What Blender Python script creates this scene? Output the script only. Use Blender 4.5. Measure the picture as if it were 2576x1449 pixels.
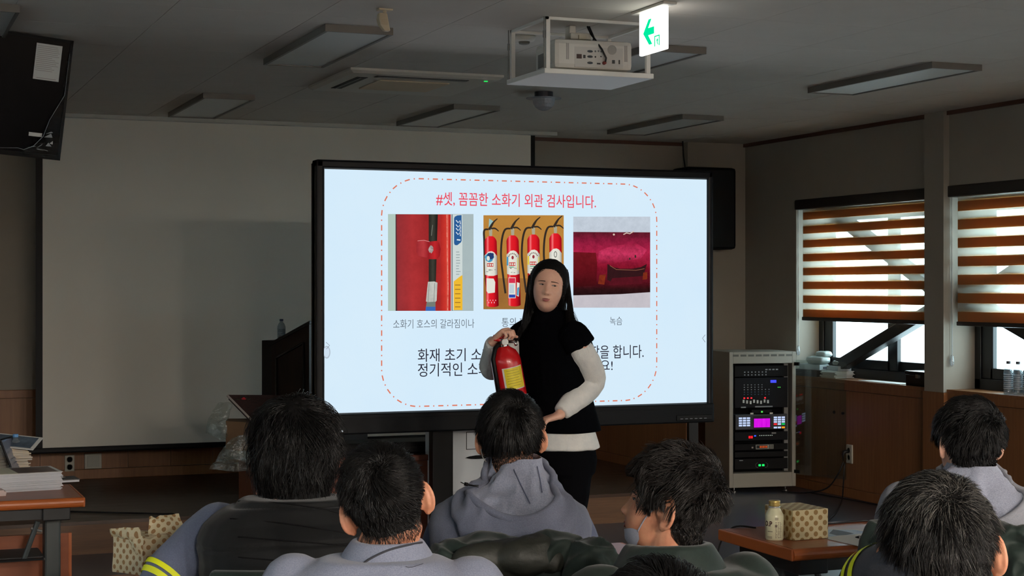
import bpy, bmesh, math, random
import numpy as np
from mathutils import Vector, Matrix, noise as mnoise

for _o in list(bpy.data.objects):
    bpy.data.objects.remove(_o)
SC = bpy.context.scene
COL = SC.collection
R = math.radians
PI = math.pi
random.seed(7)

# ------------------------------------------------------------------ camera
YAW, FPX, CAMH = R(21.9), 4100.0, 1.5
cam_d = bpy.data.cameras.new('camera')
cam_d.sensor_width = 36.0
cam_d.lens = 36.0 * FPX / 2576.0
cam_d.clip_start, cam_d.clip_end = 0.05, 200
cam = bpy.data.objects.new('camera', cam_d)
cam.location = (0, 0, CAMH)
cam.rotation_euler = (R(90), 0, -YAW)
COL.objects.link(cam)
SC.camera = cam

# ------------------------------------------------------------------ sky, exposure
world = bpy.data.worlds.new('overcast_sky')
SC.world = world
world.use_nodes = True
wbg = world.node_tree.nodes['Background']
wbg.inputs['Color'].default_value = (0.80, 0.92, 1.0, 1)
wbg.inputs['Strength'].default_value = 11.0
vs = SC.view_settings
vs.view_transform = 'Standard'
vs.look = 'None'
vs.gamma = 1.0
vs.use_curve_mapping = False
vs.exposure = 0.0
SC.cycles.use_denoising = True
SC.cycles.max_bounces = 7
SC.cycles.diffuse_bounces = 4
SC.cycles.glossy_bounces = 3
SC.cycles.transparent_max_bounces = 16
SC.cycles.sample_clamp_indirect = 6.0
SC.cycles.caustics_reflective = False
SC.cycles.caustics_refractive = False


# ------------------------------------------------------------------ projection helpers (a pixel of the photo to a point on a real surface)
def at(px, py, ax, val):
    u, v = (px - 1288) / FPX, -(py - 724.5) / FPX
    r = (math.sin(YAW) + u * math.cos(YAW), math.cos(YAW) - u * math.sin(YAW), v)
    if ax == 'd':
        t = val
    else:
        i = 'xyz'.index(ax)
        t = (val - (0, 0, CAMH)[i]) / r[i]
    return Vector((t * r[0], t * r[1], CAMH + t * r[2]))


# ------------------------------------------------------------------ materials
MATS = {}


def srgb(r, g, b):
    def f(c):
        c = c / 255.0
        return c / 12.92 if c <= 0.04045 else ((c + 0.055) / 1.055) ** 2.4
    return (f(r), f(g), f(b), 1.0)


def mat(name, col=(128, 128, 128), rough=0.6, metal=0.0, spec=0.5, noise=0.0, nscale=20.0, stretch=(1, 1, 1), bump=0.0, bscale=60.0,
        emit=None, estr=0.0, col2=None, alpha=None, trans=0.0, coat=0.0, sss=0.0, sheen=0.0, bdist=0.01):
    """principled material; 'noise' mixes col with col2 (or a darker col) through an object-space noise"""
    if name in MATS:
        return MATS[name]
    m = bpy.data.materials.new(name)
    m.use_nodes = True
    nt = m.node_tree
    b = nt.nodes['Principled BSDF']
    c = srgb(*col)
    b.inputs['Base Color'].default_value = c
    b.inputs['Roughness'].default_value = rough
    b.inputs['Metallic'].default_value = metal
    b.inputs['Specular IOR Level'].default_value = spec
    if trans:
        b.inputs['Transmission Weight'].default_value = trans
    if coat:
        b.inputs['Coat Weight'].default_value = coat
        b.inputs['Coat Roughness'].default_value = 0.12
    if sss:
        b.inputs['Subsurface Weight'].default_value = sss
        b.inputs['Subsurface Radius'].default_value = (0.012, 0.005, 0.003)
        b.inputs['Subsurface Scale'].default_value = 0.6
    if sheen:
        b.inputs['Sheen Weight'].default_value = sheen
    if alpha is not None:
        b.inputs['Alpha'].default_value = alpha
    if emit:
        b.inputs['Emission Color'].default_value = srgb(*emit)
        b.inputs['Emission Strength'].default_value = estr
    if noise or bump:
        tc = nt.nodes.new('ShaderNodeTexCoord')
        mp = nt.nodes.new('ShaderNodeMapping')
        mp.inputs['Scale'].default_value = stretch
        nt.links.new(tc.outputs['Object'], mp.inputs['Vector'])
    if noise:
        n = nt.nodes.new('ShaderNodeTexNoise')
        n.inputs['Scale'].default_value = nscale
        n.inputs['Detail'].default_value = 6
        n.inputs['Roughness'].default_value = 0.65
        nt.links.new(mp.outputs['Vector'], n.inputs['Vector'])
        mr = nt.nodes.new('ShaderNodeMapRange')
        mr.inputs['From Min'].default_value = 0.3
        mr.inputs['From Max'].default_value = 0.7
        nt.links.new(n.outputs['Fac'], mr.inputs['Value'])
        mx = nt.nodes.new('ShaderNodeMix')
        mx.data_type = 'RGBA'
        c2 = srgb(*col2) if col2 else tuple(x * (1 - noise) for x in c[:3]) + (1,)
        mx.inputs['A'].default_value = c
        mx.inputs['B'].default_value = c2
        nt.links.new(mr.outputs['Result'], mx.inputs['Factor'])
        nt.links.new(mx.outputs['Result'], b.inputs['Base Color'])
    if bump:
        n2 = nt.nodes.new('ShaderNodeTexNoise')
        n2.inputs['Scale'].default_value = bscale
        n2.inputs['Detail'].default_value = 4
        nt.links.new(mp.outputs['Vector'], n2.inputs['Vector'])
        bp = nt.nodes.new('ShaderNodeBump')
        bp.inputs['Strength'].default_value = bump
        bp.inputs['Distance'].default_value = bdist
        nt.links.new(n2.outputs['Fac'], bp.inputs['Height'])
        nt.links.new(bp.outputs['Normal'], b.inputs['Normal'])
    MATS[name] = m
    return m


def emis(name, col, strength=1.0, noise=0.0, nscale=20, col2=None, lin=False, stretch=(1, 1, 1)):
    """self-lit surface (display pixels, lamps)"""
    if name in MATS:
        return MATS[name]
    m = bpy.data.materials.new(name)
    m.use_nodes = True
    nt = m.node_tree
    nt.nodes.remove(nt.nodes['Principled BSDF'])
    e = nt.nodes.new('ShaderNodeEmission')
    e.inputs['Color'].default_value = srgb(*col)
    e.inputs['Strength'].default_value = strength
    nt.links.new(e.outputs[0], nt.nodes['Material Output'].inputs['Surface'])
    if noise:
        tc = nt.nodes.new('ShaderNodeTexCoord')
        mp = nt.nodes.new('ShaderNodeMapping')
        mp.inputs['Scale'].default_value = stretch
        nt.links.new(tc.outputs['Object'], mp.inputs['Vector'])
        n = nt.nodes.new('ShaderNodeTexNoise')
        n.inputs['Scale'].default_value = nscale
        n.inputs['Detail'].default_value = 8
        n.inputs['Roughness'].default_value = 0.7
        nt.links.new(mp.outputs['Vector'], n.inputs['Vector'])
        mr = nt.nodes.new('ShaderNodeMapRange')
        mr.inputs['From Min'].default_value = 0.5 - 0.5 * noise
        mr.inputs['From Max'].default_value = 0.5 + 0.5 * noise
        nt.links.new(n.outputs['Fac'], mr.inputs['Value'])
        mx = nt.nodes.new('ShaderNodeMix')
        mx.data_type = 'RGBA'
        mx.inputs['A'].default_value = srgb(*col)
        mx.inputs['B'].default_value = srgb(*(col2 or col))
        nt.links.new(mr.outputs['Result'], mx.inputs['Factor'])
        nt.links.new(mx.outputs['Result'], e.inputs['Color'])
    MATS[name] = m
    return m


def clear_mat(name, tint=(235, 245, 250), gloss=0.12, rough=0.03, body=0.0, bodycol=(230, 230, 230), bump=0.0, bscale=40):
    """thin clear sheet: mostly transparent, a little mirror, optionally a little white body"""
    if name in MATS:
        return MATS[name]
    m = bpy.data.materials.new(name)
    m.use_nodes = True
    nt = m.node_tree
    nt.nodes.remove(nt.nodes['Principled BSDF'])
    out = nt.nodes['Material Output']
    tr = nt.nodes.new('ShaderNodeBsdfTransparent')
    tr.inputs['Color'].default_value = srgb(*tint)
    gl = nt.nodes.new('ShaderNodeBsdfGlossy')
    gl.inputs['Roughness'].default_value = rough
    fr = nt.nodes.new('ShaderNodeLayerWeight')
    fr.inputs['Blend'].default_value = 0.5
    pw = nt.nodes.new('ShaderNodeMath')
    pw.operation = 'POWER'
    pw.inputs[1].default_value = 5.0
    nt.links.new(fr.outputs['Facing'], pw.inputs[0])
    ad = nt.nodes.new('ShaderNodeMath')
    ad.operation = 'MULTIPLY_ADD'
    ad.inputs[1].default_value = 0.9
    ad.inputs[2].default_value = 0.03 + gloss * 0.3
    nt.links.new(pw.outputs[0], ad.inputs[0])
    mx = nt.nodes.new('ShaderNodeMixShader')
    nt.links.new(ad.outputs[0], mx.inputs[0])
    nt.links.new(tr.outputs[0], mx.inputs[1])
    nt.links.new(gl.outputs[0], mx.inputs[2])
    last = mx
    if body:
        df = nt.nodes.new('ShaderNodeBsdfDiffuse')
        df.inputs['Color'].default_value = srgb(*bodycol)
        m2 = nt.nodes.new('ShaderNodeMixShader')
        m2.inputs[0].default_value = body
        nt.links.new(mx.outputs[0], m2.inputs[1])
        nt.links.new(df.outputs[0], m2.inputs[2])
        last = m2
    if bump:
        tc = nt.nodes.new('ShaderNodeTexCoord')
        n2 = nt.nodes.new('ShaderNodeTexNoise')
        n2.inputs['Scale'].default_value = bscale
        nt.links.new(tc.outputs['Object'], n2.inputs['Vector'])
        bp = nt.nodes.new('ShaderNodeBump')
        bp.inputs['Strength'].default_value = bump
        bp.inputs['Distance'].default_value = 0.02
        nt.links.new(n2.outputs['Fac'], bp.inputs['Height'])
        nt.links.new(bp.outputs['Normal'], gl.inputs['Normal'])
        nt.links.new(bp.outputs['Normal'], fr.inputs['Normal'])
    nt.links.new(last.outputs[0], out.inputs['Surface'])
    MATS[name] = m
    return m


def sheet_mat(name, col, transl=0.5, clear=0.0, rough=0.9):
    """thin cloth: diffuse + translucent, optionally see-through mesh"""
    if name in MATS:
        return MATS[name]
    m = bpy.data.materials.new(name)
    m.use_nodes = True
    nt = m.node_tree
    nt.nodes.remove(nt.nodes['Principled BSDF'])
    out = nt.nodes['Material Output']
    d = nt.nodes.new('ShaderNodeBsdfDiffuse')
    d.inputs['Color'].default_value = srgb(*col)
    t = nt.nodes.new('ShaderNodeBsdfTranslucent')
    t.inputs['Color'].default_value = srgb(*col)
    mx = nt.nodes.new('ShaderNodeMixShader')
    mx.inputs[0].default_value = transl
    nt.links.new(d.outputs[0], mx.inputs[1])
    nt.links.new(t.outputs[0], mx.inputs[2])
    last = mx
    if clear:
        tr = nt.nodes.new('ShaderNodeBsdfTransparent')
        m2 = nt.nodes.new('ShaderNodeMixShader')
        m2.inputs[0].default_value = clear
        nt.links.new(mx.outputs[0], m2.inputs[1])
        nt.links.new(tr.outputs[0], m2.inputs[2])
        last = m2
    nt.links.new(last.outputs[0], out.inputs['Surface'])
    MATS[name] = m
    return m


def wood_mat(name, col, col2, rough=0.45, scale=9.0, stretch=(6, 6, 0.5), spec=0.4):
    return mat(name, col, rough=rough, noise=1.0, nscale=scale, stretch=stretch, col2=col2, spec=spec)


# ------------------------------------------------------------------ objects
def settag(o, label=None, cat=None, group=None, kind=None):
    if label:
        o['label'] = label
    if cat:
        o['category'] = cat
    if group:
        o['group'] = group
    if kind:
        o['kind'] = kind
    return o


def thing(name, label, cat, loc=(0, 0, 0), rz=0.0, group=None, rot=None):
    o = bpy.data.objects.new(name, None)
    o.empty_display_size = 0.1
    COL.objects.link(o)
    o.matrix_world = Matrix.Translation(loc) @ (rot.to_4x4() if rot else Matrix.Rotation(rz, 4, 'Z'))
    return settag(o, label, cat, group)


def world_of(o):
    m = o.matrix_basis.copy()
    while o.parent:
        o = o.parent
        m = o.matrix_basis @ m
    return m


def mesh_obj(name, verts, faces, material=None, parent=None, smooth=False, world=False, auto=None):
    me = bpy.data.meshes.new(name)
    if world and parent is not None:
        inv = world_of(parent).inverted()
        verts = [inv @ Vector(v) for v in verts]
    me.from_pydata([tuple(v) for v in verts], [], faces)
    me.validate()
    if smooth:
        me.polygons.foreach_set('use_smooth', [True] * len(me.polygons))
    me.update()
    o = bpy.data.objects.new(name, me)
    if material:
        me.materials.append(material)
    COL.objects.link(o)
    if parent is not None:
        o.parent = parent
    return o


def dup(o, parent=None, **kw):
    """copy a thing with its parts and sub-parts (sharing mesh data)"""
    c = o.copy()
    COL.objects.link(c)
    if parent is not None:
        c.parent = parent
    for ch in o.children:
        dup(ch, c)
    for k, v in kw.items():
        c[k] = v
    return c


class MB:
    """collects shapes into ONE mesh"""

    def __init__(s):
        s.v, s.f = [], []

    def add(s, verts, faces, M=None):
        n = len(s.v)
        s.v += [(M @ Vector(v)) if M is not None else Vector(v) for v in verts]
        s.f += [tuple(i + n for i in f) for f in faces]
        return s

    def box(s, x0, x1, y0, y1, z0, z1, M=None, bev=0.0):
        if bev:
            b = min(bev, abs(x1 - x0) * .45, abs(y1 - y0) * .45, abs(z1 - z0) * .45)
            bm = bmesh.new()
            bmesh.ops.create_cube(bm, size=1)
            for v in bm.verts:
                v.co = Vector(((x0 + x1) / 2 + v.co.x * (x1 - x0), (y0 + y1) / 2 + v.co.y * (y1 - y0), (z0 + z1) / 2 + v.co.z * (z1 - z0)))
            bmesh.ops.bevel(bm, geom=list(bm.edges), offset=b, segments=2, profile=0.6, affect='EDGES')
            bm.verts.index_update()
            s.add([v.co.copy() for v in bm.verts], [tuple(v.index for v in f.verts) for f in bm.faces], M)
            bm.free()
            return s
        vs_ = [(x0, y0, z0), (x1, y0, z0), (x1, y1, z0), (x0, y1, z0), (x0, y0, z1), (x1, y0, z1), (x1, y1, z1), (x0, y1, z1)]
        return s.add(vs_, [(0, 3, 2, 1), (4, 5, 6, 7), (0, 1, 5, 4), (1, 2, 6, 5), (2, 3, 7, 6), (3, 0, 4, 7)], M)

    def lathe(s, prof, n=24, M=None, cap=True):
        """prof: list of (r, z)"""
        vs_, fs = [], []
        for r, z in prof:
            for i in range(n):
                a = 2 * PI * i / n
                vs_.append((r * math.cos(a), r * math.sin(a), z))
        for j in range(len(prof) - 1):
            for i in range(n):
                k = (i + 1) % n
                fs.append((j * n + i, j * n + k, (j + 1) * n + k, (j + 1) * n + i))
        if cap:
            fs.append(tuple(reversed(range(n))))
            fs.append(tuple((len(prof) - 1) * n + i for i in range(n)))
        return s.add(vs_, fs, M)

    def tube(s, pts, rad, n=8, M=None, cap=True, squash=None):
        """tube along a path; rad number or list"""
        pts = [Vector(p) for p in pts]
        m = len(pts)
        rads = rad if isinstance(rad, (list, tuple)) else [rad] * m
        vs_, fs = [], []
        up = None
        for j, p in enumerate(pts):
            d = (pts[min(j + 1, m - 1)] - pts[max(j - 1, 0)])
            if d.length < 1e-9:
                d = Vector((0, 0, 1))
            d.normalize()
            if up is None:
                up = d.orthogonal().normalized()
                if squash is not None:
                    up = (Vector(squash[0]) - d * d.dot(Vector(squash[0]))).normalized()
            else:
                up = (up - d * d.dot(up))
                up = up.normalized() if up.length > 1e-6 else d.orthogonal().normalized()
            sd = d.cross(up)
            k2 = squash[1] if squash is not None else 1.0
            for i in range(n):
                a = 2 * PI * i / n
                vs_.append(p + up * (rads[j] * math.cos(a)) + sd * (rads[j] * math.sin(a) * k2))
        for j in range(m - 1):
            for i in range(n):
                k = (i + 1) % n
                fs.append((j * n + i, j * n + k, (j + 1) * n + k, (j + 1) * n + i))
        if cap:
            fs.append(tuple(reversed(range(n))))
            fs.append(tuple((m - 1) * n + i for i in range(n)))
        return s.add(vs_, fs, M)

    def loft(s, rings, M=None, cap=True):
        n = len(rings[0])
        vs_, fs = [], []
        for r in rings:
            vs_ += [Vector(p) for p in r]
        for j in range(len(rings) - 1):
            for i in range(n):
                k = (i + 1) % n
                fs.append((j * n + i, j * n + k, (j + 1) * n + k, (j + 1) * n + i))
        if cap:
            fs.append(tuple(reversed(range(n))))
            fs.append(tuple((len(rings) - 1) * n + i for i in range(n)))
        return s.add(vs_, fs, M)

    def prism(s, poly, z0, z1, M=None):
        """2-D outline (x, y) extruded along z"""
        n = len(poly)
        vs_ = [(x, y, z0) for x, y in poly] + [(x, y, z1) for x, y in poly]
        fs = [tuple(reversed(range(n))), tuple(range(n, 2 * n))]
        fs += [(i, (i + 1) % n, n + (i + 1) % n, n + i) for i in range(n)]
        return s.add(vs_, fs, M)

    def ell(s, c, r, nu=16, nv=12, M=None):
        prof = []
        vs_, fs = [], []
        for j in range(nv + 1):
            t = -PI / 2 + PI * j / nv
            for i in range(nu):
                a = 2 * PI * i / nu
                ct = max(math.cos(t), 1e-3)
                vs_.append((c[0] + r[0] * ct * math.cos(a), c[1] + r[1] * ct * math.sin(a), c[2] + r[2] * math.sin(t)))
        for j in range(nv):
            for i in range(nu):
                k = (i + 1) % nu
                fs.append((j * nu + i, j * nu + k, (j + 1) * nu + k, (j + 1) * nu + i))
        fs.append(tuple(reversed(range(nu))))
        fs.append(tuple(nv * nu + i for i in range(nu)))
        return s.add(vs_, fs, M)

    def build(s, name, material=None, parent=None, smooth=False, world=False, bevel=0.0):
        o = mesh_obj(name, s.v, s.f, material, parent, smooth, world)
        if bevel:
            b = o.modifiers.new('bevel', 'BEVEL')
            b.width = bevel
            b.segments = 2
            b.limit_method = 'ANGLE'
        return o


def box_obj(name, x0, x1, y0, y1, z0, z1, m, parent=None, bev=0.0, world=False, M=None):
    return MB().box(x0, x1, y0, y1, z0, z1, M=M, bev=bev).build(name, m, parent, world=world)


def text_mesh(name, body, m, parent, width=None, height=None, M=None, bold=0.0, align='LEFT', ext=0.0):
    """lettering as a flat mesh in the local x-y plane, then M"""
    cu = bpy.data.curves.new(name + '_c', 'FONT')
    cu.body = body
    cu.size = 1.0
    cu.align_x = align
    cu.offset = bold
    cu.extrude = ext
    cu.resolution_u = 3
    ob = bpy.data.objects.new(name + '_t', cu)
    COL.objects.link(ob)
    dg = bpy.context.evaluated_depsgraph_get()
    me = bpy.data.meshes.new_from_object(ob.evaluated_get(dg))
    bpy.data.objects.remove(ob)
    bpy.data.curves.remove(cu)
    xs = [v.co.x for v in me.vertices] or [0, 1]
    ys = [v.co.y for v in me.vertices] or [0, 1]
    x0, x1, y0, y1 = min(xs), max(xs), min(ys), max(ys)
    sx = width / (x1 - x0) if width else None
    sy = height / (y1 - y0) if height else None
    sx = sx or sy or 1.0
    sy = sy or sx
    for v in me.vertices:
        co = Vector(((v.co.x - x0) * sx, (v.co.y - y0) * sy, v.co.z))
        v.co = M @ co if M is not None else co
    me.materials.clear()
    me.materials.append(m)
    o = bpy.data.objects.new(name, me)
    COL.objects.link(o)
    o.parent = parent
    return o


def remesh(mb, name, voxel, material, parent=None, smooth_it=4, post=None, sfac=0.5):
    """fuse overlapping closed shapes into one continuous skin, then smooth"""
    o = mesh_obj(name + '_src', mb.v, mb.f)
    r = o.modifiers.new('r', 'REMESH')
    r.mode = 'VOXEL'
    r.voxel_size = voxel
    if smooth_it:
        sm = o.modifiers.new('s', 'SMOOTH')
        sm.factor = sfac
        sm.iterations = smooth_it
    dg = bpy.context.evaluated_depsgraph_get()
    me = bpy.data.meshes.new_from_object(o.evaluated_get(dg))
    om = o.data
    bpy.data.objects.remove(o)
    bpy.data.meshes.remove(om)
    me.name = name
    if post is not None:
        n = len(me.vertices)
        co = np.empty(n * 3)
        me.vertices.foreach_get('co', co)
        no = np.empty(n * 3)
        me.vertex_normals.foreach_get('vector', no)
        co = post(co.reshape(-1, 3), no.reshape(-1, 3))
        me.vertices.foreach_set('co', co.ravel())
    me.polygons.foreach_set('use_smooth', [True] * len(me.polygons))
    me.update()
    me.materials.clear()
    if material:
        me.materials.append(material)
    ob = bpy.data.objects.new(name, me)
    COL.objects.link(ob)
    if parent is not None:
        ob.parent = parent
    return ob
# ================================================================== the room
XW, YB, ZC = 6.6, 11.5, 2.66          # right wall, back wall, ceiling
XL, YR = -2.4, -8.0                   # left wall, rear wall (behind the camera)

M_wall = mat('painted_wall', (156, 148, 136), rough=0.85, noise=0.06, nscale=3, bump=0.05, bscale=250)
M_ceil = mat('ceiling_tile', (200, 191, 180), rough=0.9, noise=0.08, nscale=2.2, bump=0.15, bscale=160, bdist=0.003)
M_gap = mat('tile_joint', (130, 123, 113), rough=1.0)
M_floor = mat('grey_vinyl', (74, 76, 84), rough=0.28, noise=0.12, nscale=4, spec=0.4)
M_wain = wood_mat('wainscot_wood', (146, 98, 60), (124, 80, 48), rough=0.42, scale=5.0, stretch=(9, 9, 0.45))
M_stage = wood_mat('stage_wood', (74, 52, 37), (56, 38, 27), rough=0.38, scale=4.0, stretch=(0.6, 9, 9))
M_riser = wood_mat('riser_wood', (116, 82, 56), (92, 64, 44), rough=0.5, scale=4.0, stretch=(0.6, 9, 9))
M_trim = mat('dark_red_trim', (84, 52, 40), rough=0.5)
M_black = mat('black_plastic', (9, 9, 11), rough=0.5, spec=.2)
M_frame = mat('black_aluminium', (18, 20, 24), rough=0.35, spec=0.5)
M_steel = mat('dark_steel', (26, 25, 26), rough=0.5, noise=0.3, nscale=12)
M_white = mat('white_paint', (205, 203, 196), rough=0.5)


def struct(o, label=None):
    o['kind'] = 'structure'
    if label:
        o['label'] = label
    return o


struct(box_obj('floor', XL, XW + .3, YR, YB + .2, -0.1, 0, M_floor), 'dark grey polished vinyl floor of the hall')
LWIN = [(-1.2, .5), (1.0, 2.7), (3.2, 4.9), (5.4, 7.1)]
mb = MB().box(XL - .2, XL, YR, YB + .2, 0, .9).box(XL - .2, XL, YR, YB + .2, 2.1, ZC)
_e = [YR] + [q for w_ in LWIN for q in w_] + [YB + .2]
for i in range(0, len(_e), 2):
    mb.box(XL - .2, XL, _e[i], _e[i + 1], .9, 2.1)
struct(mb.build('wall_left', M_wall), 'painted wall with windows on the left of the hall')
struct(box_obj('wall_rear', XL, XW, YR - .2, YR, 0, ZC, M_wall), 'plain painted wall behind the audience')

# back wall with its projecting corner pier
wb = struct(MB().box(XL, XW, YB, YB + .2, 0, ZC).box(6.08, XW, YB - .09, YB, 0, ZC).build('wall_back', M_wall), 'greige painted back wall of the hall behind the stage')

# right wall with window openings
SILL, HEAD = 0.84, 2.12
WIN = [(8.99, 10.65)] + [(8.785 - 1.655 - 1.865 * k, 8.785 - 1.865 * k) for k in range(8)]
mb = MB()
mb.box(XW, XW + .3, YR, YB + .2, 0, SILL - .02)
mb.box(XW, XW + .3, YR, YB + .2, HEAD, ZC)
edges = [YB + .2]
for a, b in WIN:
    edges += [b, a]
edges.append(YR)
for i in range(0, len(edges), 2):
    mb.box(XW, XW + .3, edges[i + 1], edges[i], SILL - .02, HEAD)
wr = struct(mb.build('wall_right', M_wall), 'greige painted window wall on the right')

# shallow piers between the windows, standing proud of the wall
for k in range(len(WIN) - 1):
    a_, b_ = WIN[k + 1][1], WIN[k][0]
    struct(box_obj('trim_%d' % (k + 3), XW - .045, XW, a_, b_, SILL - .02, ZC - .008, M_wall), 'plain painted pier between two windows')
    struct(box_obj('baseboard_%d' % (k + 3), XW - .05, XW, a_ - .01, b_ + .01, 0, SILL - .021, M_wain), 'wood casing at the foot of a window pier')

# ceiling slab and its tiles (each a piece)
ce = struct(box_obj('ceiling', XL, XW, YR, YB, ZC, ZC + .12, M_gap), 'suspended ceiling of large pale tiles')
tile = None
TS = 0.6
for i in range(-1, 12):
    for j in range(6, 20):
        x0, y0 = XW - (i + 1) * TS, YB - (j - 5) * TS
        if y0 < 3.6 or x0 + TS < -1.3:
            continue
        if tile is None:
            tile = MB().box(0.0015, TS - .0015, 0.0015, TS - .0015, -0.008, 0.0).build('ceiling_tile', M_ceil, ce)
            t = tile
        else:
            t = tile.copy()
            COL.objects.link(t)
        if x0 + TS > XW + .01:
            t.scale = (1, 1, 1)
        t.location = (x0, y0, ZC)
for o in [o for o in bpy.data.objects if o.name.startswith('ceiling_tile')]:
    if o.location.x + TS > XW + 0.01:
        bpy.data.objects.remove(o)
box_obj('ceiling_field', XL, XW, YR, YB - 13 * TS - .002, ZC - .008, ZC - .0005, M_ceil, ce)
box_obj('ceiling_edge', XL, XW - 12 * TS, YB - 13 * TS, YB, ZC - .008, ZC - .0005, M_ceil, ce)

struct(box_obj('trim_1', 1.0, 6.08, YB - .02, YB, ZC - .035, ZC - .008, M_trim), 'thin dark red cornice strip along the back wall')
struct(box_obj('trim_2', XW - .02, XW, YR, YB - .09, ZC - .035, ZC - .008, M_trim), 'thin dark red cornice strip along the window wall')

# wainscot panels: children of the walls, one board each
def panel_run(wall, p0, p1, n, z0, z1, m=M_wain, th=0.016, rail=0.055, gap=0.003, base=0.07):
    p0, p1 = Vector(p0), Vector(p1)
    L = (p1 - p0).length
    d = (p1 - p0) / L
    ang = math.atan2(d.y, d.x)
    Mx = Matrix.Translation((p0.x, p0.y, 0)) @ Matrix.Rotation(ang, 4, 'Z')
    w = L / n
    first = None
    for i in range(n):
        if first is None:
            first = MB().box(gap / 2, w - gap / 2, -th, 0, z0 + base, z1 - rail - gap).build('wainscot_panel', m, wall)
            o = first
        else:
            o = first.copy()
            COL.objects.link(o)
        o.matrix_world = Mx @ Matrix.Translation((i * w, 0, 0))
    r = MB().box(0, L, -th - .006, 0, z1 - rail, z1).build('wainscot_rail', m, wall, bevel=.003)
    r.matrix_world = Mx
    r = MB().box(0, L, -th - .008, 0, z0, z0 + base - gap).build('skirting_board', m, wall, bevel=.003)
    r.matrix_world = Mx


# right wall: board by board (0.3 m), running from the corner toward the viewer
panel_run(wr, (XW, YB - .09), (XW, 0.6), 36, 0, SILL - .02)
# back wall behind the stage, then the slanted corner panelling
STZ, STY, STX = 0.187, 9.42, 5.28
panel_run(wb, (-1.2, YB), (STX, YB), 22, STZ, 0.81)
cheek = struct(box_obj('wall_partition', STX + .016, STX + .06, 9.93, YB, 0, 0.85, M_wain), 'low wood panelled partition closing the right end of the stage')
MB().box(STX + .004, STX + .075, 9.895, 9.93, 0, 0.85).build('gap_shade_strip', mat('gap_shade_dark', (22, 17, 15), rough=.6), cheek)  # shade of the gap beside the partition end, put in as a dark strip
panel_run(cheek, (STX + .016, YB), (STX + .016, 9.93), 5, STZ, 0.85)
panel_run(wb, (STX + .06, YB), (6.08, YB), 3, 0, 0.81)
panel_run(wb, (6.08, YB - .09), (XW, YB - .09), 2, 0, 0.81)

# stage: deck planks + riser
st = struct(MB().box(XL, STX, STY, YB, 0, STZ - .02).build('stage_platform', M_riser), 'low wooden stage platform in front of the back wall')
npl = 14
pl = None
for i in range(npl):
    w = (YB - STY + .02) / npl
    if pl is None:
        pl = MB().box(XL, STX + .01, 0.001, w - .001, STZ - .02, STZ).build('deck_plank', M_stage, st)
        o = pl
    else:
        o = pl.copy()
        COL.objects.link(o)
    o.location.y = STY - .02 + i * w
box_obj('riser_board', XL, STX, STY - .012, STY, 0.0, STZ - .021, M_riser, st)

# ------------------------------------------------------------------ windows
M_glass = clear_mat('window_glass', (240, 250, 250), gloss=0.1)
M_band = sheet_mat('brown_blind_fabric', (200, 146, 96), transl=0.46)
M_band2 = sheet_mat('brown_blind_fabric_back', (226, 186, 128), transl=0.62)
M_sheer = sheet_mat('sheer_blind_mesh', (225, 222, 210), transl=0.5, clear=0.62)
M_rail = mat('brown_black_rail', (36, 28, 26), rough=0.35)
M_bead = clear_mat('clear_bead', (235, 240, 245), gloss=0.5, body=0.25)


def window(n, y0, y1):
    w = bpy.data.objects.new('window_%d' % n, None)
    COL.objects.link(w)
    struct(w, 'black framed sliding window in the right wall')
    w.location = (6.85, (y0 + y1) / 2, SILL)
    X0, X1 = 6.80, 6.88
    # outer frame
    mb = MB()
    mb.box(X0, X1, y0, y0 + .06, SILL, HEAD).box(X0, X1, y1 - .06, y1, SILL, HEAD)
    mb.box(X0, X1, y0, y1, SILL - .01, SILL + .07).box(X0, X1, y0, y1, HEAD - .05, HEAD)
    mb.build('window_frame', M_frame, w, world=True, bevel=.004)
    ym = y1 - .96
    for (a, b, xo) in ((ym - .03, y1 - .06, 6.83), (y0 + .06, ym + .08, 6.855)):
        s = MB()
        t = .085 if b > ym + .2 else .07
        tl = .11 if b > ym + .2 else .07
        s.box(xo - .018, xo + .018, b - tl, b, SILL + .07, HEAD - .05).box(xo - .018, xo + .018, a, a + t + .03, SILL + .07, HEAD - .05)
        s.box(xo - .018, xo + .018, a + t, b - t, SILL + .07, SILL + .14).box(xo - .018, xo + .018, a + t, b - t, HEAD - .12, HEAD - .05)
        so = s.build('sash', M_frame, w, world=True, bevel=.004)
        MB().box(xo - .003, xo + .003, a + t, b - t, SILL + .13, HEAD - .11).build('pane', M_glass, so, world=True)
    box_obj('window_sill', XW - .02, 6.80, y0, y1, SILL - .02, SILL, M_wain, w, world=True)
    return w


for i, (a, b) in enumerate(WIN):
    window(i + 1, a, b)

# the windows of the left wall (beyond the picture's edge), with plain white roller shades drawn
M_shade = sheet_mat('white_roller_shade', (226, 228, 230), transl=0.55)
for i, (a, b) in enumerate(LWIN):
    w = bpy.data.objects.new('window_%d' % (len(WIN) + 1 + i), None)
    COL.objects.link(w)
    struct(w, 'shaded window in the left wall')
    w.location = (XL - .1, (a + b) / 2, .9)
    mb = MB().box(XL - .14, XL - .08, a, a + .06, .9, 2.1).box(XL - .14, XL - .08, b - .06, b, .9, 2.1).box(XL - .14, XL - .08, a, b, .9, .96).box(XL - .14, XL - .08, a, b, 2.04, 2.1).box(XL - .14, XL - .08, (a + b) / 2 - .03, (a + b) / 2 + .03, .9, 2.1)
    mb.build('window_frame', M_frame, w, world=True)
    MB().box(XL - .113, XL - .108, a + .06, b - .06, .96, 2.04).build('pane', M_glass, w, world=True)
    MB().box(XL - .03, XL - .0295, a, b, .92, 2.1).build('roller_shade', M_shade, w, world=True)

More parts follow.
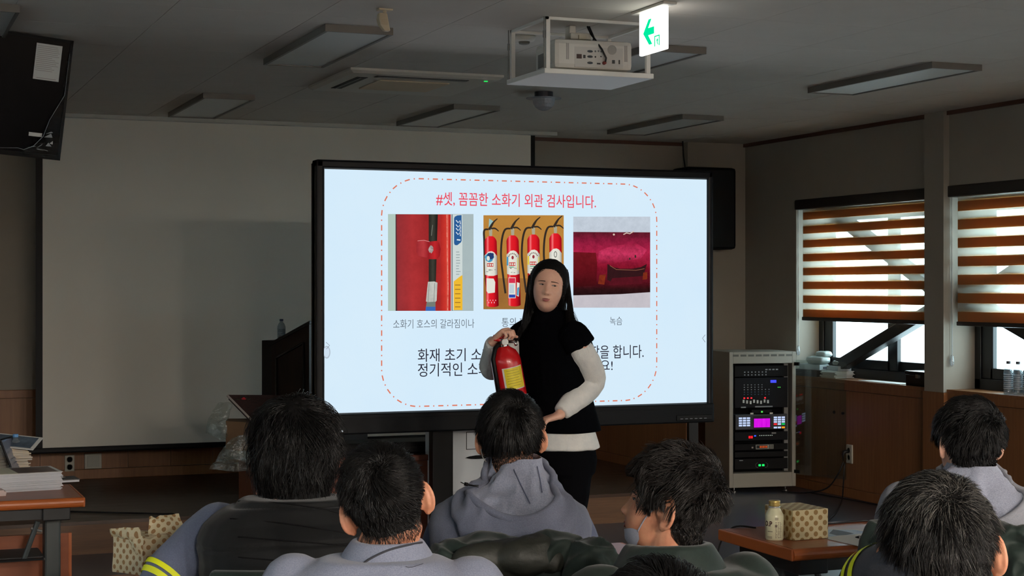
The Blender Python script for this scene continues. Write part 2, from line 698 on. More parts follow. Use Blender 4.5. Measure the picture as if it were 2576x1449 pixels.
# K-bracing of square steel tube standing in the window recesses
def brace(y0, y1, name_lbl):
    t = thing('window_brace', name_lbl, None, (6.72, (y0 + y1) / 2, SILL))
    t['kind'] = 'structure'
    return t


def brace_bar(t, p0, p1, th=.085):
    p0, p1 = Vector(p0), Vector(p1)
    d = (p1 - p0).normalized()
    side = Vector((1, 0, 0))
    up = d.cross(side).normalized()
    mb = MB()
    ring = lambda p: [p + side * (th / 2 * sx) + up * (th / 2 * sz) for sx, sz in ((-1, -1), (1, -1), (1, 1), (-1, 1))]
    mb.loft([ring(p0), ring(p1)])
    return mb.build('brace_bar', M_steel, t, world=True, bevel=.006)


lbls = ['dark steel brace crossing behind the far brown blind', 'dark steel brace crossing behind the blind at right edge']
for i, (a, b) in enumerate(WIN):
    far_node = (i % 2 == 1)          # where the two diagonals meet
    ya, yb_ = (b - .12, a + .05) if far_node else (a + .02, b - .25)
    t = brace(a, b, lbls[i] if i < 2 else 'dark steel brace behind a blind nearer the audience')
    brace_bar(t, (6.735, ya, 1.44), (6.735, yb_, HEAD - .03))
    brace_bar(t, (6.735, ya, 1.40), (6.735, yb_, SILL + .03))
    MB().box(6.70, 6.77, ya - .07, ya + .07, 1.30, 1.56).build('gusset_plate', M_steel, t, world=True)


def blind(i, y0, y1, ztop, zbot, lbl, bands):
    t = thing('zebra_blind', lbl, 'blind', (XW + .03, (y0 + y1) / 2, ztop), group='striped brown roller blinds')
    xb = XW + .035
    box_obj('headrail', xb - .05, xb + .04, y0 - .0, y1 + .0, ztop - .075, ztop, M_rail, t, bev=.008, world=True)
    box_obj('bottom_rail', xb - .014, xb + .014, y0 + .0, y1 - .045, zbot, zbot + .028, M_rail, t, bev=.006, world=True)
    fy0, fy1 = y0, y1 - .05
    p = (ztop - .075 - zbot) / bands
    for k in range(bands):
        z0 = zbot + .028 + k * p
        bh = p * 0.53
        MB().box(xb - .006, xb - .0052, fy0, fy1, z0, z0 + bh).build('fabric_band', M_band, t, world=True)
        MB().box(xb + .012, xb + .0128, fy0, fy1, z0 - .003, z0 + bh + .007).build('fabric_band', M_band2, t, world=True)
        ztp = min(z0 + p, ztop - .075)
        if ztp > z0 + bh + .005:
            MB().box(xb - .006, xb - .0052, fy0, fy1, z0 + bh, ztp).build('sheer_band', M_sheer, t, world=True)
    # loop of bead cord with clear weight at the far side
    c = MB().tube([(xb - .03, y1 - .02, ztop - .07), (xb - .03, y1 - .028, SILL + .22)], .0022, 6)
    c.tube([(xb - .024, y1 - .012, ztop - .07), (xb - .022, y1 - .012, SILL + .22)], .0022, 6)
    co = c.build('pull_cord', mat('white_cord', (190, 190, 188), rough=.5), t, world=True)
    MB().lathe([(.004, 0), (.012, .012), (.014, .04), (.008, .07), (.003, .075)], 10, Matrix.Translation((xb - .027, y1 - .02, SILL + .15))).build('cord_weight', M_bead, co, smooth=True, world=True)
    return t


for i, (a, b) in enumerate(WIN):
    lb = ('striped brown zebra blind half drawn on the far window' if i == 0 else
          'striped brown zebra blind at the right edge of view' if i == 1 else 'striped brown zebra blind further along the window wall')
    blind(i, a, b, 2.165, 1.255, lb, 8 if i == 0 else 7)

# ------------------------------------------------------------------ ceiling lights
M_lframe = mat('lamp_frame', (112, 107, 100), rough=.5)
M_diff = mat('lamp_diffuser', (196, 196, 192), rough=.35, spec=.5)
M_diff_on = emis('lamp_diffuser_lit', (255, 243, 230), 420.0)
lp = None


def ceiling_light(x, y, lbl, on=False):
    t = thing('ceiling_light', lbl, 'light', (x, y, ZC - .008), group='lit panels at the rear' if on else 'unlit ceiling panels')
    w, l, h = .31, 1.17, .032
    mb = MB()
    mb.box(-w / 2, -w / 2 + .014, -l / 2, l / 2, -h, 0).box(w / 2 - .014, w / 2, -l / 2, l / 2, -h, 0)
    mb.box(-w / 2 + .014, w / 2 - .014, -l / 2, -l / 2 + .014, -h, 0).box(-w / 2 + .014, w / 2 - .014, l / 2 - .014, l / 2, -h, 0)
    mb.build('lamp_frame', M_lframe, t)
    MB().box(-w / 2 + .014, w / 2 - .014, -l / 2 + .014, l / 2 - .014, -h + .006, -.004).build('diffuser', M_diff_on if on else M_diff, t)
    return t


LX = [0.46, 2.05, 3.62, 5.23]
names = {(1, 1): 'unlit rectangular ceiling light at upper left beside the beige sensor', (0, 1): 'unlit ceiling light above the hanging television, cut by the frame',
         (2, 1): 'unlit ceiling light just behind the exit sign', (3, 1): 'unlit ceiling light at upper right, alone above the window wall',
         (0, 0): 'unlit ceiling light hidden behind the television', (1, 0): 'faint unlit ceiling light above the white projection screen, left of the air conditioner',
         (2, 0): 'unlit ceiling light right above the projection screen end, left of the clear dome', (3, 0): 'unlit ceiling light near the back wall above the wall speaker'}
for xi, x in enumerate(LX):
    for yi, y in enumerate((10.18, 7.48)):
        if (xi, yi) == (0, 0):
            continue
        ceiling_light(x, y, names[(xi, yi)])
    for y in (-3.32, -6.02):
        ceiling_light(x, y, 'lit ceiling panel over the rear of the hall', on=True)
# ================================================================== interactive board with its slide
BY = 7.602                                        # front plane of the display


def bp(px, py, k=0.0):
    p = at(px, py, 'y', BY)
    return Vector((p.x, BY - k, p.z))


class Flat:
    """flat print: coloured shapes on the display plane, one mesh with several materials"""

    def __init__(s):
        s.v, s.f, s.mi, s.mats, s.k = [], [], [], [], 0.0006

    def idx(s, m):
        if m not in s.mats:
            s.mats.append(m)
        return s.mats.index(m)

    def poly(s, pts, m, plane=True):
        n = len(s.v)
        for p in pts:
            q = bp(p[0], p[1], s.k) if plane else Vector(p)
            s.v.append(q)
        s.f.append(tuple(range(n, n + len(pts))))
        s.mi.append(s.idx(m))
        s.k += 0.00006

    def rect(s, x0, y0, x1, y1, m):
        s.poly([(x0, y1), (x1, y1), (x1, y0), (x0, y0)], m)

    def band(s, pts, w, m, smooth=False):
        """stroke of width w (pixels) along pts"""
        if smooth:
            o_, ow = [], []
            for i in range(len(pts) - 1):
                p0, p1, p2, p3 = [Vector(pts[max(0, min(len(pts) - 1, i + q))]) for q in (-1, 0, 1, 2)]
                wa = w[i] if isinstance(w, (list, tuple)) else w
                wb_ = w[i + 1] if isinstance(w, (list, tuple)) else w
                for k in range(6):
                    t = k / 6
                    o_.append(tuple(.5 * ((2 * p1) + (p2 - p0) * t + (2 * p0 - 5 * p1 + 4 * p2 - p3) * t * t + (3 * p1 - p0 - 3 * p2 + p3) * t ** 3)))
                    ow.append(wa + (wb_ - wa) * t)
            pts, w = o_ + [tuple(pts[-1])], ow + [w[-1] if isinstance(w, (list, tuple)) else w]
        L, Rr = [], []
        for i, p in enumerate(pts):
            a, b = pts[max(i - 1, 0)], pts[min(i + 1, len(pts) - 1)]
            dx, dy = b[0] - a[0], b[1] - a[1]
            l = math.hypot(dx, dy) or 1
            ww = w[i] if isinstance(w, (list, tuple)) else w
            L.append((p[0] - dy / l * ww / 2, p[1] + dx / l * ww / 2))
            Rr.append((p[0] + dy / l * ww / 2, p[1] - dx / l * ww / 2))
        for i in range(len(pts) - 1):
            s.poly([L[i], L[i + 1], Rr[i + 1], Rr[i]], m)
            s.k -= 0.00006
        s.k += 0.00006

    def disc(s, cx, cy, rx, ry, m, n=20, jit=0.0, rnd=None):
        s.poly([(cx + rx * math.cos(2 * PI * i / n) * (1 + (rnd.uniform(-jit, jit) if rnd else 0)),
                 cy - ry * math.sin(2 * PI * i / n) * (1 + (rnd.uniform(-jit, jit) if rnd else 0))) for i in range(n)], m)

    def build(s, name, parent, label=None):
        o = mesh_obj(name, s.v, s.f, None, parent, world=True)
        for m in s.mats:
            o.data.materials.append(m)
        for p, i in zip(o.data.polygons, s.mi):
            p.material_index = i
        if label:
            o['label'] = label
        return o


board = thing('interactive_board', 'large black framed interactive display on a floor stand showing a safety slide', 'display', (3.13, BY + .05, 0))
X0, X1, Z0, Z1 = 2.086, 4.164, 0.897, 2.072
mb = MB()
mb.box(X0 - .045, X1 + .035, BY - .012, BY + .07, Z1 + .004, Z1 + .045, bev=.01)
mb.box(X0 - .045, X0 - .004, BY - .012, BY + .07, Z0 - .02, Z1 + .045, bev=.01)
mb.box(X1 + .004, X1 + .035, BY - .012, BY + .07, Z0 - .02, Z1 + .045, bev=.01)
mb.box(X0 - .045, X1 + .035, BY + .02, BY + .08, Z0 - .05, Z1 + .03)
bezel = mb.build('bezel', mat('board_bezel', (8, 9, 13), rough=.4, spec=.15), board, world=True)
box_obj('inner_rim', X0 - .006, X1 + .006, BY + .004, BY + .02, Z0 - .006, Z1 + .006, mat('board_rim', (62, 66, 70), rough=.4), board, world=True)
mb = MB().box(X0 - .045, X1 + .035, BY - .02, BY + .07, Z0 - .105, Z0 - .004, bev=.008)
mb.box(X0 - .03, X1 + .02, BY - .026, BY - .018, Z0 - .034, Z0 - .028)
chin = mb.build('lower_bezel', mat('board_chin', (9, 12, 16), rough=.42, spec=.15), board, world=True)
box_obj('port_panel', X1 - .19, X1 + .02, BY - .027, BY - .018, Z0 - .092, Z0 - .062, M_black, chin, bev=.004, world=True)
for i in range(6):
    box_obj('port_mark', X1 - .17 + i * .028, X1 - .155 + i * .028, BY - .0285, BY - .027, Z0 - .083, Z0 - .08, mat('port_print', (140, 145, 150)), chin, world=True)
box_obj('status_lamp', X0 + .055, X0 + .085, BY - .022, BY - .019, Z0 - .09, Z0 - .082, emis('pilot_lamp', (225, 235, 240), .8), chin, world=True)
# the lit panel
M_lcd = emis('lcd_white', (206, 232, 252), 1.0, noise=.9, nscale=1.1, col2=(220, 239, 250))
lcd = MB().box(X0, X1, BY, BY + .012, Z0, Z1).build('screen', M_lcd, board, world=True)
lcd['label'] = 'bright pale blue lit screen'

e = lambda n, c, **k: emis('slide_' + n, c, 1.0, **k)


def ramp_px(name, axis, p0, p1, stops, noise=.0, nscale=30.0, dark=.6):
    """picture on the display: colour ramp along the display (pixel positions p0..p1), mottled by noise"""
    a, b = (bp(p0, 660), bp(p1, 660)) if axis == 'x' else (bp(1500, p0), bp(1500, p1))
    loc = world_of(board).translation
    v0, v1 = (a.x - loc.x, b.x - loc.x) if axis == 'x' else (a.z - loc.z, b.z - loc.z)
    m = emis(name, stops[0][1], 1.0)
    nt = m.node_tree
    em = [n for n in nt.nodes if n.type == 'EMISSION'][0]
    tc = nt.nodes.new('ShaderNodeTexCoord')
    sp_ = nt.nodes.new('ShaderNodeSeparateXYZ')
    nt.links.new(tc.outputs['Object'], sp_.inputs[0])
    mr = nt.nodes.new('ShaderNodeMapRange')
    mr.inputs['From Min'].default_value = v0
    mr.inputs['From Max'].default_value = v1
    nt.links.new(sp_.outputs['X' if axis == 'x' else 'Z'], mr.inputs['Value'])
    cr = nt.nodes.new('ShaderNodeValToRGB')
    for i, (q, c_) in enumerate(stops):
        el_ = cr.color_ramp.elements[i] if i < 2 else cr.color_ramp.elements.new(q)
        el_.position = q
        el_.color = srgb(*c_)
    nt.links.new(mr.outputs[0], cr.inputs[0])
    last = cr.outputs[0]
    if noise:
        n_ = nt.nodes.new('ShaderNodeTexNoise')
        n_.inputs['Scale'].default_value = nscale
        n_.inputs['Detail'].default_value = 8
        n_.inputs['Roughness'].default_value = .75
        nt.links.new(tc.outputs['Object'], n_.inputs['Vector'])
        m2 = nt.nodes.new('ShaderNodeMapRange')
        m2.inputs['From Min'].default_value = .35
        m2.inputs['From Max'].default_value = .65
        m2.inputs['To Min'].default_value = 1 - noise
        m2.inputs['To Max'].default_value = 1 + noise * dark
        nt.links.new(n_.outputs['Fac'], m2.inputs['Value'])
        mx = nt.nodes.new('ShaderNodeVectorMath')
        mx.operation = 'SCALE'
        nt.links.new(last, mx.inputs[0])
        nt.links.new(m2.outputs[0], mx.inputs['Scale'])
        last = mx.outputs[0]
    nt.links.new(last, em.inputs['Color'])
    return m


# dash-dot rounded frame
c = Flat()
M_org = e('orange', (222, 122, 96))
c.k = .0004
xl, xr = bp(960, 730).x, bp(1652, 730).x
zt, zb_ = bp(1300, 456).z, bp(1150, 1019.5).z
rr = .19


def rr_path(s):
    """point and direction on the rounded rectangle at arc length s"""
    w, h = xr - xl, zt - zb_
    segs = [w - 2 * rr, PI / 2 * rr, h - 2 * rr, PI / 2 * rr, w - 2 * rr, PI / 2 * rr, h - 2 * rr, PI / 2 * rr]
    s = s % sum(segs)
    cs = [(xr - rr, zt - rr, PI / 2), (xr - rr, zb_ + rr, 0), (xl + rr, zb_ + rr, -PI / 2), (xl + rr, zt - rr, -PI)]
    st_ = [((xl + rr, zt), (1, 0)), ((xr, zt - rr), (0, -1)), ((xr - rr, zb_), (-1, 0)), ((xl, zb_ + rr), (0, 1))]
    for i, L in enumerate(segs):
        if s <= L:
            if i % 2 == 0:
                (x, z), (dx, dz) = st_[i // 2]
                return (x + dx * s, z + dz * s), (dx, dz)
            cx, cz, a0 = cs[i // 2]
            a = a0 - s / rr
            return (cx + rr * math.cos(a), cz + rr * math.sin(a)), (math.sin(a), -math.cos(a))
        s -= L
    return (xl + rr, zt), (1, 0)


tot = 2 * (xr - xl + zt - zb_ - 4 * rr) + 2 * PI * rr
npat = round(tot / .0735)
for i in range(npat):
    s0 = tot * i / npat
    for off, ln in ((0, .027), (.0475, .006)):
        (x, z), (dx, dz) = rr_path(s0 + off + ln / 2)
        hw = .0032
        q = [(x + dx * ln / 2 * a - dz * hw * b, BY - .0004, z + dz * ln / 2 * a + dx * hw * b) for a, b in ((-1, -1), (1, -1), (1, 1), (-1, 1))]
        c.poly(q, M_org, plane=False)
c.build('slide_border', lcd, 'orange dash-dot rounded frame')['kind'] = 'stuff'


def slide_text(name, body, x0, yb, x1, yt, m, bold=0.0):
    """lettering filling the pixel box on the display"""
    a, b = bp(x0, (yb + yt) / 2), bp(x1, (yb + yt) / 2)
    zlo, zhi = bp((x0 + x1) / 2, yb).z, bp((x0 + x1) / 2, yt).z
    Mx = Matrix(((1, 0, 0, a.x), (0, 0, 1, BY - .0008), (0, 1, 0, zlo), (0, 0, 0, 1)))
    Mx = world_of(lcd).inverted() @ Mx
    return text_mesh(name, body, m, lcd, width=b.x - a.x, height=zhi - zlo, M=Mx, bold=bold)


M_tred, M_tgr, M_tbk = e('red_text', (236, 72, 92)), e('grey_text', (92, 100, 110)), e('dark_text', (38, 36, 50))
slide_text('slide_title', '#셋, 꼼꼼한 소화기 외관 검사입니다.', 1097, 522, 1499, 487, M_tred, .006)
slide_text('slide_caption', '소화기 호스의 갈라짐이나', 989, 826, 1193, 803, M_tgr, -.004)
slide_text('slide_caption', '통의 찌그러짐', 1262, 822, 1380, 799, M_tgr, -.004)
slide_text('slide_caption', '녹슴', 1534, 818, 1565, 797, M_tgr, -.004)
slide_text('slide_text', '화재 초기 소화', 1051, 909, 1240, 876, M_tbk, .002)
slide_text('slide_text', '역할을 합니다.', 1460, 902, 1619, 868, M_tbk, .002)
slide_text('slide_text', '정기적인 소화기', 1051, 946, 1256, 912, M_tbk, .002)
slide_text('slide_text', '하세요!', 1456, 934, 1541, 905, M_tbk, .002)

# picture one: hose clamp on a red cylinder
c = Flat()
c.rect(976, 538.5, 1191, 782, e('g1', (176, 192, 192), noise=.8, nscale=6, col2=(160, 176, 180)))
c.rect(976, 538.5, 996, 782, e('g2', (178, 200, 190)))
c.poly([(998, 782), (1134, 782), (1134, 539.5), (995, 539)], ramp_px('slide_r1', 'x', 995, 1134, [(0, (128, 52, 58)), (.04, (150, 50, 54)), (.3, (172, 50, 52)), (.6, (156, 40, 42)), (1, (186, 46, 42))], .16, 7, .5))
c.poly([(995, 782), (999, 782), (997, 539), (995, 539)], e('k1', (70, 40, 46)))
c.rect(1109, 539.5, 1133, 782, ramp_px('slide_r2', 'x', 1109, 1134, [(0, (178, 42, 38)), (.5, (208, 56, 46)), (.72, (226, 96, 80)), (.8, (200, 44, 38)), (1, (190, 44, 42))], .12, 9, .5))
c.band([(1124, 540), (1125, 640), (1127, 720), (1126, 780)], 2, e('hl', (240, 170, 150), noise=.3, nscale=60, col2=(205, 60, 50)))
c.rect(1134, 539.5, 1136, 782, e('w1', (220, 225, 225)))
c.rect(1136, 539.5, 1137.5, 782, e('k2', (40, 40, 44)))
c.rect(1139, 539.5, 1163, 780, e('w2', (205, 216, 214)))
c.poly([(1142, 612), (1144, 616.5), (1150, 617), (1159, 610), (1161, 606), (1161, 541), (1150, 542), (1144, 545), (1142, 549)], e('bl', (42, 92, 150)))
rnd = random.Random(3)
M_wl = e('w3', (228, 236, 240))
for yy in (560, 571, 580, 590):
    c.band([(1147, yy - 6), (1152, yy), (1157, yy - 5), (1158, yy + 4)], 2.2, M_wl)
c.band([(1149, 603), (1158, 604)], 3, M_wl)
for i in range(9):
    c.rect(1147, 633 + i * 7, 1147 + rnd.uniform(7, 12), 635 + i * 7, e('tx', (150, 164, 166)))
c.poly([(1141, 780), (1163, 780), (1163, 692), (1156, 696), (1141, 708)], e('ye', (238, 186, 52)))
for i in range(6):
    c.rect(1144, 716 + i * 11, 1158, 718 + i * 11, e('yt', (150, 108, 40)))
c.poly([(1078, 712), (1096, 712), (1101, 539.5), (1078, 539.5)], ramp_px('slide_hose', 'x', 1076, 1101, [(0, (58, 34, 30)), (.2, (44, 44, 38)), (.5, (62, 62, 54)), (.8, (40, 40, 35)), (1, (26, 26, 24))], .12, 20, .5))
c.band([(1088, 566), (1086, 580), (1085, 593)], 1.2, e('hl2', (130, 135, 125)))
c.poly([(1047, 634), (1052, 644), (1072, 648), (1078, 652), (1098, 652), (1106, 644), (1108, 626), (1104, 610), (1098, 606), (1078, 608), (1066, 604), (1052, 605), (1047, 613)], ramp_px('slide_r3', 'x', 1046, 1109, [(0, (150, 40, 46)), (.3, (188, 60, 64)), (.5, (150, 28, 36)), (.75, (196, 40, 44)), (1, (140, 24, 30))], .15, 16, .5))
c.disc(1084, 627, 6, 9, e('chip', (196, 186, 180), noise=.4, nscale=90, col2=(120, 100, 98)), jit=.2, rnd=rnd)
c.band([(1050, 606), (1066, 604.5), (1080, 608)], 1.2, e('hl3', (226, 150, 150)))
c.poly([(1071, 758), (1078, 762), (1094, 761), (1098, 756), (1100, 711), (1092, 708), (1076, 709)], e('crimp', (204, 206, 198), noise=.5, nscale=30, col2=(170, 172, 166)))
c.band([(1079, 712), (1076, 760)], 1.5, e('cl', (140, 142, 138)))
c.band([(1093, 712), (1091, 760)], 1.5, e('cl', (140, 142, 138)))
c.poly([(1071, 772), (1095, 772), (1095, 759), (1073, 760)], e('nut', (116, 124, 116)))
c.poly([(1070, 782), (1095, 782), (1095, 771.5), (1071, 771.5)], e('blu', (58, 104, 180)))
c.build('slide_photo', lcd, 'picture of a black hose clamped on a red cylinder')

# picture two: a row of red extinguishers on a tan wall
c = Flat()
c.rect(1216, 541.5, 1418, 778, e('tan', (198, 146, 66), noise=.9, nscale=3, col2=(168, 112, 52)))
c.rect(1216, 700, 1418, 778, e('tan2', (176, 126, 62), noise=.9, nscale=4, col2=(136, 88, 44)))
M_rb, M_rd, M_rh = e('rb', (222, 30, 40)), e('rd', (168, 16, 26)), e('rh', (250, 110, 110))
M_kk, M_mt = e('kk', (52, 44, 38)), e('mt', (170, 164, 140))
M_lb, M_lb2, M_lb3, M_lb4 = e('lb', (226, 226, 214)), e('lb2', (70, 150, 190)), e('lb3', (226, 200, 60)), e('lb4', (40, 60, 110))
for i, (cx, ty) in enumerate(((1234, 590), (1289, 588), (1341, 586), (1396, 583))):
    r = 15.5
    by = 768 - i * 1.5
    lean = 5 if i < 2 else 2
    xr_ = lambda x: min(x, 1417.8)
    ex = lambda t: cx + lean * t
    hx = max(cx - 27, 1218)
    c.band([(cx - 5, ty - 13), (max(cx - 19, 1218), ty - 10), (hx, ty + 16), (hx - (2 if i else -1), ty + 60), (hx + 3, ty + 105), (hx + 9, ty + 150)], [4, 5, 5, 5, 5, 5], M_kk, True)
    side = lambda s_, n: [(cx + s_ * r * math.sin(q * PI / 2 / n), ty + 19 - 16 * math.cos(q * PI / 2 / n) ** 1.2) for q in range(n + 1)]
    bot = [(ex(1) + r * math.cos(q * PI / 8), by + 4.5 * math.sin(q * PI / 8)) for q in range(9)]
    out_ = [(xr_(x), y) for x, y in bot[::-1]] + [(xr_(x), y) for x, y in side(1, 6)[::-1]] + side(-1, 6)[1:]
    mb_ = ramp_px('slide_body%d' % i, 'x', cx - r, cx + r + 3, [(0, (150, 14, 26)), (.14, (214, 34, 46)), (.24, (246, 120, 124)), (.34, (226, 34, 44)), (.65, (216, 24, 36)), (.85, (168, 14, 26)), (1, (120, 8, 20))], .05, 40, .5)
    c.poly(out_[::-1], mb_)
    y1 = ty + 52
    c.poly([(ex(.3) - r, y1 + 49), (ex(.3) - r * .4, y1 + 52), (ex(.3) + r * .4, y1 + 52), (xr_(ex(.3) + r), y1 + 49), (xr_(ex(.1) + r), y1 + 2), (cx + 9, y1 - 7), (cx + 3, y1 - 10), (cx - 5, y1 - 9), (cx - r, y1 + 1)], ramp_px('slide_lab%d' % i, 'x', cx - r, cx + r, [(0, (188, 186, 176)), (.3, (234, 234, 222)), (.8, (222, 220, 208)), (1, (160, 158, 150))], .06, 50, .3))
    if i == 0:
        c.disc(cx - 3, y1 + 6, 11, 11, M_lb2, jit=.12, rnd=rnd)
        c.disc(cx + 0, y1 + 2, 9, 8, M_lb4, jit=.2, rnd=rnd)
        c.disc(cx - 6, y1 + 8, 4, 6, M_lb)
    elif i < 3:
        for q in range(7):
            an_ = R(160 - 140 * q / 6)
            c.disc(cx + 10 * math.cos(an_), y1 + 8 - 10 * math.sin(an_), 1.5, 1.9, e('lbt', (120, 96, 90)), 6)
        c.disc(cx, y1 + 8, 3, 4.6, e('lbo', (150, 50, 60)))
    else:
        c.disc(cx, y1 + 5, 4, 8, e('lbk', (90, 92, 88)), 12)
        c.disc(cx, y1 + 5, 2.6, 6, M_lb, 12)
    c.rect(cx - 9, y1 + 20, cx + 7, y1 + 29, e('lbr', (196, 60, 56)))
    for k in range(3):
        c.disc(cx - 6 + k * 5.2, y1 + 24.5, 1.8, 3, M_lb, 8)
    for k in range(6):
        xx_, yy_ = cx + rnd.uniform(-12, 10), y1 + rnd.uniform(32, 47)
        c.rect(xx_, yy_, xx_ + rnd.uniform(2, 7), yy_ + 1.3, e('tiny', (120, 124, 118)))
    if i in (1, 2):
        c.rect(cx - r + .5, y1 + 6, cx - r + 4.5, y1 + 28, M_lb3 if i == 2 else M_lb2)
        c.rect(cx + r - 4, y1 + 8, xr_(cx + r - 1), y1 + 40, e('yel', (206, 196, 110)))
        c.rect(cx - 9, y1 + 31, cx + 3, y1 + 33, e('grn', (60, 150, 110)))
    y2 = y1 + 58
    if i == 0:
        c.poly([(ex(.5) - 13, y2 + 32), (ex(.5) - 9, y2 + 38), (ex(.5) + 8, y2 + 36), (ex(.5) + 9, y2 + 10), (ex(.5) + 5, y2 + 1), (ex(.5) - 13, y2)], M_lb)
        for k in range(7):
            c.rect(cx - 9 + k * 3.4, y2 + 54 + (k % 2) * 5, cx - 7 + k * 3.4, y2 + 57 + (k % 2) * 6, e('scr', (240, 170, 176)))
    elif i == 1:
        c.rect(ex(.5) - 13, y2, ex(.5) + 5, y2 + 52, M_lb)
        c.rect(ex(.5) - 12, y2 + 1.5, ex(.5) + 4, y2 + 14, e('pk', (214, 50, 80)))
        c.rect(ex(.5) - 11, y2 + 17, ex(.5) + 1, y2 + 40, e('pale', (190, 206, 214)))
        c.rect(ex(.5) - 12, y2 + 43, ex(.5) + 4, y2 + 50.5, e('bb', (44, 70, 170)))
        c.poly([(ex(.5) + 7, y2 + 46), (ex(.5) + 13, y2 + 48), (ex(.5) + 15, y2 + 14), (ex(.5) + 8, y2 + 12)], M_lb)
        c.poly([(ex(.5) + 8, y2 + 44), (ex(.5) + 12, y2 + 46), (ex(.5) + 14, y2 + 24), (ex(.5) + 9, y2 + 26)], M_lb2)
    elif i == 2:
        c.rect(ex(.5) - 14, y2 - 2, ex(.5) + 12, y2 + 50, M_lb2)
    c.poly([(cx - 3.5, ty + 4), (cx + 3.5, ty + 4), (cx + 4, ty - 10), (cx + 2.5, ty - 15), (cx - 3, ty - 15), (cx - 4.5, ty - 8)], M_mt)
    if i == 0:
        c.poly([(cx - 5, ty - 18), (cx + 3, ty - 18), (cx + 6, ty - 34), (cx - 4, ty - 40)], e('tagp', (150, 190, 190)))
    c.band([(cx - 4, ty - 12), (cx + 2, ty - 23), (cx + 8, ty - 32), (xr_(cx + 17), ty - 40)], [6, 6, 4, 2], M_kk, True)
    c.band([(cx + 1, ty - 15), (cx + 10, ty - 15.5), (xr_(cx + 16), ty - 12), (xr_(cx + 20), ty - 8)], [4, 4, 3, 2], M_kk, True)
c.build('slide_photo', lcd, 'picture of four red extinguishers in a row')

# picture three: rusted red pipe
c = Flat()
c.rect(1442, 545, 1635.5, 774, e('wall3', (206, 200, 206), noise=.6, nscale=14, col2=(186, 182, 190)))
c.rect(1442, 545, 1635.5, 584, e('wall3b', (204, 214, 226), noise=.5, nscale=22, col2=(180, 190, 202)))
c.poly([(1442, 743), (1560, 740), (1635.5, 735), (1635.5, 584.5), (1442, 583.5)], ramp_px('slide_pipe', 'z', 743, 584, [(0, (34, 16, 18)), (.1, (46, 18, 20)), (.2, (84, 18, 28)), (.45, (128, 20, 40)), (.68, (172, 34, 70)), (.86, (134, 26, 56)), (1, (92, 26, 40))], .30, 24, .9))
c.poly([(1504, 664), (1560, 660), (1612, 650), (1628, 628), (1600, 612), (1540, 618), (1506, 632)], ramp_px('slide_pipe3', 'z', 664, 612, [(0, (134, 22, 46)), (.5, (196, 52, 92)), (1, (156, 32, 64))], .30, 46, .9))
c.poly([(1442, 722), (1500, 718), (1502, 662), (1499, 636), (1442, 634)], ramp_px('slide_pipe4', 'z', 722, 634, [(0, (64, 14, 18)), (.5, (98, 18, 26)), (1, (110, 22, 30))], .2, 30, .6))
c.poly([(1527, 704), (1540, 710), (1580, 711), (1612, 704), (1620, 690), (1627, 664), (1612, 672), (1590, 676), (1560, 676), (1542, 672), (1528, 664)], e('slot', (42, 22, 24), noise=.5, nscale=30, col2=(58, 24, 28)))
c.poly([(1530, 718), (1614, 714), (1622, 694), (1540, 700)], e('slot2', (96, 22, 34), noise=.5, nscale=20, col2=(70, 18, 26)))
c.band([(1534, 668), (1550, 678), (1600, 680), (1621, 676)], 1.2, e('edge', (150, 96, 70)))
c.poly([(1504, 714), (1520, 716), (1524, 690), (1508, 692)], e('rust', (142, 54, 26), noise=.4, nscale=40, col2=(100, 30, 24)))
c.poly([(1616, 704), (1628, 702), (1628, 684), (1618, 686)], e('rust', (142, 54, 26)))
c.band([(1568, 590), (1576, 586), (1584, 588), (1594, 582)], 2.5, e('flake', (214, 190, 176)))
c.disc(1544, 590, 2.5, 2.5, e('flake', (214, 190, 176)))
c.disc(1584, 651, 2, 3, M_kk)
c.disc(1598, 645, 2, 4, M_kk)
c.build('slide_photo', lcd, 'picture of a rusted dark red pipe')

# display's own touch icons at both edges
c = Flat()
M_ic = e('icon', (150, 160, 172))
M_ic2 = e('icon2', (178, 190, 204))
c.disc(822, 886, 9, 16, M_ic2, n=28)
c.disc(821.5, 886, 7, 13, e('icon3', (206, 224, 240)), n=28)
c.band([(820, 861), (829, 869), (821, 878)], 1.6, M_ic)
c.band([(1774, 842), (1767, 851), (1774, 861)], 1.6, M_ic)
c.build('touch_icons', lcd)['kind'] = 'stuff'

# floor stand: two columns, foot beam, cross shelf
M_stand = mat('stand_black', (7, 7, 8), rough=.45, spec=.15)
for (a, b) in ((2.665, 2.775), (3.40, 3.475)):
    box_obj('stand_column', a, b, BY + .09, BY + .15, 0.05, 1.3, M_stand, board, bev=.006, world=True)
    box_obj('stand_foot', a - .01, b + .01, BY - .40, BY + .16, 0.012, 0.06, M_stand, board, bev=.012, world=True)
box_obj('stand_beam', 2.665, 3.475, BY + .10, BY + .14, .14, .2, M_stand, board, bev=.006, world=True)

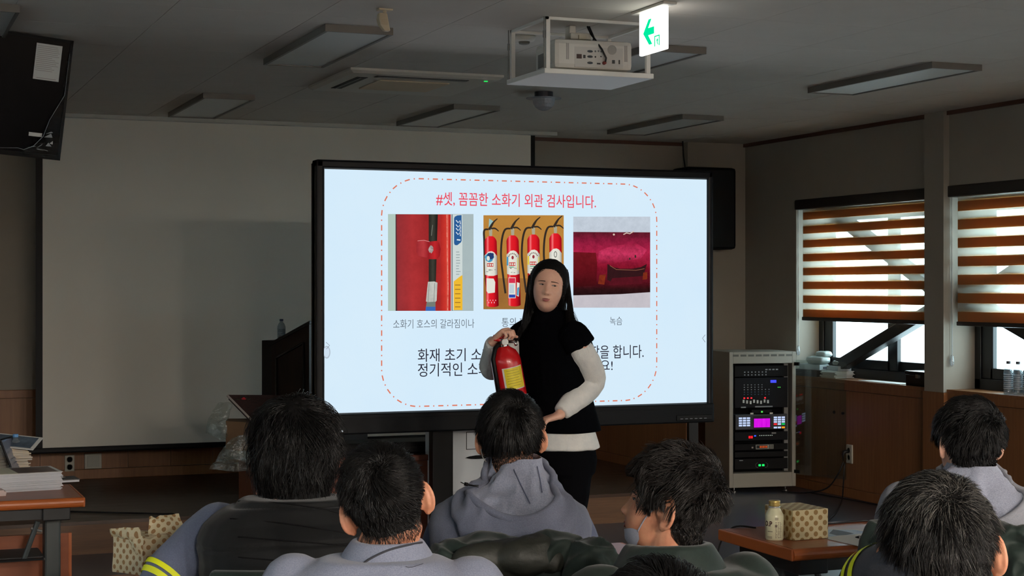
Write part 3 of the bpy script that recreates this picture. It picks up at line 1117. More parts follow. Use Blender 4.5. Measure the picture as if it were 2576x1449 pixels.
# white drawer cabinet standing between the columns
M_cab = mat('white_laminate', (214, 216, 218), rough=.45)
cab = thing('drawer_cabinet', 'white drawer cabinet with black bar handle under the large display', 'cabinet', (3.1, BY + .3, 0))
box_obj('cabinet_body', 2.80, 3.36, BY + .22, BY + .60, 0.02, .80, M_cab, cab, bev=.004, world=True)
for k, (z0, z1) in enumerate(((.46, .79), (.24, .45), (.03, .23))):
    d = box_obj('drawer_front', 2.803, 3.357, BY + .202, BY + .219, z0, z1, M_cab, cab, bev=.004, world=True)
    if k == 0:
        mb = MB()
        x0, x1, y_, za, zb2 = 2.885, 3.04, BY + .2015, .675, .765
        for q in ((x0, x1, za, za + .003), (x0, x1, zb2 - .003, zb2), (x0, x0 + .003, za, zb2), (x1 - .003, x1, za, zb2)):
            mb.box(q[0], q[1], y_ - .001, y_ + .001, q[2], q[3])
        mb.build('label_holder', M_black, d, world=True)
    zc = (z0 + z1) / 2 + (.01 if k == 0 else 0)
    mb = MB().tube([(2.885, BY + .19, zc), (2.90, BY + .185, zc + .001), (2.93, BY + .182, zc + .002), (3.12, BY + .182, zc + .002), (3.15, BY + .188, zc)], [.002, .006, .009, .009, .004], 10)
    mb.tube([(2.94, BY + .182, zc), (2.94, BY + .205, zc)], .005, 8).tube([(3.10, BY + .182, zc), (3.10, BY + .205, zc)], .005, 8)
    mb.build('handle', M_black, d, smooth=True, world=True)
# ================================================================== things on the ceiling and walls
T = Matrix.Translation
RZ = lambda a: Matrix.Rotation(a, 4, 'Z')
RX = lambda a: Matrix.Rotation(a, 4, 'X')
RY = lambda a: Matrix.Rotation(a, 4, 'Y')
M_grey = mat('grey_metal', (120, 120, 118), rough=.4, metal=.3)
M_chrome = mat('chrome', (200, 200, 200), rough=.2, metal=1.0)
M_beige = mat('beige_plastic', (196, 180, 152), rough=.5)
M_offwhite = mat('offwhite_plastic', (208, 202, 190), rough=.45)

# ---- projection screen
ps = thing('projection_screen', 'large white pull-down projection screen with black borders in front of back wall', 'projection screen', (2.9, 11.12, .43))
M_scr = mat('screen_fabric', (224, 216, 203), rough=.9, noise=.05, nscale=1.2)
box_obj('screen_fabric', 1.134, 4.611, 11.10, 11.102, .445, 2.625, M_scr, ps, world=True)
for a, b in ((1.09, 1.134), (4.611, 4.645)):
    box_obj('black_border', a, b, 11.0995, 11.1015, .445, 2.625, M_black, ps, world=True)
box_obj('weight_bar', 1.03, 4.70, 11.085, 11.115, .41, .447, M_black, ps, bev=.01, world=True)
box_obj('housing', .95, 4.80, 11.04, 11.20, 2.625, ZC - .008, mat('housing_white', (186, 184, 176), rough=.4), ps, bev=.004, world=True)

# ---- television hanging at left, tilted down, film still on it
e_ = Vector((0.9822, 0.1760, -0.0655)).normalized()
up_ = Vector((0.09385, -0.15797, 0.98297)).normalized()
nrm = e_.cross(up_).normalized()            # front normal (toward the audience)
if nrm.y > 0:
    nrm = -nrm
TRc = Vector((0.9197, 7.6646, 2.6305))
TVW, TVH = .97, .552
cen = TRc - e_ * TVW / 2 - up_ * TVH / 2
rotm = Matrix((e_, -nrm, up_)).transposed()
tv = thing('television', 'black flat television hanging from the ceiling with paper sheet stuck on it', 'television', cen, rot=rotm)
hw, hh = TVW / 2, TVH / 2
M_tvg = mat('tv_glass', (4, 4, 6), rough=.15, spec=.04)
box_obj('tv_body', -hw, hw, 0.0, .05, -hh, hh, M_black, tv, bev=.006)
mb = MB()
for q in ((-hw, hw, hh - .014, hh), (-hw, hw, -hh, -hh + .022), (-hw, -hw + .014, -hh, hh), (hw - .014, hw, -hh, hh)):
    mb.box(q[0], q[1], -.006, .002, q[2], q[3])
mb.build('tv_bezel', mat('tv_bezel', (7, 7, 9), rough=.5, spec=.12), tv)
box_obj('tv_screen', -hw + .014, hw - .014, -.002, .001, -hh + .022, hh - .014, M_tvg, tv)
M_paper = mat('white_paper', (214, 212, 206), rough=.7)
pap = MB().box(hw - .165, hw - .048, -.0045, -.0035, hh - .195, hh - .032).build('paper_notice', M_paper, tv)
M_print = mat('faint_print', (168, 158, 154), rough=.8)
mb = MB()
rnd = random.Random(5)
for i in range(14):
    z = hh - .042 - i * .0085
    mb.box(hw - .160, hw - .160 + rnd.uniform(.07, .105), -.0049, -.0046, z - .0022, z)
mb.box(hw - .150, hw - .062, -.0049, -.0046, hh - .189, hh - .186)
o = mb.build('paper_print', M_print, pap)
o['kind'] = 'stuff'
box_obj('sticker', hw - .155, hw - .095, -.0045, -.0035, -hh + .098, -hh + .115, M_paper, tv)
# peeling clear film at the lower corner
M_film = clear_mat('clear_film', (225, 230, 232), gloss=-.06, rough=.08, bump=.7, bscale=34)
gv, gf = [], []
N1 = 22
for i in range(N1):
    for j in range(N1):
        a, b = i / (N1 - 1), j / (N1 - 1)
        w = .02 + .17 * (1 - b) ** 3.2
        x = hw - .004 - a * w
        z = -hh + .01 + b * .46
        n_ = mnoise.noise(Vector((x * 26, z * 22, 1.7))) * .008 * (1 - b * .6) + .006
        gv.append((x, -.008 - abs(n_), z))
for i in range(N1 - 1):
    for j in range(N1 - 1):
        q = i * N1 + j
        gf.append((q, q + 1, q + N1 + 1, q + N1))
mesh_obj('protective_film', gv, gf, M_film, tv, smooth=True)
# bright folded edge of the film
pts = [(-hw * .5, -.016, -hh + .034)] + [(hw - .30 + .10 * t, -.016, -hh + .028 + .01 * t) for t in (0, .5, 1)] + \
      [(hw - .20 + .13 * math.sin(t * 1.4), -.016, -hh + .03 + .15 * t * t) for t in (.15, .4, .7, 1.0)] + [(hw - .016, -.014, -hh + .3), (hw - .014, -.012, hh - .06)]
M_fe = mat('film_edge_glint', (190, 195, 198), rough=.2, alpha=.55)
MB().tube(pts, .0011, 6).build('film_fold', M_fe, tv, smooth=True)
rg = random.Random(8)
for k in range(9):  # glints on the crumpled film, painted in as small pale slivers
    x, z = hw - .03 - rg.random() * .11, -hh + .03 + rg.random() * .09
    q = [(x + rg.uniform(-.028, .028), -.017 - rg.random() * .004, z + rg.uniform(-.012, .012)) for _ in range(3)]
    mesh_obj('film_glint', q, [(0, 1, 2)], M_fe, tv)
br = MB()
brt = Vector((cen.x - .15, cen.y + .09, 0))
br.box(brt.x - .03, brt.x + .03, brt.y - .03, brt.y + .03, cen.z, ZC - .008)
br.box(brt.x - .12, brt.x + .12, brt.y - .045, brt.y - .0, cen.z - .1, cen.z + .1)
br.build('ceiling_bracket', M_black, tv, world=True)

# ---- projector in its hanging cage
pc = thing('projector_cage', 'white square frame cage hanging from the ceiling around the projector', 'cage', (2.955, 6.56, 2.4))
M_cage = mat('cage_white', (226, 222, 214), rough=.45)
cx0, cx1, cy0, cy1, cz = 2.712, 3.205, 6.357, 6.77, 2.41
CT = ZC - .008
MB().box(cx0 - .012, cx1 + .012, cy0 - .01, cy1 + .012, cz, cz + .022).build('cage_plate', M_cage, pc, world=True, bevel=.003)
for x in (cx0, cx1 - .018):
    for y in (cy0, cy1 - .018):
        box_obj('cage_post', x, x + .018, y, y + .018, cz + .022, CT - .012, M_cage, pc, world=True)
for q in ((cx0, cx1, cy0, cy0 + .012), (cx0, cx1, cy1 - .012, cy1), (cx0, cx0 + .012, cy0, cy1), (cx1 - .012, cx1, cy0, cy1)):
    box_obj('cage_rim', q[0], q[1], q[2], q[3], CT - .012, CT, M_cage, pc, world=True)
for y in (cy0 - .006, cy1 - .012):
    MB().tube([(cx0 - .008, y + .01, cz + .02), (cx0 - .008, y + .01, CT)], .003, 6).tube([(cx0 - .008, y + .01, CT - .09), (cx0 - .008, y + .01, CT - .06)], .0055, 6).build('hanger_rod', M_grey, pc, world=True)

pj = thing('projector', 'white ceiling projector with rear ports and dangling cable', 'projector', (2.972, 6.55, 2.458), rz=R(-4))
pw, pd, ph = .182, .13, .118
body = MB().box(-pw, pw, -pd, pd, -.012, ph, bev=.022).build('projector_body', mat('projector_white', (210, 205, 197), rough=.4), pj, smooth=False)
pf = -pd - .0006


PKX, PKZ = .182 / .155, .118 / .092


def ppanel(x0, x1, z0, z1, m, name, d=.0015):
    x0, x1, z0, z1 = x0 * PKX, x1 * PKX, z0 * PKZ, z1 * PKZ
    return box_obj(name, x0, x1, pf - d, pf + .003, z0, z1, m, body)


M_port = mat('port_dark', (40, 38, 38), rough=.5)
ppanel(-.075, .115, -.002, .066, mat('port_plate', (196, 192, 186), rough=.5), 'port_plate', .0004)
ppanel(-.068, -.048, .026, .041, mat('port_brown', (58, 34, 26)), 'power_socket')
ppanel(-.042, -.033, .028, .039, M_port, 'usb_port')
for z in (.052, .034, .013):
    MB().ell((-.015 * PKX, pf, z * PKZ), (.014, .002, .0055), 14, 8).build('vga_port', mat('vga_blue', (60, 66, 72)), body)
for (x, z, r_) in ((.006, .053, .004), (.018, .054, .004), (.029, .053, .004), (.006, .034, .0035), (.028, .036, .003)):
    MB().ell((x * PKX, pf, z * PKZ), (r_ * 1.15, .002, r_ * 1.15), 10, 6).build('jack', M_port if z < .05 else M_grey, body)
ppanel(.012, .026, .009, .014, M_port, 'hdmi_port')
ppanel(.072, .083, .014, .026, M_port, 'lan_port')
ppanel(.098, .103, .013, .027, M_port, 'usb_slot')
MB().lathe([(.021, 0), (.021, .002), (.018, .0022), (.018, .001)], 24, T((.072 * PKX, pf, .06 * PKZ)) @ RX(R(90))).build('round_speaker', mat('speaker_mesh', (164, 160, 154), rough=.8), body)
for xx in (-.108, .122):
    mb = MB()
    for k in range(3):
        mb.box(xx * PKX + k * .005, xx * PKX + .0022 + k * .005, pf - .0004, pf + .002, .028, .098)
    o = mb.build('vent_slots', M_grey, body)
    o['kind'] = 'stuff'
M_cable = mat('black_cable', (14, 14, 16), rough=.5)
cz_top = CT - 2.46
MB().tube([(.012, -.02, cz_top), (.014, -.06, cz_top - .04), (.012, -.10, ph + .012), (.032, -.145, .075), (.050, -.148, .038), (.048, -.142, .018)], .0042, 8).build('cable', M_cable, pj, smooth=True)
MB().tube([(.02, -.02, cz_top), (.03, -.05, cz_top - .05), (.035, -.03, ph + .006), (.01, 0, ph)], .004, 8).build('cable', M_cable, pj, smooth=True)
MB().lathe([(.007, 0), (.008, .014), (.004, .02)], 10, T((.046, pf - .016, .018)) @ RX(R(-90))).build('red_plug', mat('plug_red', (130, 52, 48)), pj, smooth=True)
mb = MB().box(-.075, -.045, -.03, .03, ph - .01, cz_top).box(-.075, .02, -.045, .0, ph + .012, ph + .04)
mb.build('mount_bracket', M_offwhite, pj, bevel=.003)
box_obj('mount_box', -.04, -.005, -.055, -.045, ph + .012, ph + .03, mat('cream_box', (200, 192, 172)), pj)
box_obj('side_vent', -pw - .002, -pw + .004, -.08, .08, .01, .07, M_grey, body)

# ---- small white box hanging behind the cage at left (speaker-like unit), smoke detector, beige sensor, dome
sd = thing('smoke_detector', 'round off-white smoke detector on the ceiling behind the projector cage', 'smoke detector', (2.832, 6.895, ZC - .008))
MB().lathe([(.052, 0), (.052, -.012), (.046, -.022), (.030, -.026), (.0, -.026)], 28).build('detector_base', M_offwhite, sd, smooth=True)
MB().lathe([(.026, -.026), (.024, -.036), (.012, -.040), (.0, -.040)], 20).build('detector_grille', mat('detector_dark', (120, 116, 108)), sd, smooth=True)

se = thing('motion_sensor', 'beige elbow shaped motion sensor on a ceiling bracket at upper left', 'sensor', (2.022, 6.44, ZC - .008))
MB().box(-.03, .03, -.02, .02, -.008, 0).build('sensor_plate', M_beige, se, bevel=.002)
MB().tube([(0, 0, -.004), (0, 0, -.03)], .008, 10).build('sensor_stem', M_beige, se, smooth=True)
MB().loft([[(x * sx + ox, y * sy + oy, z) for x, y in ((-1, -1), (1, -1), (1, 1), (-1, 1))] for z, sx, sy, ox, oy in
           ((-.018, .018, .016, -.010, 0), (-.045, .021, .020, -.012, -.006), (-.07, .020, .020, -.008, -.012), (-.095, .013, .014, 0.004, -.018))]).build('sensor_head', M_beige, se, smooth=False, bevel=.006)

dm = thing('dome_light', 'clear faceted dome lamp on the ceiling below the projector cage', 'lamp', (3.746, 8.818, ZC - .008))
MB().lathe([(.055, 0), (.055, -.03), (.05, -.034)], 24).build('dome_mount', mat('dome_base', (40, 40, 48), rough=.4), dm, smooth=False)
M_dome = clear_mat('dome_clear', (205, 205, 212), gloss=.6, rough=.08, bump=.9, bscale=60, body=.34, bodycol=(206, 206, 214))
MB().lathe([(.105, -.036), (.105, -.039), (.066, -.041), (.066, -.05), (.062, -.07), (.05, -.09), (.03, -.104), (.012, -.11), (.001, -.111)], 20).build('dome_shade', M_dome, dm)
MB().box(-.035, -.005, -.02, .02, -.06, -.034).box(.0, .03, -.015, .025, -.055, -.034).build('dome_electronics', M_black, dm)

# ---- ceiling cassette air conditioner
ac = thing('air_conditioner', 'square ceiling cassette air conditioner with dark slots and green lamp', 'air conditioner', (2.82, 8.63, ZC - .008))
M_ac = mat('ac_white', (196, 188, 176), rough=.45)
h = .43
mb = MB()
mb.loft([[(x * s, y * s, z) for x, y in ((-1, -1), (1, -1), (1, 1), (-1, 1))] for s, z in ((h, 0), (h, -.012), (h - .02, -.026))])
mb.build('ac_panel', M_ac, ac)
mb2 = MB().box(-.20, .20, -.20, .20, -.034, -.026)
gr = mb2.build('intake_grille', mat('ac_grille', (206, 182, 152), rough=.5), ac, bevel=.004)
for k in (0, 3):
    s = box_obj('air_slot', -.26, .26, -.345, -.285, -.028, -.0245, mat('slot_dark', (12, 12, 12)), ac)
    s.matrix_world = world_of(ac) @ RZ(k * PI / 2)
    fl = MB().box(-.25, .25, -.325, -.318, -.031, -.026).build('slot_vane', M_grey, ac)
    fl.matrix_world = world_of(ac) @ RZ(k * PI / 2)
box_obj('pilot_lamp', .345, .365, -.355, -.345, -.030, -.026, emis('green_pilot', (40, 220, 90), 1.2), ac)

# ---- emergency exit sign, edge lit panel
ex_ = thing('exit_sign', 'bright white exit sign with green arrow hanging from the ceiling', 'sign', (3.03, 5.98, 2.55))
ya, yb2, za, zb = 5.865, 6.100, 2.464, ZC - .02
MB().box(3.022, 3.040, ya, yb2, za, zb, bev=.006).build('sign_panel', emis('sign_lit', (255, 255, 250), 3.2), ex_, world=True)
MB().box(3.0, 3.062, ya - .03, yb2 + .04, zb, ZC - .008, bev=.004).build('sign_housing', M_offwhite, ex_, world=True)
M_sg = emis('sign_green', (0, 236, 160), 1.0)


def sgn(pts, name, m=M_sg):
    # (u along +Y to the left, v up) in millimetres from the lower near corner of the panel, as flat print on the -X face
    vs_ = [(3.0214, ya + .235 * (1 - u), za + .176 * v) for u, v in pts]
    return mesh_obj(name, vs_, [tuple(range(len(vs_)))], m, ex_, world=True)


sgn([(.17, .50), (.38, .80), (.50, .80), (.37, .60), (.60, .60), (.60, .43), (.37, .43), (.53, .20), (.40, .20)][::-1], 'arrow_print')
for q in (((.60, .12), (.64, .12), (.64, .37), (.60, .37)), ((.77, .12), (.81, .12), (.81, .37), (.77, .37)), ((.60, .34), (.81, .34), (.81, .37), (.60, .37))):
    sgn(q, 'pictogram_print')
sgn([(.66, .14), (.70, .21), (.68, .26), (.72, .31), (.75, .26), (.73, .21), (.76, .14), (.735, .14), (.70, .19), (.685, .14)], 'pictogram_print')

# ---- black wall speaker with cable
sp = thing('wall_speaker', 'black loudspeaker hung on the back wall behind the display corner', 'speaker', (6.13, 11.25, 1.8))
MB().box(-.215, .22, -.14, .12, 0, .635, bev=.03).build('speaker_cabinet', mat('speaker_black', (6, 7, 10), rough=.7, spec=.1), sp)
box_obj('speaker_grille', -.19, .195, -.148, -.139, .02, .615, mat('grille_cloth', (8, 8, 10), rough=.95), sp, bev=.003)
MB().box(-.06, .06, .1, .15, .22, .42).build('wall_bracket', M_black, sp)
MB().tube([(-.13, .05, .63), (-.125, .09, .74), (-.115, .12, .855)], .006, 6).build('speaker_cable', M_cable, sp)

# ---- equipment rack in the corner
rk = thing('equipment_rack', 'grey steel equipment rack with audio gear and an open glass door in the corner', 'rack', (5.925, 10.475, 0), rz=R(-8))
M_rack = mat('rack_grey', (150, 145, 134), rough=.5)
W, D, Hh, z0 = .525, .5, 1.03, .035
mb = MB().box(0, .03, 0, D, z0, Hh).box(W - .03, W, 0, D, z0, Hh).box(.03, W - .03, 0, D, Hh - .085, Hh).box(.03, W - .03, 0, D, z0, z0 + .105).box(.03, W - .03, D - .02, D, z0, Hh)
mb.build('rack_frame', M_rack, rk, bevel=.003)
for k in range(8):
    box_obj('vent_slot', .028 + k * .06, .073 + k * .06, -.002, .003, Hh - .033, Hh - .018, mat('slot_grey', (92, 90, 84)), rk)
box_obj('rack_interior', .03, W - .03, .10, .12, z0 + .1, Hh - .085, mat('rack_black', (5, 5, 7), rough=.8, spec=.1), rk)
for x in (.06, W - .06):
    for y in (.06, D - .06):
        MB().lathe([(.02, 0), (.02, .006), (.006, .01), (.006, z0)], 10, T((x, y, 0))).build('levelling_foot', M_chrome, rk)
for x in (.032, W - .075):
    box_obj('rack_rail', x, x + .02 if x < .1 else x + .032, .045, .075, z0 + .11, Hh - .09, M_grey if x > .1 else M_black, rk)
# open glass door hinged at the right
door = thing('x', None, None)
door.name = 'glass_door'
door.parent = rk
door.location = (W - .004, -.006, 0)
door.rotation_euler = (0, 0, R(-64))
M_rglass = clear_mat('rack_glass', (238, 244, 243), gloss=.12, rough=.02, body=.02, bodycol=(150, 160, 160))
MB().box(0, .47, -.004, 0, z0 + .09, Hh - .06).build('door_glass', M_rglass, door)
for z in (z0 + .11, Hh - .09):
    MB().box(-.02, .035, -.008, .004, z - .012, z + .012).build('door_hinge', M_black, door)
MB().lathe([(.009, 0), (.009, .012), (.005, .016)], 12, T((.445, -.004, .60)) @ RX(R(90))).build('door_knob', M_black, door)

FX, FY = .052, .042      # front of the gear inside the rack


def rx(px):
    return (px - 1843) / (1965 - 1843) * (W - .10) + .05


def rz_(py):
    return 1.03 - (py - 885) / (1225 - 885) * (1.03 - .03)


def gear(name, y0, y1, m, lbl=None, x0=1846, x1=1966, d=.06, dy=0.0):
    o = box_obj(name, rx(x0), rx(x1), FY + dy, FY + d, rz_(y1), rz_(y0), m, rk, bev=.003)
    if lbl:
        o['label'] = lbl
    return o


def dot(par, x, y, w, h, m, name, proud=.003, dy=0.0):
    o = box_obj(name, rx(x - w / 2), rx(x + w / 2), FY - proud + dy, FY + .002 + dy, rz_(y + h / 2), rz_(y - h / 2), m, par)
    return o


M_gear = mat('gear_black', (6, 6, 8), rough=.5, spec=.15)
M_gear2 = mat('gear_navy', (9, 11, 17), rough=.5, spec=.15)
M_key = emis('key_white', (196, 214, 250), 1.0)
M_knob = mat('knob_grey', (150, 154, 158), rough=.4)
mx = gear('mixer', 920, 948, M_gear, 'dark top half of audio mixer')
mx2 = gear('mixer_console', 950, 1026, M_gear2, 'audio mixing console with sliders and blue display')
for i in range(7):
    for j in range(2):
        dot(mx, 1868 + i * 8, 936 + j * 7, 2.6, 3, M_knob, 'mixer_knob')
for i in range(4):
    dot(mx, 1917 + i * 8, 930, 5, 3, M_knob, 'mixer_knob')
for i in range(8):
    for j in range(5):
        if i < 6 or j > 1:
            dot(mx2, 1867 + i * 8, 968 + j * 6, 2.2, 2.2, M_knob if j < 3 else mat('knob_blue', (70, 100, 120)), 'mixer_knob')
    dot(mx2, 1865 + i * 7.9, 1009 + (i % 3) * 1.5, 4, 8, mat('fader_white', (200, 200, 196)), 'fader', .006)
M_rled = emis('red_led', (255, 50, 60), 1.1)
for x in (1867, 1875, 1883, 1914):
    dot(mx2, x, 1001, 3.4, 3.6, M_rled, 'red_lamp')
dot(mx2, 1933, 960, 13, 7, emis('blue_lcd', (70, 80, 255), 1.1), 'blue_display')
for x in (1944, 1948):
    dot(mx2, x, 975, 2, 2, emis('green_led', (90, 230, 90), .9), 'green_lamp')
dot(mx2, 1911, 1023, 40, 3, M_knob, 'fader_label')
dot(mx2, 1865, 1024, 11, 3, M_knob, 'fader_label')
pl_ = gear('small_device', 1031, 1040, M_gear, None, 1884, 1930)
dot(pl_, 1907, 1036, 4, 4, emis('green_led', (90, 230, 90), .9), 'green_lamp')
for x in (1884, 1928):
    dot(pl_, x, 1040, 7, 4, M_offwhite, 'bracket_foot')
bc = gear('broadcast_console', 1042, 1080, mat('console_grey', (44, 47, 54), rough=.5), 'broadcast console with lit keys and magenta display', 1846, 1963, .08, -.012)
dot(bc, 1905.5, 1063, 39, 33, mat('console_dark', (40, 10, 50), rough=.3), 'display_surround', .002, -.012)
dot(bc, 1905.5, 1063.5, 36, 22, emis('magenta_lcd', (226, 30, 236), 1.0, noise=.35, nscale=70, col2=(200, 0, 220), stretch=(1, 1, .1)), 'magenta_display', .004, -.012)
for i in range(3):
    for j in range(4):
        dot(bc, 1857 + i * 9, 1051 + j * 6, 7, 4.2, M_key, 'lit_key', .004, -.012)
for i in range(3):
    for j in range(5):
        m = M_key
        y = 1050.5 + j * 5.6 + (3 if j == 4 else 0)
        if j == 3 and i == 0:
            m = emis('key_red', (240, 40, 50), 1.0)
        elif j == 3 and i == 2:
            m = emis('key_green', (20, 200, 90), 1.0)
        elif j == 4 and i == 2:
            m = emis('key_orange', (255, 160, 30), 1.0)
        dot(bc, 1936 + i * 9, y, 7, 4, m, 'lit_key', .004, -.012)
rc = gear('receiver', 1086, 1108, M_gear2, 'receiver with red digits')
for x in (1879, 1884):
    dot(rc, x, 1099, 4, 6, emis('red_digit', (255, 30, 40), 1.1), 'red_digit')
dot(rc, 1891.5, 1096, 4, 3.4, emis('blue_led', (60, 100, 255), 1.1), 'blue_lamp')
for i in range(8):
    dot(rc, 1902 + i * 4, 1095.5, 1.6, 1.6, emis('white_led', (200, 215, 200), .7), 'white_lamp')
dot(rc, 1934, 1090, 10, 3.5, mat('sticker_grey', (140, 142, 142)), 'sticker')
tu = gear('tuner', 1116, 1132, M_gear, 'tuner with amber display')
dot(tu, 1913, 1124, 40, 11, mat('tuner_face', (170, 170, 160), rough=.4), 'tuner_face', .003)
dot(tu, 1907, 1124, 25, 8, mat('tuner_dark', (20, 12, 10)), 'tuner_window', .0035)
for i in range(5):
    dot(tu, 1903 + i * 3.6, 1124, 2.4, 5, emis('amber_digit', (200, 84, 40), .8), 'amber_digit', .004)
for i in range(3):
    for j in range(3):
        dot(tu, 1924 + i * 3.4, 1120.5 + j * 3.4, 2.6, 2.4, M_port, 'tuner_key', .0035)
dot(tu, 1885, 1125, 4, 4, M_chrome, 'knob', .006)
am = gear('blank_panel', 1136, 1150, M_gear)
am = gear('amplifier', 1153, 1180, M_gear, 'black power amplifier with two green lamps')
for x in (1902, 1910):
    dot(am, x, 1170, 5, 5, emis('green_glow', (30, 235, 100), 1.3), 'green_lamp')
dot(am, 1860, 1157, 8, 2, M_knob, 'name_plate')
for s in (-1, 1):
    MB().tube([(rx(1906 + s * 9), FY - .004, rz_(1163)), (rx(1906 + s * 14), FY - .006, rz_(1167)), (rx(1906 + s * 13), FY - .006, rz_(1174)), (rx(1906 + s * 8), FY - .004, rz_(1176))], .0018, 6).build('amp_trim', M_grey, am)

# ---- outlets, switch plate
M_plate = mat('outlet_plate', (176, 172, 158), rough=.4)


def outlet(name, lbl, cat, p, w, h_, rz, sockets=2):
    t = thing(name, lbl, cat, p, rz)
    box_obj('cover_plate', -w / 2, w / 2, -.012, 0, -h_ / 2, h_ / 2, M_plate, t, bev=.006)
    for k in range(sockets):
        z = (k - .5) * .052
        s = MB().lathe([(.021, 0), (.021, .003), (.018, .003), (.018, -.006), (.001, -.006)], 20, T((0, -.012, z)) @ RX(R(90))).build('socket', mat('socket_grey', (128, 124, 112)), t, smooth=False)
        for x in (-.009, .009):
            MB().lathe([(.0028, 0), (.0028, .004)], 8, T((x, -.009, z)) @ RX(R(90))).build('pin_hole', M_black, s)
    return t


outlet('wall_outlet', 'double socket outlet on the back wall below the projection screen', 'outlet', (1.351, YB - .016, .301), .066, .112, 0)
t = outlet('blank_plate', 'square blank wall plate right of the double socket', 'plate', (1.508, YB - .016, .309), .115, .105, 0, 0)
box_obj('plate_inset', -.042, .042, -.0145, -.011, -.038, .038, mat('plate_inset', (160, 158, 146), rough=.4), t, bev=.003)
t = outlet('wall_outlet', 'socket outlet with plugged-in black cord on the right wood panelling', 'outlet', (XW - .016, 9.90, .315), .075, .135, R(-90), 2)
MB().tube([(0, -.012, .02), (-.004, -.05, .015), (-.01, -.055, -.01), (-.012, -.05, -.05)], [.014, .013, .008, .005], 8).build('plug', M_cable, t, smooth=True)
MB().lathe([(.012, 0), (.012, .006), (.007, .012)], 12, T((XW - .024, 10.09, .60)) @ RY(R(-90))).build('coat_hook', M_black, None)
ck = bpy.data.objects['coat_hook']
settag(ck, 'small black knob on the wood panelling right of the rack', 'knob')


def cable(name, lbl, pts, r=.0055, m=None):
    # smooth path through points
    P_ = [Vector(p) for p in pts]
    out = []
    for i in range(len(P_) - 1):
        p0, p1, p2, p3 = P_[max(i - 1, 0)], P_[i], P_[i + 1], P_[min(i + 2, len(P_) - 1)]
        for k in range(8):
            t = k / 8
            out.append(.5 * ((2 * p1) + (p2 - p0) * t + (2 * p0 - 5 * p1 + 4 * p2 - p3) * t * t + (3 * p1 - p0 - 3 * p2 + p3) * t ** 3))
    out.append(P_[-1])
    o = MB().tube(out, r, 8).build(name, m or M_cable, None, smooth=True)
    settag(o, lbl, 'cable')
    return o


cable('power_cable', 'thick black cord drooping from the right wall socket to the rack', [(6.53, 9.905, .26), (6.50, 9.93, .17), (6.47, 10.03, .06), (6.40, 10.2, .012), (6.30, 10.36, .008)])
cable('power_cable', 'thin black cord lying on the grey floor toward the right table', [(6.535, 9.90, .25), (6.50, 9.86, .12), (6.38, 9.7, .009), (6.0, 9.2, .007), (5.6, 8.7, .007), (5.35, 8.1, .007), (5.1, 7.2, .007), (4.9, 6.6, .007)], .005)
cable('power_cable', 'black cord lying along the foot of the right wood panelling', [(6.45, 10.25, .008), (6.50, 9.8, .007), (6.52, 9.3, .007), (6.50, 8.6, .007), (6.3, 7.9, .007), (5.5, 7.0, .007), (4.9, 6.4, .007)], .005)
cable('power_cable', 'black cord running across the stage front beside the left table', [(1.0, 9.9, .195), (1.3, 9.7, .195), (1.62, 9.5, .195), (1.7, 9.39, .19), (1.74, 9.36, .05), (2.0, 9.2, .008), (2.3, 9.3, .008)], .0055)
# ================================================================== furniture and small things
M_ttop = wood_mat('table_laminate', (158, 88, 54), (144, 76, 46), rough=.32, scale=5, stretch=(.7, 8, 8), spec=.5)
M_tedge = mat('table_edge', (186, 98, 44), rough=.4, noise=.1, nscale=8)
M_tframe = mat('table_frame_grey', (66, 72, 72), rough=.45)
M_tdark = mat('table_black', (22, 23, 25), rough=.5)


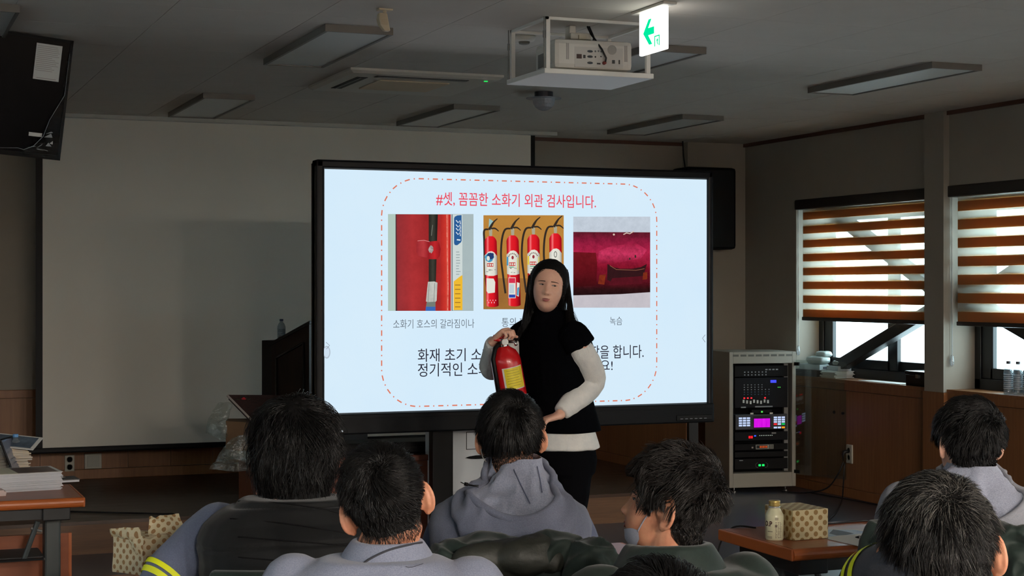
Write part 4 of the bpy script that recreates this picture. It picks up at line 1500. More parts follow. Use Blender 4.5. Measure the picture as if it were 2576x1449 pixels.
def make_table(lbl, x0, y0, L=1.8, D=.455, Hh=.72, shelf=True):
    """folding seminar table: origin at its lower left front corner"""
    t = thing('folding_table', lbl, 'table', (x0, y0, 0), group='folding seminar tables')
    th = .036
    MB().box(.012, L - .012, .014, D - .004, Hh - th, Hh).build('table_top', M_ttop, t)
    # bullnose edge all around: front and ends
    prof = [(-.002 + .016 * (1 - math.cos(a)) if False else .014 - .014 * math.cos(a), Hh - th / 2 + th / 2 * math.sin(a)) for a in [(-PI / 2) + PI * k / 8 for k in range(9)]]
    ringf = lambda x: [(x, y, z) for y, z in prof] + [(x, .016, Hh), (x, .016, Hh - th)]
    MB().loft([ringf(0.006), ringf(L - .006)]).build('front_edge', M_tedge, t, smooth=False)
    for x in (0, L - .012):
        MB().box(x, x + .012, .006, D, Hh - th, Hh).build('end_edge', M_tedge, t, bevel=.004)
    for x in (.07, L - .13):
        c = MB().box(x, x + .06, .17, .25, .05, Hh - th - .002).build('leg', M_tframe, t, bevel=.008)
        MB().box(x + .005, x + .055, .03, D - .03, .028, .06, bev=.012).build('leg_foot', M_tframe, t)
        for yy in (.05, D - .05):
            MB().lathe([(.022, 0), (.022, .016), (.01, .03)], 12, T((x + .03, yy, 0))).build('castor', M_tdark, t)
        MB().box(x - .02, x + .08, .04, D - .05, Hh - th - .05, Hh - th).build('top_bracket', M_tdark, t, bevel=.004)
        s = 1 if x < .5 else -1
        MB().tube([(x + .03 + s * .06, .12, Hh - th - .06), (x + .03 + s * .11, .12, Hh - th - .20)], .010, 8).build('fold_arm', M_tframe, t)
        MB().tube([(x + .03 + s * .045, .12, Hh - th - .098), (x + .03 + s * .085, .12, Hh - th - .085)], .0055, 8).build('fold_spring', M_grey, t)
    MB().box(.10, L - .10, .06, .09, Hh - th - .045, Hh - th).build('front_rail', M_tdark, t)
    MB().box(.10, L - .10, D - .09, D - .06, Hh - th - .045, Hh - th).build('rear_rail', M_tdark, t)
    if shelf:
        mb = MB()
        for yy in (.10, .16, .22, .28, .34):
            mb.tube([(.14, yy, Hh - .235), (L - .14, yy, Hh - .235)], .005, 6)
        for xx in (.14, L / 2, L - .14):
            mb.tube([(xx, .10, Hh - .235), (xx, .34, Hh - .235)], .006, 6)
        o = mb.build('book_shelf', M_tdark, t)
        o['kind'] = 'stuff'
        MB().box(.14, L - .14, .12, .34, Hh - .232, Hh - .228).build('shelf_board', M_tdark, t)
    MB().box(.012, L - .012, D - .03, D - .008, .22, Hh - .19).build('modesty_panel', M_ttop, t)
    MB().box(L - .012, L, D - .032, D - .006, .22, Hh - .19).build('panel_edge', M_tedge, t)
    MB().box(0, .012, D - .032, D - .006, .22, Hh - .19).build('panel_edge', M_tedge, t)
    return t


make_table('wooden folding table at left loaded with papers and books', .79 - 1.8, 6.22)
make_table('wooden folding table in front holding the tall dotted parcel', .56, 4.06, L=1.62)
make_table('wooden folding table at right with drink can and dotted box', 2.585, 4.19)

RT_, FW_ = Vector((math.cos(YAW), -math.sin(YAW), 0)), Vector((math.sin(YAW), math.cos(YAW), 0))


# ---- helper for stacks of sheets with ragged edges
def sheaf(name, lbl, cat, c, w, d, n, h, rz, m, cover=None, seed=0, jit=.006, group=None):
    rnd = random.Random(seed)
    t = thing(name, lbl, cat, c, rz, group=group)
    mb = MB()
    z = 0
    for i in range(n):
        dz = h / n
        ox, oy = rnd.uniform(-jit, jit), rnd.uniform(-jit, jit)
        mb.box(-w / 2 + ox, w / 2 + ox, -d / 2 + oy, d / 2 + oy, z, z + dz * .93)
        z += dz
    o = mb.build('sheets', m, t)
    o['kind'] = 'stuff'
    if cover:
        cv = MB().box(-w / 2 - .004, w / 2 + .004, -d / 2 - .004, d / 2 + .004, z, z + .0015).build('cover_sheet', M_paper, t)
        for (x0, x1, y0, y1, mm) in cover:
            MB().box(-w / 2 + x0 * w, -w / 2 + x1 * w, -d / 2 + y0 * d, -d / 2 + y1 * d, z + .0014, z + .0019).build('cover_print', mm, cv)
    return t


M_sheet = mat('paper_block', (196, 196, 200), rough=.8)
M_ph1 = mat('photo_dark', (66, 58, 58), rough=.3, noise=.8, nscale=20, col2=(110, 70, 60))
M_ph2 = mat('photo_blue', (120, 140, 158), rough=.3, noise=.8, nscale=14, col2=(60, 66, 80))
M_cream = mat('cream_print', (206, 200, 176), rough=.6)
z7 = .72
p = at(70, 1238, 'z', z7)
sheaf('paper_stack', 'thick stack of printed white handouts on the left table front', 'paper stack', (p.x - .06, p.y + .13, z7), .36, .22, 26, .068, R(6), M_sheet,
      [(0.02, .55, .03, .97, M_cream), (.55, .97, .06, .94, M_ph1)], 3)
p = at(5, 1247, 'z', z7)
sheaf('paper_slips', 'small pile of pinkish paper slips at the left table edge', 'paper', (p.x - .05, p.y + .02, z7), .12, .07, 4, .022, R(4), mat('pink_paper', (196, 176, 170), rough=.8), None, 5)
p = at(160, 1212, 'z', z7)
t = thing('notebook', 'closed dark grey notebook with label behind the paper stack', 'notebook', (p.x - .02, p.y + .03, z7), R(5))
MB().box(-.075, .075, -.055, .055, 0, .008).build('notebook_pages', M_sheet, t)
MB().box(-.077, .077, -.057, .057, .008, .012).build('notebook_cover', mat('dark_grey_cover', (70, 68, 68), rough=.5), t, bevel=.001)
box_obj('notebook_label', -.02, .035, .018, .038, .012, .0125, M_plate, t)
# magazine piles at the back of the table
p = at(40, 1180, 'z', z7)
sheaf('magazine_pile', 'untidy pile of magazines behind the leaning tablet', 'magazines', (p.x - .06, p.y + .0, z7), .21, .15, 16, .10, R(8), mat('mag_block', (178, 172, 168), rough=.7, noise=.5, nscale=30, col2=(196, 180, 150)), [(0.02, .98, .02, .98, M_cream)], 11, .012)
p = at(62, 1180, 'z', z7)
mg = thing('magazine', 'loose glossy magazine sticking out on top of the pile', 'magazine', (p.x - .04, p.y + .0, z7 + .118), R(-24), rot=(RZ(R(-24)) @ RX(R(16)) @ RY(R(6))).to_3x3())
MB().box(-.10, .10, -.07, .07, 0, .004).build('magazine_pages', M_paper, mg)
MB().box(-.085, .085, -.06, .06, .004, .0045).build('magazine_cover', M_ph2, mg)
p = at(30, 1181, 'z', z7)
pT = at(44, 1186, 'z', z7)
u_ = (-RT_ * .36 + Vector((0, 0, .93))).normalized()
w_ax = (FW_ * .99 - RT_ * .10).normalized()
n_ax = u_.cross(w_ax).normalized()
w_ax = n_ax.cross(u_).normalized()
tb = thing('tablet', 'thin dark tablet leaning up beside the blue-capped bottle', 'tablet', (pT.x, pT.y, z7 + .003), rot=Matrix((w_ax, -n_ax, u_)).transposed())
MB().box(-.10, .10, -.004, .004, 0, .150, bev=.003).build('tablet_body', M_black, tb)
MB().box(-.092, .092, .0042, .0052, .008, .142).build('tablet_screen', mat('tablet_screen', (110, 116, 132), rough=.15), tb)
MB().box(-.03, .03, -.05, .0, .0, .004).build('tablet_stand', M_black, tb)


# ---- plastic bottles
M_pet = clear_mat('clear_pet', (214, 224, 230), gloss=.5, rough=.06, body=.22, bodycol=(150, 162, 170), bump=.35, bscale=90)
M_water = clear_mat('water', (222, 232, 238), gloss=.3, rough=.02)
M_plabel = clear_mat('bottle_label', (240, 240, 240), gloss=.2, rough=.2, body=.5, bodycol=(232, 234, 238))


def bottle(lbl, loc, h, r, capm, label=False, group=None, rings=0):
    t = thing('water_bottle', lbl, 'bottle', loc, group=group)
    prof = [(r * .86, 0), (r, .01), (r, h * .12)]
    nr = rings or 6
    for k in range(nr):
        z = h * (.14 + .46 * k / nr)
        prof += [(r, z), (r * .955, z + h * .012), (r, z + h * .03)]
    prof += [(r, h * .64), (r * .96, h * .70), (r * .72, h * .80), (r * .42, h * .87), (r * .40, h * .91)]
    MB().lathe(prof, 20).build('bottle_body', M_pet, t, smooth=True)
    MB().lathe([(r * .46, h * .915), (r * .46, h * .985), (r * .43, h)], 18).build('bottle_cap', capm, t, smooth=False)
    if label:
        for k in range(8):
            MB().lathe([(r * 1.012, h * (.16 + .06 * k)), (r * 1.012, h * (.185 + .06 * k))], 18, cap=False).build('label_stripe', M_plabel, t, smooth=True)
    else:
        MB().lathe([(r * .93, .012), (r * .93, h * .58)], 18).build('water', M_water, t, smooth=True)
    return t


M_bluecap = mat('blue_cap', (92, 144, 196), rough=.4)
M_navycap = mat('navy_cap', (44, 60, 92), rough=.4)
M_greycap = mat('grey_cap', (70, 72, 80), rough=.4)
p = at(32, 1180, 'z', z7)
bottle('clear water bottle with light blue cap on the left table', (p.x + .01, p.y - .02, z7), .152, .026, M_bluecap)

# ---- tall dotted parcel and dotted box, drink can on the tables
def dotted(name, base, dotc, scale, r=.33):
    m = bpy.data.materials.new(name)
    m.use_nodes = True
    nt = m.node_tree
    b = nt.nodes['Principled BSDF']
    b.inputs['Roughness'].default_value = .55
    tc = nt.nodes.new('ShaderNodeTexCoord')
    uv = nt.nodes.new('ShaderNodeVectorMath')
    uv.operation = 'SCALE'
    uv.inputs['Scale'].default_value = scale
    nt.links.new(tc.outputs['UV'], uv.inputs[0])
    fr = nt.nodes.new('ShaderNodeVectorMath')
    fr.operation = 'FRACTION'
    # offset every other row: use two lattices
    outs = []
    for off in ((0, 0, 0), (.5, .5, 0)):
        ad = nt.nodes.new('ShaderNodeVectorMath')
        ad.operation = 'ADD'
        ad.inputs[1].default_value = off
        nt.links.new(uv.outputs[0], ad.inputs[0])
        f_ = nt.nodes.new('ShaderNodeVectorMath')
        f_.operation = 'FRACTION'
        nt.links.new(ad.outputs[0], f_.inputs[0])
        ds = nt.nodes.new('ShaderNodeVectorMath')
        ds.operation = 'DISTANCE'
        ds.inputs[1].default_value = (.5, .5, 0)
        nt.links.new(f_.outputs[0], ds.inputs[0])
        lt = nt.nodes.new('ShaderNodeMath')
        lt.operation = 'LESS_THAN'
        lt.inputs[1].default_value = r
        nt.links.new(ds.outputs['Value'], lt.inputs[0])
        outs.append(lt)
    mx = nt.nodes.new('ShaderNodeMath')
    mx.operation = 'MAXIMUM'
    nt.links.new(outs[0].outputs[0], mx.inputs[0])
    nt.links.new(outs[1].outputs[0], mx.inputs[1])
    cm = nt.nodes.new('ShaderNodeMix')
    cm.data_type = 'RGBA'
    cm.inputs['A'].default_value = srgb(*base)
    cm.inputs['B'].default_value = srgb(*dotc)
    nt.links.new(mx.outputs[0], cm.inputs['Factor'])
    nt.links.new(cm.outputs['Result'], b.inputs['Base Color'])
    return m


def box_uv(o):
    """UVs in metres projected per face (for the printed wrapping paper)"""
    me = o.data
    uvl = me.uv_layers.new(name='UVMap')
    for p in me.polygons:
        n = p.normal
        ax = max(range(3), key=lambda i: abs(n[i]))
        for li in p.loop_indices:
            c = me.vertices[me.loops[li].vertex_index].co
            uvl.data[li].uv = ((c.y, c.z), (c.x, c.z), (c.x, c.y))[ax]
    return o


M_dots = dotted('dotted_wrap', (206, 190, 146), (150, 116, 62), 1 / .0335, .235)
M_dots2 = dotted('dotted_wrap_pale', (214, 200, 164), (160, 122, 78), 1 / .030, .215)
# right: neat wrapped box
pA, pB = at(1995, 1361, 'z', .72), at(2080, 1354, 'z', .72)
gx = thing('wrapped_box', 'neat box wrapped in gold dotted paper beside the drink can', 'box', (pA.x, pA.y, .72), rz=R(2))
ww, dd, hb = (pB - pA).length + .002, .16, .094
box_uv(MB().box(0, ww, 0, dd, 0.0005, hb, bev=.003).build('wrapped_box_body', M_dots, gx))
MB().prism([(0, 0), (.016, 0), (.0, .03)], -.0015, 0, T((0, dd * .1, .0005)) @ RZ(R(90)) @ RX(R(90))).build('paper_fold', M_dots, gx)
# drink can
p = at(1956, 1360, 'z', .72)
cn = thing('drink_bottle', 'cream aluminium coffee bottle with gold cap and dark letters', 'bottle', (p.x, p.y + .018, .72))
M_can = mat('can_cream', (216, 212, 176), rough=.35, spec=.6)
r_ = .0285
MB().lathe([(r_ * .88, 0), (r_, .006), (r_, .074), (r_ * .97, .079), (r_ * .60, .098), (r_ * .56, .101)], 32).build('can_body', M_can, cn, smooth=True)
MB().lathe([(r_ * .62, .100), (r_ * .62, .103), (r_ * .56, .104), (r_ * .58, .106)], 28).build('can_neck', mat('can_neck', (210, 210, 204), rough=.25, metal=.7), cn, smooth=True)
cp = [(r_ * .60, .105), (r_ * .62, .107)]
for k in range(3):
    cp += [(r_ * .60, .109 + k * .003), (r_ * .62, .1105 + k * .003)]
cp += [(r_ * .62, .121), (r_ * .57, .1225)]
MB().lathe(cp, 28).build('can_cap', mat('gold_cap', (190, 164, 96), rough=.3, metal=.6), cn, smooth=True)


def on_can(name, body, a0, z0, h_, m, width=None, bold=0.0):
    """lettering bent around the can; a0 = angle of its left end (radians, 0 toward the camera)"""
    o = text_mesh(name, body, m, cn, height=h_, width=width, bold=bold)
    phi0 = math.atan2(-p.y, -p.x)
    for v in o.data.vertices:
        a = phi0 + a0 + v.co.x / r_
        v.co = Vector(((r_ + .0003) * math.cos(a), (r_ + .0003) * math.sin(a), z0 + v.co.y))
    return o


M_cb = mat('can_brown', (66, 30, 26), rough=.5)
on_can('lettering', 'T.O.P', -1.75, .0445, .0165, M_cb, width=.043, bold=.03)
rnd = random.Random(2)


def can_bar(a0, a1, z0, z1, m):
    phi0 = math.atan2(-p.y, -p.x)
    v = []
    n = 6
    for k in range(n):
        a = phi0 + a0 + (a1 - a0) * k / (n - 1)
        v += [((r_ + .0003) * math.cos(a), (r_ + .0003) * math.sin(a), z0), ((r_ + .0003) * math.cos(a), (r_ + .0003) * math.sin(a), z1)]
    return v, [(2 * k, 2 * k + 2, 2 * k + 3, 2 * k + 1) for k in range(n - 1)]


mb = MB()
for k in range(12):
    v, f = can_bar(.06 + k * .032, .06 + k * .032 + rnd.uniform(.008, .022), .064, .072, M_cb)
    mb.add(v, f)
for k in range(11):
    for q in range(3):
        a = .06 + q * .26 + rnd.uniform(0, .05)
        v, f = can_bar(a, a + rnd.uniform(.1, .22), .010 + k * .0046, .0116 + k * .0046, M_cb)
        mb.add(v, f)
v, f = can_bar(.05, .30, .042, .050, M_cb)
mb.add(v, f)
for k in range(2):
    v, f = can_bar(-.85, -.25, .008 + k * .004, .0095 + k * .004, M_cb)
    mb.add(v, f)
v, f = can_bar(-.8, -.2, .028, .030, M_cb)
mb.add(v, f)
o = mb.build('fine_print', mat('print_brown', (110, 92, 74), rough=.5), cn)
o['kind'] = 'stuff'

# papers and pen on the right table
def sheet_px(name, lbl, pix, m, th=.0006, z=.72):
    """sheet of paper lying on the table; outline from its corners on the table plane"""
    P_ = [at(x, y, 'z', z) for x, y in pix]
    c = sum(P_, Vector()) / len(P_)
    t = thing(name, lbl, 'paper', (c.x, c.y, z + .0001))
    MB().prism([(q.x - c.x, q.y - c.y) for q in P_][::-1], 0, th).build('sheet', m, t)
    return t, c


s2, c_ = sheet_px('large_sheet', 'large blank pale sheet lying behind the handout', [(2081, 1338), (2081, 1327), (2219, 1317), (2300, 1338), (2300, 1345)], mat('pale_paper', (206, 198, 202), rough=.6))
sh, c_ = sheet_px('handout_sheet', 'printed handout sheet with a blue picture on the right table', [(2083, 1357), (2082, 1331), (2155, 1332), (2260, 1350), (2240, 1386), (2166, 1376)], M_paper, .0012)


def print_px(name, pix, m, k):
    P_ = [at(x, y, 'z', .72) for x, y in pix]
    return MB().prism([(q.x - c_.x, q.y - c_.y) for q in P_][::-1], .0012 + k * .0002, .0013 + k * .0002).build(name, m, sh)


print_px('blue_print', [(2084, 1352), (2083, 1333), (2150, 1334), (2190, 1341), (2140, 1346), (2110, 1348)], mat('sky_print', (150, 176, 204), rough=.5, noise=.7, nscale=30, col2=(200, 212, 220)), 0)
print_px('dark_print', [(2086, 1343), (2096, 1333), (2125, 1338), (2148, 1343), (2128, 1347), (2105, 1348)], mat('dark_car_print', (80, 84, 96), rough=.5), 1)
p2 = at(2178, 1355, 'z', .721)
pe = thing('pen', 'black and silver ballpoint pen lying on the handout sheet', 'pen', (p2.x, p2.y, .7258), rz=R(-20))
MB().tube([(-.033, 0, 0), (-.026, 0, 0), (-.022, 0, 0)], [.0012, .003, .0045], 10).build('pen_tip', M_black, pe, smooth=True)
MB().tube([(-.022, 0, 0), (-.004, 0, 0)], .0046, 10).build('pen_collar', M_chrome, pe, smooth=True)
MB().tube([(-.004, 0, 0), (.018, 0, 0)], .0047, 10).build('pen_grip', M_black, pe, smooth=True)
MB().tube([(.018, 0, 0), (.10, 0, 0)], .0042, 10).build('pen_barrel', M_chrome, pe, smooth=True)
cable('laptop_cable', 'loop of black cable behind the dotted box', [(3.0, 4.66, .73), (2.93, 4.62, .76), (2.88, 4.60, .74), (2.96, 4.6, .723), (3.1, 4.61, .723), (3.3, 4.60, .723)], .0032)
cable('laptop_cable', 'black cable falling off the far edge of the right table', [(2.70, 4.60, .724), (2.64, 4.66, .715), (2.60, 4.68, .60), (2.62, 4.67, .3), (2.7, 4.7, .008)], .003)

# left: torn tall dotted parcel on the front table
pb = at(360, 1385, 'd', 4.42)
PX, PYd = pb.x, pb.y
gp = thing('dotted_parcel', 'tall torn parcel wrapped in cream dotted paper at lower left', 'parcel', (PX, PYd, .72), rz=R(8))
hP = pb.z - .72 + .035
rnd = random.Random(4)
w1, w2 = .20, .115        # right face along +x, left face going back along the rotated axis


def pcorner():
    a = R(118)             # left face runs back-left
    return [(0, 0), (w1, .012), (w1 + math.cos(a) * w2, .012 + math.sin(a) * w2), (math.cos(a) * w2, math.sin(a) * w2)]


ring0 = pcorner()
bm = bmesh.new()
NS, NH = 10, 12
loops = []
for j in range(NH + 1):
    z = hP * j / NH
    vs_ = []
    for k in range(4):
        a, b = Vector(ring0[k] + (0,)), Vector(ring0[(k + 1) % 4] + (0,))
        for i in range(NS):
            q = a.lerp(b, i / NS)
            n_ = mnoise.noise(Vector((q.x * 22 + 3, q.y * 22, z * 18))) * .0035
            c_ = Vector((w1 / 2, .05, 0))
            dirn = (q - c_).normalized()
            q = q + dirn * n_
            zz = z + (mnoise.noise(Vector((q.x * 30, q.y * 30, 9))) * .010 * (j / NH) ** 3 if j == NH else 0)
            vs_.append(bm.verts.new((q.x, q.y, zz)))
    loops.append(vs_)
n4 = NS * 4
for j in range(NH):
    for i in range(n4):
        bm.faces.new((loops[j][i], loops[j][(i + 1) % n4], loops[j + 1][(i + 1) % n4], loops[j + 1][i]))
ctr = bm.verts.new((w1 * .45, .05, hP + .004))
for i in range(n4):
    bm.faces.new((loops[NH][i], loops[NH][(i + 1) % n4], ctr))
me = bpy.data.meshes.new('parcel_body')
bm.to_mesh(me)
bm.free()
me.materials.append(M_dots2)
po = bpy.data.objects.new('parcel_body', me)
COL.objects.link(po)
po.parent = gp
uvl = me.uv_layers.new(name='UVMap')
for pg in me.polygons:
    n = pg.normal
    for li in pg.loop_indices:
        c = me.vertices[me.loops[li].vertex_index].co
        if abs(n.z) > .6:
            uvl.data[li].uv = (c.x, c.y)
        elif abs(n.x * math.sin(R(118)) - n.y * math.cos(R(118))) > .7:
            uvl.data[li].uv = ((c.x * math.cos(R(118)) + c.y * math.sin(R(118))) * 1.25, c.z)
        else:
            uvl.data[li].uv = (c.x, c.z)


def crumple(name, pts, amp, seed, n=14, parent=gp):
    """torn paper flap: bilinear patch over four corners with creases"""
    A_, B_, C_, D_ = [Vector(q) for q in pts]
    v, f = [], []
    uvs = []
    for i in range(n):
        for j in range(n):
            s_, t_ = i / (n - 1), j / (n - 1)
            q = A_.lerp(B_, s_).lerp(D_.lerp(C_, s_), t_)
            nz = mnoise.noise(Vector((q.x * 40 + seed, q.y * 40, q.z * 40))) + .5 * mnoise.noise(Vector((q.x * 95, q.y * 95 + seed, q.z * 95)))
            nrm_ = (B_ - A_).cross(D_ - A_).normalized()
            q = q + nrm_ * (nz * amp + amp * 1.8 * math.sin(PI * t_) * math.sin(PI * s_))
            if j == n - 1:
                q = q + (D_ - A_) * (.12 * mnoise.noise(Vector((s_ * 7, seed, 0))))
            v.append(q)
            uvs.append((s_ * (B_ - A_).length, t_ * (D_ - A_).length))
    for i in range(n - 1):
        for j in range(n - 1):
            q = i * n + j
            f.append((q, q + n, q + n + 1, q + 1))
    o = mesh_obj(name, v, f, M_dots2, parent, smooth=False)
    ul = o.data.uv_layers.new(name='UVMap')
    for lp_ in o.data.loops:
        ul.data[lp_.index].uv = uvs[lp_.vertex_index]
    return o


ax_, ay_ = math.cos(R(118)) * w2, math.sin(R(118)) * w2
crumple('paper_flap', [(.02, .02, hP - .002), (.13, .03, hP - .002), (.12, .06, hP + .05), (.035, .06, hP + .046)], .006, 1)
crumple('paper_flap', [(ax_ - .004, ay_, hP - .006), (.004, .0, hP - .012), (-.005, .015, hP + .026), (ax_ - .012, ay_ - .01, hP + .018)], .006, 5)
crumple('paper_flap', [(.002, -.003, hP + .004), (ax_ * .55, ay_ * .5 - .004, hP + .004), (ax_ * .35, ay_ * .28 - .006, hP - .04), (-.004, -.004, hP - .052)], .004, 8)
crumple('paper_flap', [(.12, .012, hP - .004), (w1, .014, hP - .004), (w1, .05, hP + .006), (.13, .05, hP + .02)], .003, 12)

# ---- sill things: boxes and bags at the far window, bottles at the near one
M_box1 = mat('box_white', (196, 200, 204), rough=.5)
M_box2 = mat('box_dark', (84, 82, 88), rough=.5)
M_bag = clear_mat('plastic_bag', (215, 222, 222), gloss=.4, rough=.15, body=.45, bodycol=(204, 212, 208), bump=.6, bscale=60)
sx, sy = 6.655, 10.40
z = SILL
t = thing('flat_box', 'long dark grey carton at the bottom of the pile on the far sill', 'box', (sx, sy, z), R(4))
box_obj('carton', -.05, .09, -.02, .24, 0, .05, M_box2, t, bev=.003)
sheaf('paper_pad', 'stack of white paper pads beside the dark carton on the sill', 'paper', (sx + .05, sy - .15, z), .17, .17, 7, .05, R(5), M_paper, None, 9, .01)
t = thing('white_box', 'long white carton with dark label lying on the dark carton', 'box', (sx, sy, z + .05), R(3))
b_ = box_obj('carton', -.05, .08, -.06, .2, 0, .04, M_box1, t, bev=.003)
box_obj('carton_label', -.02, .06, -.0615, -.059, .012, .024, mat('navy_label', (50, 56, 84)), t)
t = thing('small_box', 'small white carton on top of the paper pads', 'box', (sx + .07, sy - .14, z + .05), R(3))
box_obj('carton', -.06, .06, -.07, .07, 0, .036, M_box1, t, bev=.003)


def bag(name, lbl, loc, s, seed):
    t = thing(name, lbl, 'bag', loc, R(10))
    v, f = [], []
    nu, nv = 20, 12
    for j in range(nv + 1):
        a = -PI / 2 + PI * j / nv
        for i in range(nu):
            b = 2 * PI * i / nu
            sq = lambda c_: math.copysign(abs(c_) ** .6, c_)
            d_ = Vector((sq(math.cos(a) * math.cos(b)), sq(math.cos(a) * math.sin(b)), sq(math.sin(a))))
            k = 1 + .16 * mnoise.noise(d_ * 2.5 + Vector((seed, 0, 0))) + .07 * mnoise.noise(d_ * 7 + Vector((0, seed, 0)))
            v.append((d_.x * s[0] * k, d_.y * s[1] * k, s[2] + d_.z * s[2] * min(k, 1.05)))
    zmin = min(q[2] for q in v)
    v = [(q[0], q[1], q[2] - zmin + .0005) for q in v]
    for j in range(nv):
        for i in range(nu):
            k = (i + 1) % nu
            f.append((j * nu + i, j * nu + k, (j + 1) * nu + k, (j + 1) * nu + i))
    mesh_obj('bag_film', v, f, M_bag, t, smooth=True)
    MB().box(-s[0] * .7, s[0] * .7, -s[1] * .75, s[1] * .75, s[2] * .35, s[2] * 1.5).build('bag_contents', mat('bag_fill', (176, 186, 182), rough=.7, noise=.6, nscale=18, col2=(96, 110, 104)), t, bevel=.008)
    return t


bag('plastic_bag', 'crumpled clear bag with dark print lying on the white carton', (sx + .0, sy + .03, z + .0905), (.055, .10, .03), 2)
bag('plastic_bag', 'shiny white plastic pack on top of the sill pile', (sx + .03, sy - .0, z + .145), (.045, .06, .022), 6)
bag('plastic_bag', 'pale plastic pack resting on the small white carton', (sx + .07, sy - .15, z + .0865), (.04, .05, .020), 9)
bb = thing('black_box', 'black glossy equipment box on the far sill beside the pier', 'box', (6.66, 9.06, SILL))
box_obj('box_body', -.06, .09, -.05, .20, 0, .075, mat('gloss_black', (14, 14, 16), rough=.2), bb, bev=.004)
box_obj('box_lid', -.065, .095, -.055, .205, .077, .10, mat('gloss_black', (14, 14, 16)), bb, bev=.005)
box_obj('box_clasp', -.068, -.06, .05, .08, .055, .08, M_chrome, bb)
sb = thing('folded_sheet', 'bright white sheet lying flat on the far window sill', 'paper', (6.66, 9.62, SILL + .0005))
box_obj('sheet', -.06, .06, -.30, .20, 0, .004, M_paper, sb)
for k, (px, w_) in enumerate(((2531, 'leftmost'), (2548, 'middle'), (2566, 'rightmost'))):
    p = at(px, 988, 'z', SILL)
    bottle('%s of three clear striped water bottles on the right window sill' % w_, (6.655, p.y + (6.655 - p.x) * 0 + [0.02, 0.0, -.02][k] * 0, SILL), .205, .031, M_greycap, True, 'bottles on the right window sill', 8)
# place the three bottles side by side on the sill
bt = [o for o in bpy.data.objects if o.get('group') == 'bottles on the right window sill']
for k, o in enumerate(bt):
    o.location = (6.66 + .012 * k, 8.27 - .075 * k, SILL)

# ---- lectern on the stage with bottle
M_lect = wood_mat('lectern_wood', (50, 32, 26), (34, 22, 18), rough=.35, scale=5, stretch=(8, 8, .6))
M_lecd = mat('lectern_dark', (24, 22, 22), rough=.4)
Bx = Vector((2.63, 9.95, 0))
ud = Vector((-.18, .25, 0))
LU = ud.length
ud.normalize()
fd_ = Vector((ud.y, -ud.x, 0))               # along the front, to the right and back
lc = thing('lectern', 'dark wooden lectern standing on the stage behind the display', 'lectern', (Bx.x, Bx.y, STZ))
ML = Matrix(((ud.x, fd_.x, 0, 0), (ud.y, fd_.y, 0, 0), (0, 0, 1, 0), (0, 0, 0, 1)))      # local x = depth (away), y = along the front
hB, hA = 1.276 - STZ, 1.137 - STZ
sidep = [(0, 0.0), (LU, 0.0), (LU, hA), (0, hB)]
TX = Matrix(((1, 0, 0, 0), (0, 0, 1, 0), (0, 1, 0, 0), (0, 0, 0, 1)))
for y in (0, .57):
    MB().prism(sidep, y, y + .03, ML @ TX).build('side_board', M_lect, lc)
MB().box(.0, .03, .03, .57, 0, hB, ML).build('front_board', M_lect, lc)
MB().prism([(-.01, hB), (LU + .01, hA - .005), (LU + .01, hA + .014), (-.01, hB + .02)], -.008, .608, ML @ TX).build('sloped_top', M_lecd, lc)
mb = MB()
iu = lambda t, z: (LU * t, z)
inner = [(.14, .12), (.86, .12), (.86, None), (.14, None)]
q = []
for t, z in inner:
    q.append((LU * t, z if z is not None else (hB + (hA - hB) * t) - .10))
for k in range(4):
    (x0, z0_), (x1, z1_) = q[k], q[(k + 1) % 4]
    mb.tube([ML @ Vector((x0, -.002, z0_)), ML @ Vector((x1, -.002, z1_))], .008, 6)
mb.build('panel_moulding', M_lecd, lc, smooth=True)
MB().box(-.02, LU + .02, -.02, .62, 0, .07, ML).build('plinth', M_lect, lc, bevel=.004)
wz = 1.165 - STZ
MB().box(LU + .002, LU + .10, .02, .16, 0, wz, ML).build('side_wing', M_lecd, lc, bevel=.004)
MB().box(LU + .0, LU + .13, .16, .5, wz - .04, wz - .02, ML).build('rear_shelf', M_lecd, lc)
pq = at(708, 852, 'd', 10.52)
MB().box(-.05, .05, -.05, .05, -.02, 0, T((pq.x - Bx.x, pq.y - Bx.y, wz - .02))).build('bottle_shelf', M_lecd, lc)
bottle('clear water bottle with dark blue cap on the lectern', (pq.x, pq.y, STZ + wz - .02), .155, .027, M_navycap)

# ---- low wooden desk in front of the stage with a dark case and the wrapped flower box
dY = 8.15
dx0, dx1 = at(645, 1150, 'y', dY).x, at(1118, 1150, 'y', dY).x
dz = at(1000, 1147, 'y', dY).z
M_desk = wood_mat('desk_wood', (126, 66, 42), (106, 52, 34), rough=.4, scale=5, stretch=(.6, 8, 8))
dk = thing('low_desk', 'low reddish wooden desk half hidden behind the display', 'desk', ((dx0 + dx1) / 2, dY + .2, 0))
MB().box(dx0, dx1, dY, dY + .42, dz - .03, dz).build('desk_top', M_desk, dk, world=True, bevel=.004)
MB().box(dx0 + .02, dx1 - .02, dY + .012, dY + .032, .06, dz - .032).build('front_panel', M_desk, dk, world=True)
for x in (dx0 + .0, dx1 - .03):
    MB().box(x, x + .03, dY + .01, dY + .41, 0, dz - .031).build('desk_side', M_desk, dk, world=True)
kx0, kx1 = at(842, 1130, 'y', dY + .1).x, at(1108, 1130, 'y', dY + .1).x
kc = thing('instrument_case', 'long black case lying on the low desk under the display', 'case', ((kx0 + kx1) / 2, dY + .2, dz))
MB().box(kx0, kx1, dY + .06, dY + .30, dz + .0, dz + .066, bev=.012).build('case_body', M_black, kc, world=True)
MB().box(kx0 + .12, kx1 - .12, dY + .05, dY + .06, dz + .03, dz + .04).build('case_handle', M_black, kc, world=True)
